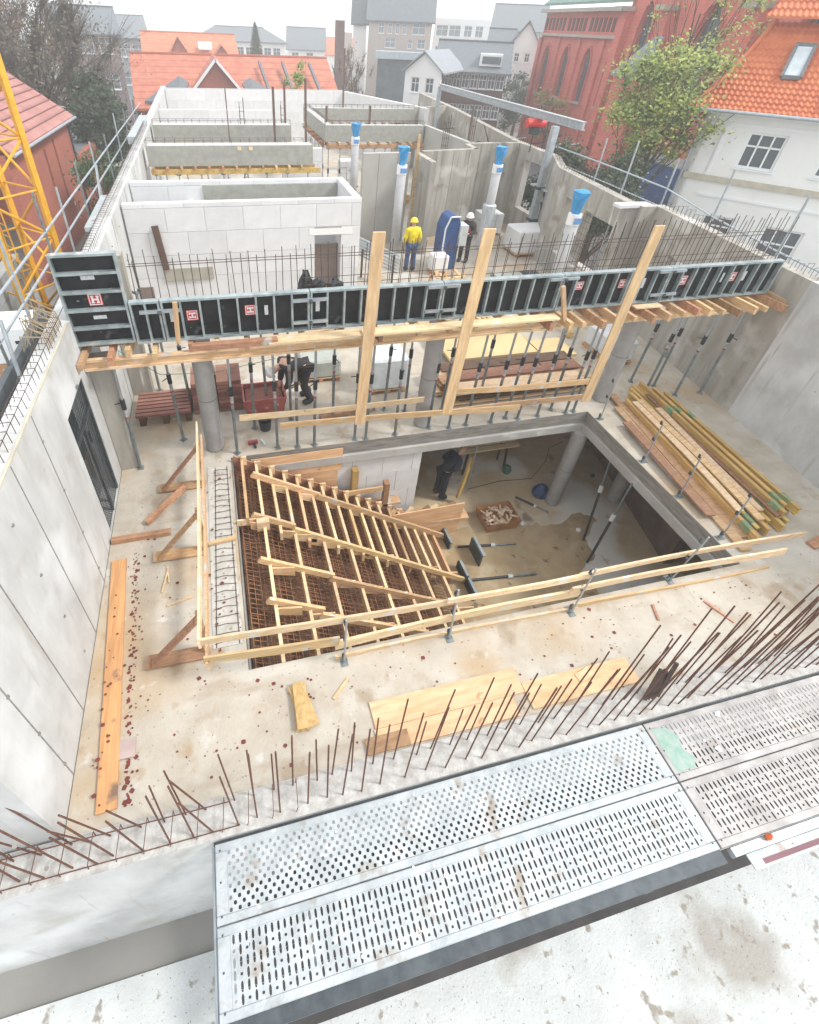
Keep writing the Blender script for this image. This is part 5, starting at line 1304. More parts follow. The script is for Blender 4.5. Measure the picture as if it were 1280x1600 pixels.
MB().beam((1.2, 9.25, .45), (1.5, 9.2, .62), .12, .03).build('held_board', WOOD, None, label='short board held by the bending worker', cat='board')
S3 = dict(S2); S3.update(chest=(0, -.22, 1.28), neck=(0, -.36, 1.40), head=(0, -.44, 1.50), shL=(.2, -.28, 1.32), shR=(-.2, -.28, 1.32))
person((5.0, 8.35, -3.0), R(100), 'worker in navy clothes bent over the bench in the dark lower room', S3, NAVY, NAVY, NAVY, 1.0, helmet_on=False)
pw = bpy.data.objects[-1] if False else None
person((12.75, 18.2, .75), R(100), 'worker in blue clothes standing in the window opening of the far wall', S2, JEAN, JEAN, NAVY, .95, helmet_on=False)

# ================================================================== LEFT SCAFFOLD, CRANE
sc_ = thing('side_scaffold', 'scaffold walkway with steel rails along the outside of the left wall', 'scaffold', (-3.2, 12, -3.4))
XR = -3.42
for z0, z1, y0, y1 in ((3.45, 3.15, 5.0, 34), (2.95, 2.65, 4.5, 34)):
    MB().tube((XR, y0, z0+.08), (XR, y1, z1), .025, 8).build('rail_tube', GALV, sc_)
for k, y in enumerate((5.4, 7.6, 9.0, 11.3, 13.0, 15.3, 17.8, 20.5, 23.5, 26.5, 30)):
    MB().tube((XR, y, -3.4), (XR, y, 3.9+rnd(-.2, .5)), .025, 8).build('standard', PROPM if k % 2 else GALV, sc_)
    MB().tube((XR, y, 2.25), (-2.66, y, 2.25), .02, 6).build('transom', GALV, sc_)
for y0, y1, m in ((2.0, 4.9, GALVD), (4.95, 8.0, GALVP), (8.05, 11.0, GALVD), (11.05, 14, GALVD), (14.05, 17, GALVD), (17.05, 20, GALVD), (20.05, 26, GALVD), (26.05, 34, GALVD)):
    MB().box((-3.36, y0, 2.27), (-3.02, y1, 2.32)).build('deck_board', m, sc_); MB().box((-3.0, y0, 2.27), (-2.69, y1, 2.32)).build('deck_board', m, sc_)
MB().box((-3.0, 4.9, 2.34), (-2.8, 8.1, 2.36)).build('red_plank', mat('pink_plank', (.38, .20, .19), None, .8), sc_)
MB().box((-2.95, 12.5, 3.05), (-2.7, 15.2, 3.15)).build('metal_plate', GALVD, None, label='pale metal plate lying on the left wall scaffold behind the tall panel', cat='metal plate')
MB().box((-2.95, 22.5, 3.1), (-2.6, 28, 3.35)).build('metal_plate', GALVD, None, label='long pale box profile lying on the far part of the left wall', cat='metal profile')
a, b = AX(0, 500, -3.05), AX(32, 590, -3.0)
MB().tube(a, b, .03, 8).build('leaning_tube', GALV, None, label='thick steel tube leaning on the scaffold at the left edge', cat='tube')
p = AX(150, 258, -3.1); q = AX(160, 330, -3.1)
MB().beam(p, q, .05, .08).build('leaning_channel', GALV, None, label='grey channel leaning against the far left rail', cat='channel')
# knot of loose stirrups at the left of tall panel
s = MB()
for k in range(14):
    y = 6.7+k*.06; s.path([(-2.75+rnd(-.05, .05), y, 3.3), (-2.7+rnd(-.08, .08), y+rnd(-.1, .1), 3.6+rnd(-.1, .15)), (-2.48, y, 3.5), (-2.45, y, 3.3)], .008, 4)
s.build('stirrup_bundle', mat('pale_rebar', (.34, .27, .18), None, .8), None, label='bundle of pale loose stirrups beside the tall formwork panel', cat='stirrups')
# crane mast
cr = thing('tower_crane', 'yellow lattice mast of a tower crane at the left edge', 'crane', (-4.6, 15, -3.4))
A = Vector((-4.2, 14.45, 0)); B = A+Vector((-1.05, .9, 0)); C_ = B+Vector((-.9, -1.05, 0)); D = A+Vector((-.9, -1.05, 0))
ZB, ZT = -3.4, 9.0
ch = [A, B, C_, D]
for c in ch: MB().beam((c.x, c.y, ZB), (c.x, c.y, ZT), .13, .13, up=(.7, .7, 0)).build('chord', CRANE, cr)
z = ZB; fl_ = 0
while z < ZT-1.2:
    for i in range(4):
        a, b = ch[i], ch[(i+1) % 4]
        if fl_ % 2: a, b = b, a
        MB().tube((a.x, a.y, z), (b.x, b.y, z+1.15), .035, 6).build('diagonal', CRANE, cr)
        MB().tube((ch[i].x, ch[i].y, z), (ch[(i+1) % 4].x, ch[(i+1) % 4].y, z), .025, 6).build('horizontal', CRANE, cr)
    z += 1.15; fl_ += 1
s = MB()
for k in range(38): s.tube((B.x-.3, B.y-.4, ZB+.3*k), (B.x-.05, B.y-.7, ZB+.3*k), .012, 5)
s.tube((B.x-.3, B.y-.4, ZB), (B.x-.3, B.y-.4, ZT), .02, 5); s.tube((B.x-.05, B.y-.7, ZB), (B.x-.05, B.y-.7, ZT), .02, 5)
s.build('ladder', CRANE, cr)
# block ballast + skip at left
bl = thing('ballast_stack', 'stack of grey concrete ballast blocks at the foot of the crane', 'ballast', (-6.6, 13.5, -3.4))
for i in range(9):
    for j in range(3): MB().box((-8.3+j*.95+rnd(0, .03), 12.4, -3.4+i*.56), (-7.4+j*.95, 15.4, -2.87+i*.56)).build('block', mat('ballast', (.36, .38, .39), (.28, .30, .31), .85, tint=.12), bl)
p = P(22, 490, 1.6)
t = thing('white_box', 'white metal cabinet with a dark slot below the left scaffold', 'cabinet', (p.x, p.y, 0))
MB().box((p.x-.6, p.y-.5, .6), (p.x+.35, p.y+.4, 1.5)).build('cabinet_body', RENDW, t, bevel=.04); MB().box((p.x+.0, p.y-.505, 1.1), (p.x+.3, p.y-.5, 1.18)).build('slot', PROPD, t)
MB().box((p.x-.6, p.y-.5, -3.4), (p.x+.35, p.y+.4, .595)).build('plinth', WOODR, t)

# ================================================================== RIGHT RAILING
rr = thing('right_railing', 'galvanised tube railing on posts outside the right wall', 'railing', (12.9, 12, -3.4))
railp = [(12.9, 18.6, 3.62), (12.9, 15.3, 3.6), (12.9, 12.9, 3.55), (12.9, 11.1, 3.3), (12.9, 9.0, 3.1), (12.9, 5.5, 2.9)]
for a, b in zip(railp[:-1], railp[1:]):
    MB().tube(a, b, .024, 8).build('rail_tube', GALV, rr)
    MB().tube(Vector(a)-Vector((0, 0, .5)), Vector(b)-Vector((0, 0, .5)), .02, 8).build('rail_tube', GALV, rr)
for y, h in ((16.1, 4.33), (14.65, 4.5), (12.9, 4.34), (11.06, 4.45), (9.0, 4.35), (7.0, 4.3)):
    MB().tube((12.92, y, -3.4), (12.92, y, h), .026, 8).build('standard', GALV, rr)
MB().box((12.35, 5, 2.2), (12.88, 19, 2.26)).build('deck_board', GALVD, rr)

# ================================================================== VEGETATION
def leafmat(name, c, c2): return mat(name, c, c2, .7, scale=.9, detail=3, contrast=(.4, .6))
def tree(name, label, base, h, cr_r, crown_c, leafm, barkm, nleaf, lsize, limbs=9, spread=1.0, twigs=0, seed=1, clumps=26, trunk_r=.2, cat='tree', squash=1.0):
    rg = random.Random(seed); base = Vector(base); cc = Vector(crown_c)
    t = thing(name, label, cat, tuple(base))
    s = MB(); top = Vector((cc.x, cc.y, cc.z))
    s.tube(base, base.lerp(top, .5), trunk_r, 8, trunk_r*.7); s.tube(base.lerp(top, .5), top, trunk_r*.7, 7, trunk_r*.3)
    cl = []
    for k in range(clumps):
        while True:
            v = Vector((rg.uniform(-1, 1), rg.uniform(-1, 1), rg.uniform(-1, 1)))
            if .35 < v.length < 1: break
        cl.append(cc+Vector((v.x*cr_r*spread, v.y*cr_r*spread, v.z*cr_r*squash)))
    for k in range(min(limbs, len(cl))):
        b0 = base.lerp(top, rg.uniform(.35, .9)); e = cl[k]; m_ = b0.lerp(e, .5)+Vector((rg.uniform(-.2, .2), rg.uniform(-.2, .2), rg.uniform(0, .3)))
        s.tube(b0, m_, trunk_r*.35, 5, trunk_r*.22); s.tube(m_, e, trunk_r*.22, 5, trunk_r*.06)
        for q in range(4):
            e2 = e+Vector((rg.uniform(-1, 1), rg.uniform(-1, 1), rg.uniform(-.3, 1)))*cr_r*.35; s.tube(m_.lerp(e, rg.random()), e2, trunk_r*.09, 4, trunk_r*.03)
    for k in range(twigs):
        c = rg.choice(cl); v = (c-base.lerp(top, .5)).normalized()+Vector((rg.uniform(-.7, .7), rg.uniform(-.7, .7), rg.uniform(-.2, .8)))
        a = c-v*rg.uniform(0, .5)*cr_r*.5; b = a+v*rg.uniform(.15, .45)*cr_r; s.tube(a, b, .014, 3, .004, cap=False)
    s.build('trunk', barkm, t)
    if nleaf:
        l = MB()
        for k in range(nleaf):
            c = rg.choice(cl); r = abs(rg.gauss(0, .5))*cr_r*.42
            v = Vector((rg.gauss(0, 1), rg.gauss(0, 1), rg.gauss(0, .8))).normalized()
            p = c+v*r; a = Vector((rg.gauss(0, 1), rg.gauss(0, 1), rg.gauss(0, 1))).normalized(); b = a.orthogonal().normalized()
            q = lsize*rg.uniform(.6, 1.3)
            l.poly([p-a*q, p+b*q*.6, p+a*q, p-b*q*.6])
        l.build('crown', leafm, t)
    return t
BARK = mat('bark', (.10, .085, .07), (.06, .05, .042), .9, scale=6)
GREEN = leafmat('spring_green', (.34, .38, .08), (.16, .22, .045))
DGREEN = leafmat('dark_green_leaf', (.035, .06, .022), (.018, .035, .014))
REDBR = leafmat('russet_leaf', (.22, .13, .085), (.15, .09, .06))
OLIVE = leafmat('olive_leaf', (.15, .17, .07), (.10, .11, .05))
p = azp(42.2, 30)
tree('broadleaf_tree', 'bright green leafy tree in front of the red church', (p.x, p.y, -3.4), 9, 2.2, (p.x, p.y, 4.75), GREEN, BARK, 17000, .08, seed=3, twigs=260, clumps=70, trunk_r=.16, spread=1.2, limbs=30)
p = azp(42.5, 34)
tree('broadleaf_tree', 'thin tall twiggy tree rising above the green one by the church roof', (p.x, p.y, -3.4), 12, 2.6, (p.x, p.y, 8.0), GREEN, BARK, 2200, .08, seed=5, clumps=22, trunk_r=.10, twigs=130, squash=1.5)
p = azp(37.0, 27)
tree('evergreen_bush', 'dark evergreen bush left of the blue trailer', (p.x, p.y, -3.4), 3, 2.1, (p.x, p.y, 1.5), DGREEN, BARK, 16000, .10, seed=6, clumps=24, cat='bush', spread=1.2, squash=.75)
p = azp(40.0, 26)
tree('evergreen_bush', 'second dark evergreen bush partly hidden below the green tree', (p.x, p.y, -3.4), 3, 1.5, (p.x, p.y, 1.0), DGREEN, BARK, 9000, .09, seed=9, clumps=20, cat='bush', spread=1.2, squash=.7)
p = azp(30.2, 75)
tree('conifer', 'dark conifer between the white house and the church', (p.x, p.y, -3.4), 8, 2.6, (p.x, p.y, 0.2), DGREEN, BARK, 5000, .16, seed=8, clumps=26, squash=1.2)
p = azp(33.3, 62)
tree('climbing_shrub', 'green and yellow shrub against the church wall between two windows', (p.x, p.y, -3.4), 6, 1.9, (p.x, p.y, .7), leafmat('yellow_leaf', (.34, .30, .06), (.22, .16, .05)), BARK, 2600, .12, seed=12, clumps=16, squash=1.3, cat='shrub')
p = azp(-13.5, 46)
tree('bare_tree', 'large half bare tree with russet and green twigs behind the red brick house', (p.x, p.y, -3.4), 12, 6.0, (p.x-.5, p.y, 4.3), mat('brown_olive', (.15, .12, .085), (.08, .075, .05), .8, scale=.5), BARK, 13000, .10, seed=14, clumps=60, limbs=34, trunk_r=.3, twigs=4200)
p = azp(-16.0, 58)
tree('bare_tree', 'russet bare tree at the upper left corner of the view', (p.x, p.y, -3.4), 13, 6.0, (p.x, p.y, 5.2), REDBR, BARK, 9000, .12, seed=15, clumps=50, limbs=24, trunk_r=.3, twigs=4200)
p = azp(-9.5, 42)
tree('evergreen_tree', 'dense dark evergreen tree beside the street at left', (p.x, p.y, -3.4), 8, 1.7, (p.x, p.y, 1.3), DGREEN, BARK, 14000, .13, seed=16, clumps=50, squash=1.6)
p = azp(-9.6, 31)
tree('hedge_bush', 'green bush beyond the left scaffold', (p.x, p.y, -3.4), 5, 2.0, (p.x, p.y, -.4), leafmat('mid_green', (.07, .12, .04), (.04, .07, .025)), BARK, 5000, .09, seed=17, clumps=26, cat='bush', squash=1.2)
p = azp(5.3, 95)
t = thing('fir_tree', 'pointed grey-green fir tree in front of the far white building', 'tree', (p.x, p.y, -3.4))
MB().tube((p.x, p.y, -3.4), (p.x, p.y, 7.0), .22, 7, .03).build('trunk', BARK, t)
l = MB(); rg = random.Random(4)
for k in range(4200):
    u = rg.random()**.7; z = 6.8-u*8.5; r = (.15+u*2.5)*rg.uniform(.3, 1); a = rg.uniform(0, 6.28)
    c = Vector((p.x+r*math.cos(a), p.y+r*math.sin(a), z-r*.25)); d = Vector((math.cos(a), math.sin(a), -.4))*.28; e = Vector((-math.sin(a), math.cos(a), 0))*.1
    l.poly([c-d, c+e, c+d, c-e])
l.build('crown', DGREEN, t)
p = azp(8.9, 44)
tree('young_tree', 'small yellow-green young tree before the long red roof', (p.x, p.y, -3.4), 6, 1.0, (p.x, p.y, 3.2), GREEN, BARK, 2200, .09, seed=22, clumps=14, squash=1.7, trunk_r=.06)
for k, (az, D, hz, lb) in enumerate(((13.4, 62, 5, 'bare brown tree just right of the long red roof'), (15.0, 60, 4.5, 'bare grey tree in front of the beige block'), (14.2, 70, 5.5, 'taller bare tree beside the brick chimney tower'))):
    p = azp(az, D); tree('bare_tree', lb, (p.x, p.y, -3.4), 8, 1.7, (p.x, p.y, hz-3), REDBR, BARK, 350, .1, seed=30+k, clumps=16, limbs=14, twigs=420, trunk_r=.14, squash=2.0)

# ================================================================== BUILDINGS
def gable(parent, A, B, depth, z0, z1, ridge, roofm, wallm, over=.5, hip=0, name='roof'):
    """building: front wall A->B, depth to the left-hand normal; gable roof with the ridge parallel to A-B"""
    A = Vector((A[0], A[1], 0)); B = Vector((B[0], B[1], 0)); d = (B-A).normalized(); n = Vector((-d.y, d.x, 0)); L = (B-A).length
    Z = Vector((0, 0, 1))
    R0, R1 = A+n*depth/2+d*hip+Z*ridge, B+n*depth/2-d*hip+Z*ridge
    s = MB(); sl = (ridge-z1)/(depth/2)
    f0, f1 = A-n*over-d*(over if not hip else over)+Z*(z1-sl*over), B-n*over+d*over+Z*(z1-sl*over)
    b0, b1 = A+n*(depth+over)-d*over+Z*(z1-sl*over), B+n*(depth+over)+d*over+Z*(z1-sl*over)
    r0 = R0-(d*over if not hip else d*0); r1 = R1+(d*over if not hip else d*0)
    s.slab([f0, f1, r1, r0], (0, 0, -.18)); s.slab([b1, b0, r0, r1], (0, 0, -.18))
    if hip: s.slab([b0, f0, r0], (0, 0, -.18)); s.slab([f1, b1, r1], (0, 0, -.18))
    rf = s.build(name, roofm, parent)
    if not hip:
        w = MB(); w.slab([A+Z*z1, A+n*depth+Z*z1, A+n*depth/2+Z*(ridge-.2)], tuple(d*.25)); w.slab([B+Z*z1, B+n*depth+Z*z1, B+n*depth/2+Z*(ridge-.2)], tuple(-d*.25))
        w.build('gable_wall', wallm, parent)
    MB().beam(r0+Z*.04, r1+Z*.04, .25, .14).build('ridge', roofm, parent)
    return rf
def facade(parent, A, B, z0, z1, wins, wallm, t=.3, framem=RENDW, glass=GLASS, mull=(2, 2), rec=.12, name='wall', fw=.07, sill=True):
    """wall with recessed windows; wins (u,z,w,h) with u along A->B (centre)"""
    A = Vector((A[0], A[1], 0)); B = Vector((B[0], B[1], 0)); d = (B-A).normalized(); n = Vector((-d.y, d.x, 0))
    MB().wall((A.x, A.y), (B.x, B.y), t, z0, z1, [(u-w/2, u+w/2, z, z+h) for u, z, w, h in wins]).build(name, wallm, parent)
    for u, z, w, h in wins:
        c0 = A+d*(u-w/2)+n*rec; c1 = A+d*(u+w/2)+n*rec
        s = MB(); Z = Vector((0, 0, 1))
        s.beam(c0+Z*(z+fw/2), c1+Z*(z+fw/2), .05, fw); s.beam(c0+Z*(z+h-fw/2), c1+Z*(z+h-fw/2), .05, fw)
        s.beam(c0+d*fw/2+Z*(z+fw), c0+d*fw/2+Z*(z+h-fw), fw, .05, up=tuple(n)); s.beam(c1-d*fw/2+Z*(z+fw), c1-d*fw/2+Z*(z+h-fw), fw, .05, up=tuple(n))
        for k in range(1, mull[0]):
            q = c0.lerp(c1, k/mull[0]); s.beam(q+Z*(z+fw), q+Z*(z+h-fw), fw*.7, .045, up=tuple(n))
        for k in range(1, mull[1]):
            zz = z+h*(k/mull[1] if mull[1] > 2 else .62); s.beam(c0+d*fw+Z*zz, c1-d*fw+Z*zz, .045, fw*.7)
        f = s.build('window', framem, parent)
        g = MB(); e = n*.03; g.slab([c0+e+Z*z, c1+e+Z*z, c1+e+Z*(z+h), c0+e+Z*(z+h)], tuple(n*.01)); o = g.build('pane', glass, f)
        if sill: MB().beam(A+d*(u-w/2-.05)-n*.03+Z*(z-.03), A+d*(u+w/2+.05)-n*.03+Z*(z-.03), .10, .06).build('sill', framem, f)
def dirn(A, B):
    A = Vector((A[0], A[1], 0)); B = Vector((B[0], B[1], 0)); d = (B-A).normalized(); return A, B, d, Vector((-d.y, d.x, 0)), (B-A).length

# --- white house at right
wh = thing('white_house', 'white rendered house with an orange tiled roof at the right edge', 'house', (24, 18, -3.4))
A = azp(45.7, 30); fd = Vector((.64, -.768, 0)).normalized(); B = A+fd*11
A2, B2 = (A.x, A.y), (B.x, B.y)
dn = Vector((-fd.y, fd.x, 0))   # pointing away? check sign
W1 = [(2.55, 2.6, 1.4, 1.4), (5.3, 2.62, 1.35, 1.35), (8.6, 2.62, 1.35, 1.35)]
W0 = [(2.2, -.65, 1.3, 1.2), (4.75, -1.3, 1.5, 1.8), (8.4, -.95, 1.7, 1.9)]
facade(wh, A2, B2, -3.4, 4.55, W1+W0, RENDER, mull=(3, 2), fw=.10, glass=GLASS)
MB().wall((A.x, A.y), ((A+dn*9).x, (A+dn*9).y), -.3, -3.4, 4.55).build('side_wall', RENDER, wh)
MB().beam(A-dn*.06+Vector((0, 0, 2.05))+fd*.05, B-dn*.06+Vector((0, 0, 2.05)), .14, .22).build('string_course', mat('sand_stone', (.55, .50, .40), None, .8), wh)
MB().beam(A-dn*.03+Vector((0, 0, 1.35))+fd*.9, B-dn*.03+Vector((0, 0, 1.35)), .06, .10).build('lower_band', RENDW, wh)
MB().beam(A-dn*.03+fd*.95+Vector((0, 0, 2.15)), A-dn*.03+fd*.95+Vector((0, 0, 4.5)), .12, .06, up=tuple(dn)).build('pilaster', RENDW, wh)
MB().beam(A-dn*.03+fd*.95+Vector((0, 0, 4.2)), B-dn*.03+Vector((0, 0, 4.2)), .06, .12).build('frieze', RENDW, wh)
# downpipe
MB().path([A-dn*.55+fd*-.35+Vector((0, 0, 4.45)), A-dn*.12+fd*-.05+Vector((0, 0, 4.0)), A-dn*.12+fd*-.05+Vector((0, 0, -3.4))], .05, 8).build('downpipe', GALV, wh)
# eaves soffit + gutter + bellcast hip roof with real pantile relief
ez, bz, setb = 4.72, 7.75, 2.9
eo = .75
e0 = A-dn*eo-fd*eo+Vector((0, 0, ez)); e1 = B-dn*eo+Vector((0, 0, ez))
MB().slab([e0-Vector((0, 0, .12)), e1-Vector((0, 0, .12)), e1+dn*(eo+.2)-Vector((0, 0, .12)), e0+dn*(eo+.2)+fd*0-Vector((0, 0, .12))], (0, 0, .08)).build('soffit', RENDW, wh)
MB().slab([e0-Vector((0, 0, .12)), e0+dn*9-Vector((0, 0, .12)), e0+dn*9+fd*(eo)-Vector((0, 0, .12)), e0+fd*eo+dn*.96-Vector((0, 0, .121))], (0, 0, .078)).build('soffit', RENDW, wh)
MB().tube(e0-dn*.06-Vector((0, 0, .02)), e1-dn*.06-Vector((0, 0, .02)), .07, 10).build('gutter', GALV, wh)
def pantile(name, org, along_, inw, L, rows, prof, hipl, parent, m, cw=.21, sub=4, hipr=None):
    """stepped wavy tile surface; prof(t)->(inset, z) t in 0..1; hip start follows hipl(t)"""
    vs, fs = [], []; ncol = int(L/cw*sub)
    for r in range(rows):
        t0, t1 = r/rows, (r+1)/rows
        ins0, z0 = prof(t0); ins1, z1 = prof(t1)
        i0 = len(vs)
        for tt, ins, z, lift in ((t0, ins0, z0, .075), (t1, ins1, z1, .0)):
            for c in range(ncol+1):
                u = c/ncol*L; w = .032*math.cos(2*math.pi*u/cw)
                uu = max(u, hipl(tt))
                p = org+along_*uu+inw*ins+Vector((0, 0, z+lift+w)); vs.append(p)
        # riser under the row's lower edge
        for c in range(ncol+1):
            u = c/ncol*L; uu = max(u, hipl(t0)); p = org+along_*uu+inw*ins0+Vector((0, 0, z0-.02)); vs.append(p)
        n1 = ncol+1
        for c in range(ncol):
            fs.append((i0+c, i0+c+1, i0+n1+c+1, i0+n1+c)); fs.append((i0+2*n1+c, i0+2*n1+c+1, i0+c+1, i0+c))
    o = MB(); o.v = [tuple(v) for v in vs]; o.f = fs
    return o.build(name, m, parent)
def prof(t): return (3.3*t**.85*1.0, (bz-ez)*(.72*t+.28*t*t))
HF = .5
pantile('tile_roof', e0, fd, dn, 11.5, 15, prof, lambda t: prof(t)[0]*HF, wh, TILEO)
sl_ = MB()
for k in range(8):
    a, b = prof(k/8), prof((k+1)/8)
    sl_.slab([e0+fd*a[0]*HF+dn*a[0]+Vector((0, 0, a[1]-.02)), e0+fd*b[0]*HF+dn*b[0]+Vector((0, 0, b[1]-.02)), e0+fd*b[0]*HF+dn*(9-b[0])+Vector((0, 0, b[1]-.02)), e0+fd*a[0]*HF+dn*(9-a[0])+Vector((0, 0, a[1]-.02))], (0, 0, .05))
    sl_.tube(e0+fd*a[0]*HF+dn*a[0]+Vector((0, 0, a[1]+.06)), e0+fd*b[0]*HF+dn*b[0]+Vector((0, 0, b[1]+.06)), .09, 8)
sl_.build('hip_side', TILEO, wh)
t0 = e0+fd*1.25+dn*2.6+Vector((0, 0, bz-ez+.12))
pantile('tile_roof', t0, fd, dn, 10, 8, lambda t: (2.6*t, 2.1*t), lambda t: 1.0*t, wh, TILEO)
# skylight
c = AD(1244, 102, 30.9)
def skylight(u0, v0, w, h, par):
    def pt(u, v, lift):
        i, z = prof(v); return e0+fd*u+dn*i+Vector((0, 0, z+lift))
    q = [pt(u0, v0, .16), pt(u0+w, v0, .16), pt(u0+w, v0+h, .16), pt(u0, v0+h, .16)]
    f = MB().beam(q[0], q[1], .12, .14).beam(q[1], q[2], .12, .14).beam(q[2], q[3], .16, .14).beam(q[3], q[0], .12, .14).build('skylight', SLATE, par)
    MB().slab([q[0], q[1], q[2], q[3]], (0, 0, .02)).build('pane', mat('skylight_glass', (.55, .62, .66), None, .08, spec=.9), f)
skylight(2.75, .42, .62, .34, wh)
skylight(4.6, .12, .8, .3, wh)

# --- red brick house at left
rb = thing('brick_house', 'red brick house with a pinkish tiled roof and tall slit windows at left', 'house', (-9, 32, -3.4))
A = (-8.15, 25.0); B = (-7.62, 35.2)
facade(rb, A, B, -3.4, 2.25, [(4.9, -1.6, .28, 3.2), (6.6, -1.4, .28, 3.2), (7.9, -2.6, .5, .9)], BRICKR, mull=(1, 1), framem=STONE, fw=.05, sill=False)
MB().wall(B, (-16, 35.6), .3, -3.4, 2.25).build('end_wall', BRICKR, rb)
A_, B_, d, n, L = dirn(A, B)
s = MB(); Z = Vector((0, 0, 1))
s.slab([A_-n*.3+Z*2.2, B_-n*.3+d*.3+Z*2.2, B_+n*4.2+d*.3+Z*5.4, A_+n*4.2+Z*5.4], (0, 0, .14)); s.slab([A_+n*4.2+Z*5.4, B_+n*4.2+d*.3+Z*5.4, B_+n*8.6+d*.3+Z*2.2, A_+n*8.6+Z*2.2], (0, 0, .14))
s.build('roof', TILEP, rb)
s = MB()
for k in range(1, 13):
    u = k/13; s.beam(A_-n*.3+n*4.5*u+Z*(2.36+3.2*u), B_-n*.3+d*.3+n*4.5*u+Z*(2.36+3.2*u), .05, .04)
s.build('tile_course', mat('dark_course', (.24, .10, .09), None, .7), rb)
MB().slab([B_+Z*2.25, B_+n*8.4+Z*2.25, B_+n*4.2+Z*5.3], tuple(-d*.3)).build('gable_wall', BRICKR, rb)
MB().tube(A_-n*.38+Z*2.25, B_-n*.38+d*.3+Z*2.25, .07, 8).build('gutter', GALV, rb)
MB().tube(B_-n*.08-d*.5+Z*-3.4, B_-n*.08-d*.5+Z*2.2, .05, 8).build('downpipe', STEELD, rb)
for k, (u, z) in enumerate(((6.9, -1.6), (8.6, -.8), (9.1, .1))): MB().box((A_+d*u-n*.12+Z*z)[:], (A_+d*(u+.15)-n*.001+Z*(z+.2)+Vector((.14, 0, 0)))[:]).build('wall_lamp', RENDW, rb)
an = thing('brick_annex', 'low red brick annex with a flat grey roof beyond the brick house', 'annex', (-8, 38, -3.4))
MB().wall((-7.55, 35.6), (-7.3, 41.5), .3, -3.4, .2).wall((-7.55, 35.5), (-7.56, 35.52), .3, -3.4, .2).build('wall', BRICKR, an); MB().box((-12, 36, .0), (-7.65, 41.4, .12)).build('flat_roof', SLATE, an)

# --- long red roof building
lr = thing('red_roof_house', 'long low house with a bright red tiled roof and central brick gable', 'house', (4, 56, -3.4))
Af, Bf = (-5.4, 53), (12.6, 54)
ra = azp(-5.2, 60)
gable(lr, Af, Bf, 13, -3.4, .85, 4.25, TILER, BRICKR, .4)
facade(lr, Af, Bf, -3.4, .85, [(2, -2.2, 1.2, 1.5), (5, -2.2, 1.2, 1.5), (14, -2.2, 1.2, 1.5)], BRICKR)
MB().wall(Af, (Af[0]-.3, 66), -.01+.3, -3.4, .85).build('side_wall', BRICKD, lr)
# brick gable dormer with white verges
gc = azp(1.4, 52.0); ap = 7-.055*52
gx = gc.x; gy = 52.2
q0, q1, q2 = (gx-3.0, gy, .9), (gx+3.0, gy, .9), (gx+.1, gy, ap-.05)
MB().slab([q0, q1, q2], (0, .3, 0)).box((gx-3.0, gy, -3.4), (gx+3.0, gy+.3, .9)).build('gable_wall', BRICKR, lr)
s = MB(); s.slab([(gx-3.5, gy-.25, .45), (gx+.1, gy-.25, ap+.12), (gx+.1, gy+7, ap+.12), (gx-3.5, gy+4, .45)], (0, 0, .14)); s.slab([(gx+3.5, gy-.25, .45), (gx+.1, gy-.25, ap+.12), (gx+.1, gy+7, ap+.12), (gx+3.5, gy+4, .45)], (0, 0, .14))
s.build('gable_roof', TILER, lr)
MB().beam((gx-3.5, gy-.3, .5), (gx+.1, gy-.3, ap+.15), .12, .2).beam((gx+3.5, gy-.3, .5), (gx+.1, gy-.3, ap+.15), .12, .2).build('verge_board', RENDW, lr)
for sx in (-1, 1):
    MB().slab([(gx+sx*3.3, gy+.5, .95), (gx+sx*6.2, gy+.9, 1.0), (gx+sx*3.1, gy+2.6, 2.75), (gx+sx*2.3, gy+2.3, 2.3)], (0, .0, .15)).build('valley_side', SLATE, lr)
for k, xx in enumerate((6.2, 8.4, 11.0)):
    MB().slab([(xx-.12, 53.2, 1.05), (xx+.12, 53.2, 1.05), (xx-.5, 58.2, 3.7), (xx-.7, 58.2, 3.7)], (0, 0, .32)).build('fire_wall', SLATE, lr)
# --- orange roof house behind
orh = thing('orange_roof_house', 'house with an orange roof and two pointed dormers behind the long red roof', 'house', (0, 88, -3.4))
gable(orh, (-6.4, 80), (5.0, 80.5), 12, -3.4, 2.6, 5.35, TILEO2, BRICKR, .4)
facade(orh, (-6.4, 80), (5.0, 80.5), -3.4, 2.6, [(3, -1, 1, 1.2)], BRICKR)
for gx2, ap2 in ((-2.2, 4.9), (3.0, 4.2)):
    MB().slab([(gx2-1.7, 79.2, 2.2), (gx2+1.7, 79.2, 2.2), (gx2, 79.2, ap2)], (0, .3, 0)).build('dormer_wall', BRICKR, orh)
    MB().slab([(gx2-2.0, 79.0, 1.95), (gx2, 79.0, ap2+.1), (gx2, 85, ap2+.1), (gx2-2.0, 83, 1.95)], (0, 0, .12)).slab([(gx2+2.0, 79.0, 1.95), (gx2, 79.0, ap2+.1), (gx2, 85, ap2+.1), (gx2+2.0, 83, 1.95)], (0, 0, .12)).build('dormer_roof', TILER, orh)
    for q in (-.55, .55):
        f = MB().box((gx2+q-.4, 79.1, 2.25), (gx2+q+.4, 79.19, 3.0)).build('window', RENDW, orh); MB().box((gx2+q-.28, 79.07, 2.35), (gx2+q+.28, 79.1, 2.9)).build('pane', GLASS, f)
MB().slab([(.2, 81.6, 3.75), (1.9, 81.6, 3.75), (1.9, 82.9, 4.35), (.2, 82.9, 4.35)], (0, 0, .2)).build('skylight', RENDW, orh)

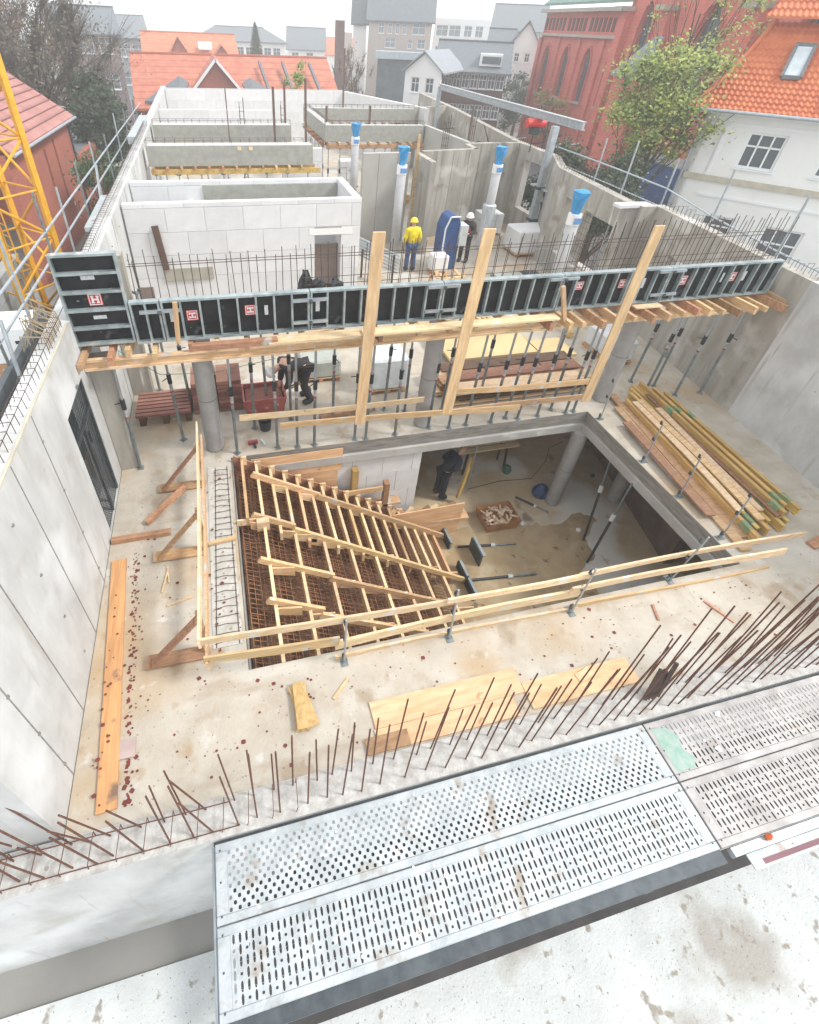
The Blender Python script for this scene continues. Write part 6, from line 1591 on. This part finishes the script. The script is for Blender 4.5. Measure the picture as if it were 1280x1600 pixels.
def blockhouse(name, label, az0, az1, D, ztop, wallm, roofm, ridge=None, wins=(), depth=10, hip=0, flat=False, D1=None, **kw):
    a, b = azp(az0, D), azp(az1, D1 or D)
    t = thing(name, label, 'building', (a.x, a.y, -3.4))
    A, B = (a.x, a.y), (b.x, b.y); A_, B_, d, n, L = dirn(A, B)
    W = []
    for (u, z, w, h) in wins: W.append((u*L, z, w, h))
    facade(t, A, B, -3.4, ztop, W, wallm, **kw)
    for X_ in (A_, B_):
        s_ = .3 if X_ is B_ else -.3
        q = X_+n*.302; MB().wall((q.x, q.y), ((X_+n*depth).x, (X_+n*depth).y), s_, -3.4, ztop).build('side_wall', wallm, t)
    if flat: MB().slab([A_+d*0+Vector((0, 0, ztop)), B_+Vector((0, 0, ztop)), B_+n*depth+Vector((0, 0, ztop)), A_+n*depth+Vector((0, 0, ztop))], (0, 0, .2)).build('roof', roofm, t)
    else: gable(t, A, B, depth, -3.4, ztop, ridge, roofm, wallm, .4, hip)
    return t
# far white building
blockhouse('white_building', 'long far white building with a hipped grey roof behind the fir tree', -.3, 8.0, 120, 3.9, RENDER, SLATE, 5.9, [(u/10, 1.6, 1.4, 1.3) for u in range(1, 10)], 12, hip=4)
blockhouse('white_building', 'low white building right of the fir tree', 6.6, 11.0, 105, 1.2, RENDER, SLATE, None, [(.2, -1.2, 1.4, 1.2), (.45, -1.2, 1.4, 1.2), (.75, -1.2, 1.4, 1.2)], 10, flat=True)
blockhouse('grey_building', 'far grey-roofed house right of the long white building', 8.2, 11.6, 125, 2.9, RENDER, SLATE, 6.2, [(.2, .8, 1.4, 1.4), (.6, .8, 1.4, 1.4)], 12)
blockhouse('red_roof_building', 'far pale house with a dull red roof left of the chimney tower', 11.2, 15.0, 130, 2.0, RENDER, TILEO2, 4.6, [], 12)
t = thing('brick_tower', 'slim brown brick tower behind the right end of the long red roof', 'tower', (18, 78, -3.4))
a, b = AD(527, 40, 80), AD(545, 40, 80)
MB().box((a.x, a.y, -3.4), (a.x+1.0, a.y+1.2, 7.4)).build('shaft', BRICKD, t); MB().box((a.x+1.02, a.y, -3.4), (a.x+2.0, a.y+1.4, 6.2)).build('stair_block', BEIGE, t)
# beige big block
bb = blockhouse('beige_building', 'tall beige brick building with a steep grey roof at top centre', 15.6, 21.3, 88, 8.1, BEIGE, SLATE, 15.0, [(.34, 6.2, .6, 1.2), (.46, 6.2, .6, 1.2), (.57, 6.2, .6, 1.2), (.80, 6.2, 1.8, 1.3), (.36, 4.6, 1.5, 1.1), (.68, 4.6, .6, 1.0), (.86, 4.6, 1.1, 1.1), (.2, 6.2, .8, 1.2)], 12, glass=GLASSL)
a = azp(14.3, 90); b = azp(15.5, 88.6)
blockhouse('white_annex', 'narrow white annex left of the tall beige building', 14.2, 15.4, 92, 7.5, RENDER, SLATE, 12.0, [], 10)
t = thing('canopy_block', 'dark glazed lower block with a pale canopy under the beige building', 'building', (28, 84, -3.4))
a, b = azp(16.6, 82), azp(20.5, 82)
MB().wall((a.x, a.y), (b.x, b.y), .5, -3.4, 3.6).build('glazed_wall', mat('dark_glazing', (.12, .15, .18), (.07, .09, .11), .3, scale=1), t); MB().wall((a.x-.6, a.y-1.2), (b.x+.2, b.y-1.0), 3.0, 3.6, 4.4).build('canopy', mat('pale_canopy', (.42, .50, .55), None, .5), t)
blockhouse('white_flats', 'modern white flat-roofed flats right of the beige building', 21.5, 26.4, 98, 8.1, RENDW, RENDW, None, [(.15, 6.1, 1.8, 1.4), (.38, 6.1, 1.8, 1.4), (.62, 6.1, 1.2, 1.4), (.82, 6.1, 1.2, 1.4), (.12, 3.7, 1.0, 1.2), (.35, 3.7, 1.8, 1.2), (.6, 3.7, 1.0, 1.2), (.85, 3.7, 1.2, 1.2)], 10, flat=True, glass=GLASSL)
blockhouse('grey_house', 'far grey pitched-roof house behind the white flats', 26.6, 31.0, 115, 7.4, mat('greywall', (.38, .41, .43), None, .8), SLATE, 11.0, [(.3, 5.6, 1.2, 1.4), (.7, 5.6, 1.2, 1.4)], 12, glass=GLASSL)
# slate roof row with red brick ground floor
rwv = blockhouse('brick_row', 'dark red brick row house with a slate roof and white windows', 22.2, 28.6, 62, 3.9, BRICKD, SLATE, 6.1, [(q/8+.06, zz, .75, 1.2) for q in range(8) for zz in (2.3, -.3)], 9, D1=62)
a, b = azp(26.0, 62.3), azp(28.0, 62.3)
MB().wall((a.x, a.y), (b.x, b.y), 2.2, 4.2, 5.2).build('dormer', RENDW, rwv); MB().wall((a.x+.2, a.y-.15), (b.x-.2, b.y-.1), .1, 4.4, 5.0).build('dormer_pane', GLASS, rwv)
# white gable house
wg = thing('gable_house', 'small white house with a pointed gable left of the brick row', 'house', (22, 55, -3.4))
a, b = azp(19.3, 56), azp(22.7, 55)
A_, B_, d, n, L = dirn((a.x, a.y), (b.x, b.y))
facade(wg, (a.x, a.y), (b.x, b.y), -3.4, 3.9, [(L*.3, 2.2, .8, 1.2), (L*.7, 2.2, .8, 1.2)], RENDER)
MB().slab([A_+Z*3.9, B_+Z*3.9, A_.lerp(B_, .5)+Z*5.2], tuple(n*.3)).build('gable_wall', RENDER, wg)
mr_ = A_.lerp(B_, .5)
MB().slab([A_-d*.3-n*.3+Z*3.7, mr_-n*.3+Z*5.3, mr_+n*8+Z*5.3, A_-d*.3+n*8+Z*3.7], (0, 0, .14)).slab([B_+d*.3-n*.3+Z*3.7, mr_-n*.3+Z*5.3, mr_+n*8+Z*5.3, B_+d*.3+n*8+Z*3.7], (0, 0, .14)).build('roof', mat('light_slate', (.30, .33, .36), None, .7), wg)
# white house with grey roof left of the church
def gable_front(name, label, az0, az1, D, ze, za, wallm, roofm, wins, depth=10, over=.3):
    a, b = azp(az0, D), azp(az1, D); A_, B_, d, n, L = dirn((a.x, a.y), (b.x, b.y)); t = thing(name, label, 'house', (a.x, a.y, -3.4))
    facade(t, (a.x, a.y), (b.x, b.y), -3.4, ze, [(u*L, z, w, h) for u, z, w, h in wins], wallm)
    m_ = A_.lerp(B_, .5); MB().slab([A_+Z*ze, B_+Z*ze, m_+Z*za], tuple(n*.3)).build('gable_wall', wallm, t)
    sl = (za-ze)/(L/2)
    for e, s2 in ((A_, -1), (B_, 1)):
        MB().slab([e+d*s2*over-n*over+Z*(ze-sl*over+.05), m_-n*over+Z*(za+.05), m_+n*depth+Z*(za+.05), e+d*s2*over+n*depth+Z*(ze-sl*over+.05)], (0, 0, .16)).build('roof', roofm, t)
        MB().wall((e+n*.302)[:2], (e+n*depth)[:2], .3*(1 if s2 > 0 else -1), -3.4, ze).build('side_wall', wallm, t)
    return t
gable_front('white_gable_house', 'tall white house with a grey gable roof just left of the church', 28.4, 31.0, 78, 5.7, 8.0, RENDER, SLATE, [(.3, 4.1, .6, .9), (.65, 4.1, .6, .9), (.2, 1.4, .5, 1.5), (.4, 1.4, .5, 1.5), (.7, 1.4, .5, 1.5)])
blockhouse('slate_house', 'slate roofed house with pale skylights between the flats and the church', 26.6, 28.6, 82, 5.0, RENDER, SLATE, 7.3, [(.3, 3, 1, 1.2), (.7, 3, 1, 1.2)], 9)
# left grey street row
blockhouse('grey_street_building', 'tall hazy grey and brown building row along the street at upper left', -11.8, -6.6, 72, 5.4, mat('mauve_wall', (.24, .19, .19), (.19, .15, .155), .85), SLATE, 7.6, [(.2, 3.5, 1.4, 1.5), (.5, 3.5, 1.4, 1.5), (.8, 3.5, 1.4, 1.5), (.2, .2, 1.4, 1.5), (.5, .2, 1.4, 1.5), (.8, .2, 1.4, 1.5)], 12, glass=GLASSL)
blockhouse('grey_street_building', 'grey gabled building farther down the street at upper left', -7.0, -4.2, 96, 4.4, mat('greywall', (.38, .41, .43)), SLATE, 6.9, [(.3, 2, 1.6, 1.6), (.7, 2, 1.6, 1.6), (.3, -1.5, 1.6, 1.6), (.7, -1.5, 1.6, 1.6)], 30, glass=GLASSL)
for k in range(4):
    az = -6.6+k*.35; p = azp(-6.3+k*.4, 56+k*9)
    t = thing('parked_car', ['nearest pale car parked in the street at upper left', 'second pale car parked in the street', 'third car parked in the street', 'farthest car parked in the street'][k], 'car', (p.x, p.y, -3.37), 0, 'cars parked in the far street')
    MB().slab([(p.x-.8, p.y-2, -3.1), (p.x-.8, p.y+2, -3.1), (p.x-.8, p.y+2, -2.6), (p.x-.8, p.y+1.4, -2.5), (p.x-.8, p.y-1.2, -2.5), (p.x-.8, p.y-2, -2.65)], (1.6, 0, 0)).build('body', (WHITE, GALV, STEELD, WHITE)[k], t, bevel=.08)
    MB().slab([(p.x-.7, p.y-1.0, -2.5), (p.x-.7, p.y+1.3, -2.5), (p.x-.7, p.y+.9, -2.05), (p.x-.7, p.y-.5, -2.05)], (1.4, 0, 0)).build('cabin', GLASS, t, bevel=.08)
    for dx in (-.8, .65):
        for dy in (-1.3, 1.3): MB().tube((p.x+dx, p.y+dy, -3.07), (p.x+dx+.15, p.y+dy, -3.07), .3, 12).build('wheel', PROPD, t)
# grey storage stacks behind the site
t = thing('pallet_racks', 'row of grey steel racks standing behind the far white wall', 'racks', (18, 46, -3.4))
for i in range(9):
    x = 11.5+i*1.1; y = 45+.3*i
    MB().box((x, y, -3.4), (x+.08, y+.08, .3)).build('rack_post', STEELD, t)
    for z in (-2, -1.2, -.5, .1): MB().box((x+.1, y, z), (x+1.0, y+.6, z+.25)).build('rack_load', (STEELD, GALV, SLATE)[(i+int(z*3)) % 3], t)

# --- church
chh = thing('church', 'large red brick church with tall arched windows and a green copper roof', 'church', (38, 55, -3.4))
CA, CB = Vector((36.05, 60.0, 0)), Vector((34.7, 43.9, 0))
def archbay(parent, org, d, n, u0, u1, z0, z1, wins, wallm, depth=.25, wtop=None, stone=False):
    """bay wall polygon ring with a pointed-arch hole; wins: (uc, w, zb, zs(spring), rise)"""
    uc, w, zb, zs, rise = wins
    inner = [(uc-w/2, zb), (uc+w/2, zb)]
    K = 7
    for k in range(K+1):
        t = k/K; inner.append((uc+w/2*(1-t)**.8 if t < 1 else uc, zs+rise*math.sin(t*math.pi/2)))
    for k in range(K-1, -1, -1):
        t = k/K; inner.append((uc-w/2*(1-t)**.8, zs+rise*math.sin(t*math.pi/2)))
    def P3(u, z, off=0): v = org+d*u+n*off; return Vector((v.x, v.y, z))
    s = MB()
    # strips around: below, left, right, above via fan quads to outer rectangle at matching heights
    s.poly([P3(u0, z0), P3(u1, z0), P3(u1, zb), P3(u0, zb)])
    right = inner[1:K+3]; left = [inner[0]]+inner[:K+1:-1]
    left = [inner[0]] + [(2*uc-u, z) for u, z in right[1:]]
    for (a, b) in zip(right[:-1], right[1:]): s.poly([P3(a[0], a[1]), P3(u1, a[1]), P3(u1, b[1]), P3(b[0], b[1])])
    for (a, b) in zip(left[:-1], left[1:]): s.poly([P3(u0, a[1]), P3(a[0], a[1]), P3(b[0], b[1]), P3(u0, b[1])])
    zt = zs+rise; s.poly([P3(u0, zt), P3(u1, zt), P3(u1, z1), P3(u0, z1)])
    loop = [inner[0]]+right+[(2*uc-u, z) for u, z in reversed(right[1:-1])]
    for a, b in zip(loop, loop[1:]+loop[:1]): s.poly([P3(*a), P3(*b), P3(b[0], b[1], depth), P3(a[0], a[1], depth)])
    s.build('bay_wall', wallm, parent)
    g = MB(); g.poly([P3(u, z, depth-.02) for u, z in right]+[P3(2*uc-u, z, depth-.02) for u, z in reversed(right[:-1])])
    win = g.build('arched_window', mat('church_glass', (.05, .065, .08), (.09, .11, .12), .3, scale=1), parent)
    tr = MB()
    for k in (-.17, .17): tr.beam(P3(uc+k*w, zb, depth-.08), P3(uc+k*w, zs+rise*.6, depth-.08), .07, .05, up=tuple(n))
    zz = zb+.6
    while zz < zs: tr.beam(P3(uc-w/2, zz, depth-.07), P3(uc+w/2, zz, depth-.07), .04, .05); zz += .8
    tr.build('tracery', SLATE, win)
    # moulded arch ring proud of wall
    rg_ = MB()
    for a, b in zip(right[1:-1], right[2:]):
        for sx in (1, -1):
            aa = (uc+sx*(a[0]-uc)*1.16, a[1]); bb2 = (uc+sx*(b[0]-uc)*1.16, b[1]+.12)
            rg_.beam(P3(aa[0], aa[1], -.06), P3(bb2[0], bb2[1], -.06), .12, .22, up=tuple(n))
    for sx in (1, -1): rg_.beam(P3(uc+sx*w/2*1.16, zb, -.06), P3(uc+sx*w/2*1.16, zs, -.06), .12, .22, up=tuple(n))
    rg_.build('arch_moulding', BRICKC, parent)
d = (CB-CA).normalized(); n = Vector((-d.y, d.x, 0))
L = (CB-CA).length
nb = 4; bw = L/nb
zc = 8.9
for i in range(nb):
    archbay(chh, CA, d, n, i*bw, (i+1)*bw, -3.4, 6.6, (i*bw+bw/2, 1.35, 1.9, 4.9, 1.2), BRICKC)
    MB().beam(CA+d*(i*bw)-n*.1+Z*-3.4, CA+d*(i*bw)-n*.1+Z*6.7, .5, .22, up=tuple(n)).build('buttress', BRICKC, chh)
    MB().beam(CA+d*(i*bw+bw/2)-n*.1+Z*1.8-d*.9, CA+d*(i*bw+bw/2)-n*.1+Z*1.8+d*.9, .3, .15).build('window_sill', STONE, chh)
MB().wall((CA.x, CA.y), (CB.x, CB.y), .5, 6.6, 8.75).build('upper_wall', BRICKC, chh)
MB().beam(CA-n*.15+Z*6.95, CB-n*.15+Z*6.95, .4, .22).build('string_course', STONE, chh)
k = 0; u = .5
while u < L-.3:
    f = MB().beam(CA+d*u-n*.02+Z*7.3, CA+d*u-n*.02+Z*8.3, .42, .06, up=tuple(n)).build('niche', mat('dark_niche', (.10, .035, .03), None, .9), chh); u += .72 if (int(u/.72) % 6) != 5 else 1.1
MB().beam(CA-n*.35+Z*8.85, CB-n*.35+Z*8.85, .8, .28).build('cornice', STONE, chh)
MB().slab([CA-n*.5+Z*9.25, CB-n*.5+Z*9.25, CB+n*7+Z*15.0, CA+n*7+Z*15.0], (0, 0, .2)).build('roof', COPPER, chh)
MB().wall((CA.x, CA.y), ((CA+n*14).x, (CA+n*14).y), -.5, -3.4, 8.7).build('end_wall', BRICKC, chh)
# transept / tower block nearer
TA = CB-n*1.3+d*.4; TB = TA+d*21
MB().wall((CB+d*.4)[:2], TA[:2], .5, -3.4, 13).build('transept_side', BRICKC, chh)
for i, (uc, w, zb, zs, rise, u0, u1) in enumerate(((2.6, 1.5, 3.4, 7.6, 1.6, 0, 5.0), (9.3, 2.2, 2.0, 7.0, 2.0, 5.0, 13.5), (17, 2.2, 2.0, 7.0, 2.0, 13.5, 21))):
    archbay(chh, TA, d, n, u0, u1, -3.4, 14, (uc, w, zb, zs, rise), BRICKC, .35)
for u in (0.2, 5.2, 13.2):
    MB().beam(TA+d*u-n*.3+Z*-3.4, TA+d*u-n*.3+Z*8.6, .8, .6, up=tuple(n)).build('buttress', BRICKC, chh)
    MB().beam(TA+d*(u-.5)-n*.55+Z*8.75, TA+d*(u+.5)-n*.55+Z*8.75, 1.3, .3).build('buttress_cap', STONE, chh)
# low aisle with lean-to copper roof
MB().slab([TA+d*2.4-n*1.6+Z*4.6, TA+d*6.0-n*1.6+Z*4.6, TA+d*6.0-n*.62+Z*7.0, TA+d*5.0-n*.62+Z*7.0], (0, 0, .15)).build('porch_roof', mat('pale_copper', (.24, .28, .28), (.17, .21, .20), .6), chh)
q0, q1 = TA+d*2.6-n*1.4, TA+d*5.9-n*1.4
MB().wall((q0.x, q0.y), (q1.x, q1.y), .3, -3.4, 4.6).build('porch_wall', BRICKC, chh)

# blue trailer
a, b = azp(41.2, 40), azp(45.5, 37.5)
t = thing('blue_trailer', 'dark blue box trailer with pale writing parked beside the white house', 'trailer', (a.x, a.y, -3.4))
A_, B_, d, n, L = dirn((a.x, a.y), (b.x, b.y))
MB().wall((a.x, a.y), (b.x, b.y), 2.4, -2.3, 1.0).build('box_body', BLUED, t)
MB().wall((a.x, a.y), (b.x, b.y), 2.4, 1.0, 1.08).build('roof', GALV, t)
for k, (u, z, w) in enumerate(((.35, .35, .9), (.35, .1, .5), (.2, -.5, 1.2), (.6, -.5, .5), (1.2, .35, .4), (1.2, -.15, .25))):
    q = A_+d*(u+.2)-n*.01+Z*z; MB().beam(q, q+d*w, .01, .06).build('writing_line', WHITE, t)
for u in (.8, L-1.0): 
    q = A_+d*u+n*.2; MB().tube(q+Z*-2.9, q+n*.3+Z*-2.9, .5, 14).build('wheel', PROPD, t)
# ================================================================== HAZE
hz = MB().box((-820, -820, -5.0), (820, 1020, 16.5)).build('haze', GROUND, kind='stuff')
hm = bpy.data.materials.new('haze'); hm.use_nodes = True; hn = hm.node_tree.nodes; hn.clear()
ho = hn.new('ShaderNodeOutputMaterial'); hv = hn.new('ShaderNodeVolumePrincipled')
hv.inputs['Color'].default_value = (.97, .99, 1, 1); hv.inputs['Density'].default_value = .0028; hv.inputs['Anisotropy'].default_value = .2
hm.node_tree.links.new(hv.outputs[0], ho.inputs['Volume'])
hz.data.materials.clear(); hz.data.materials.append(hm)
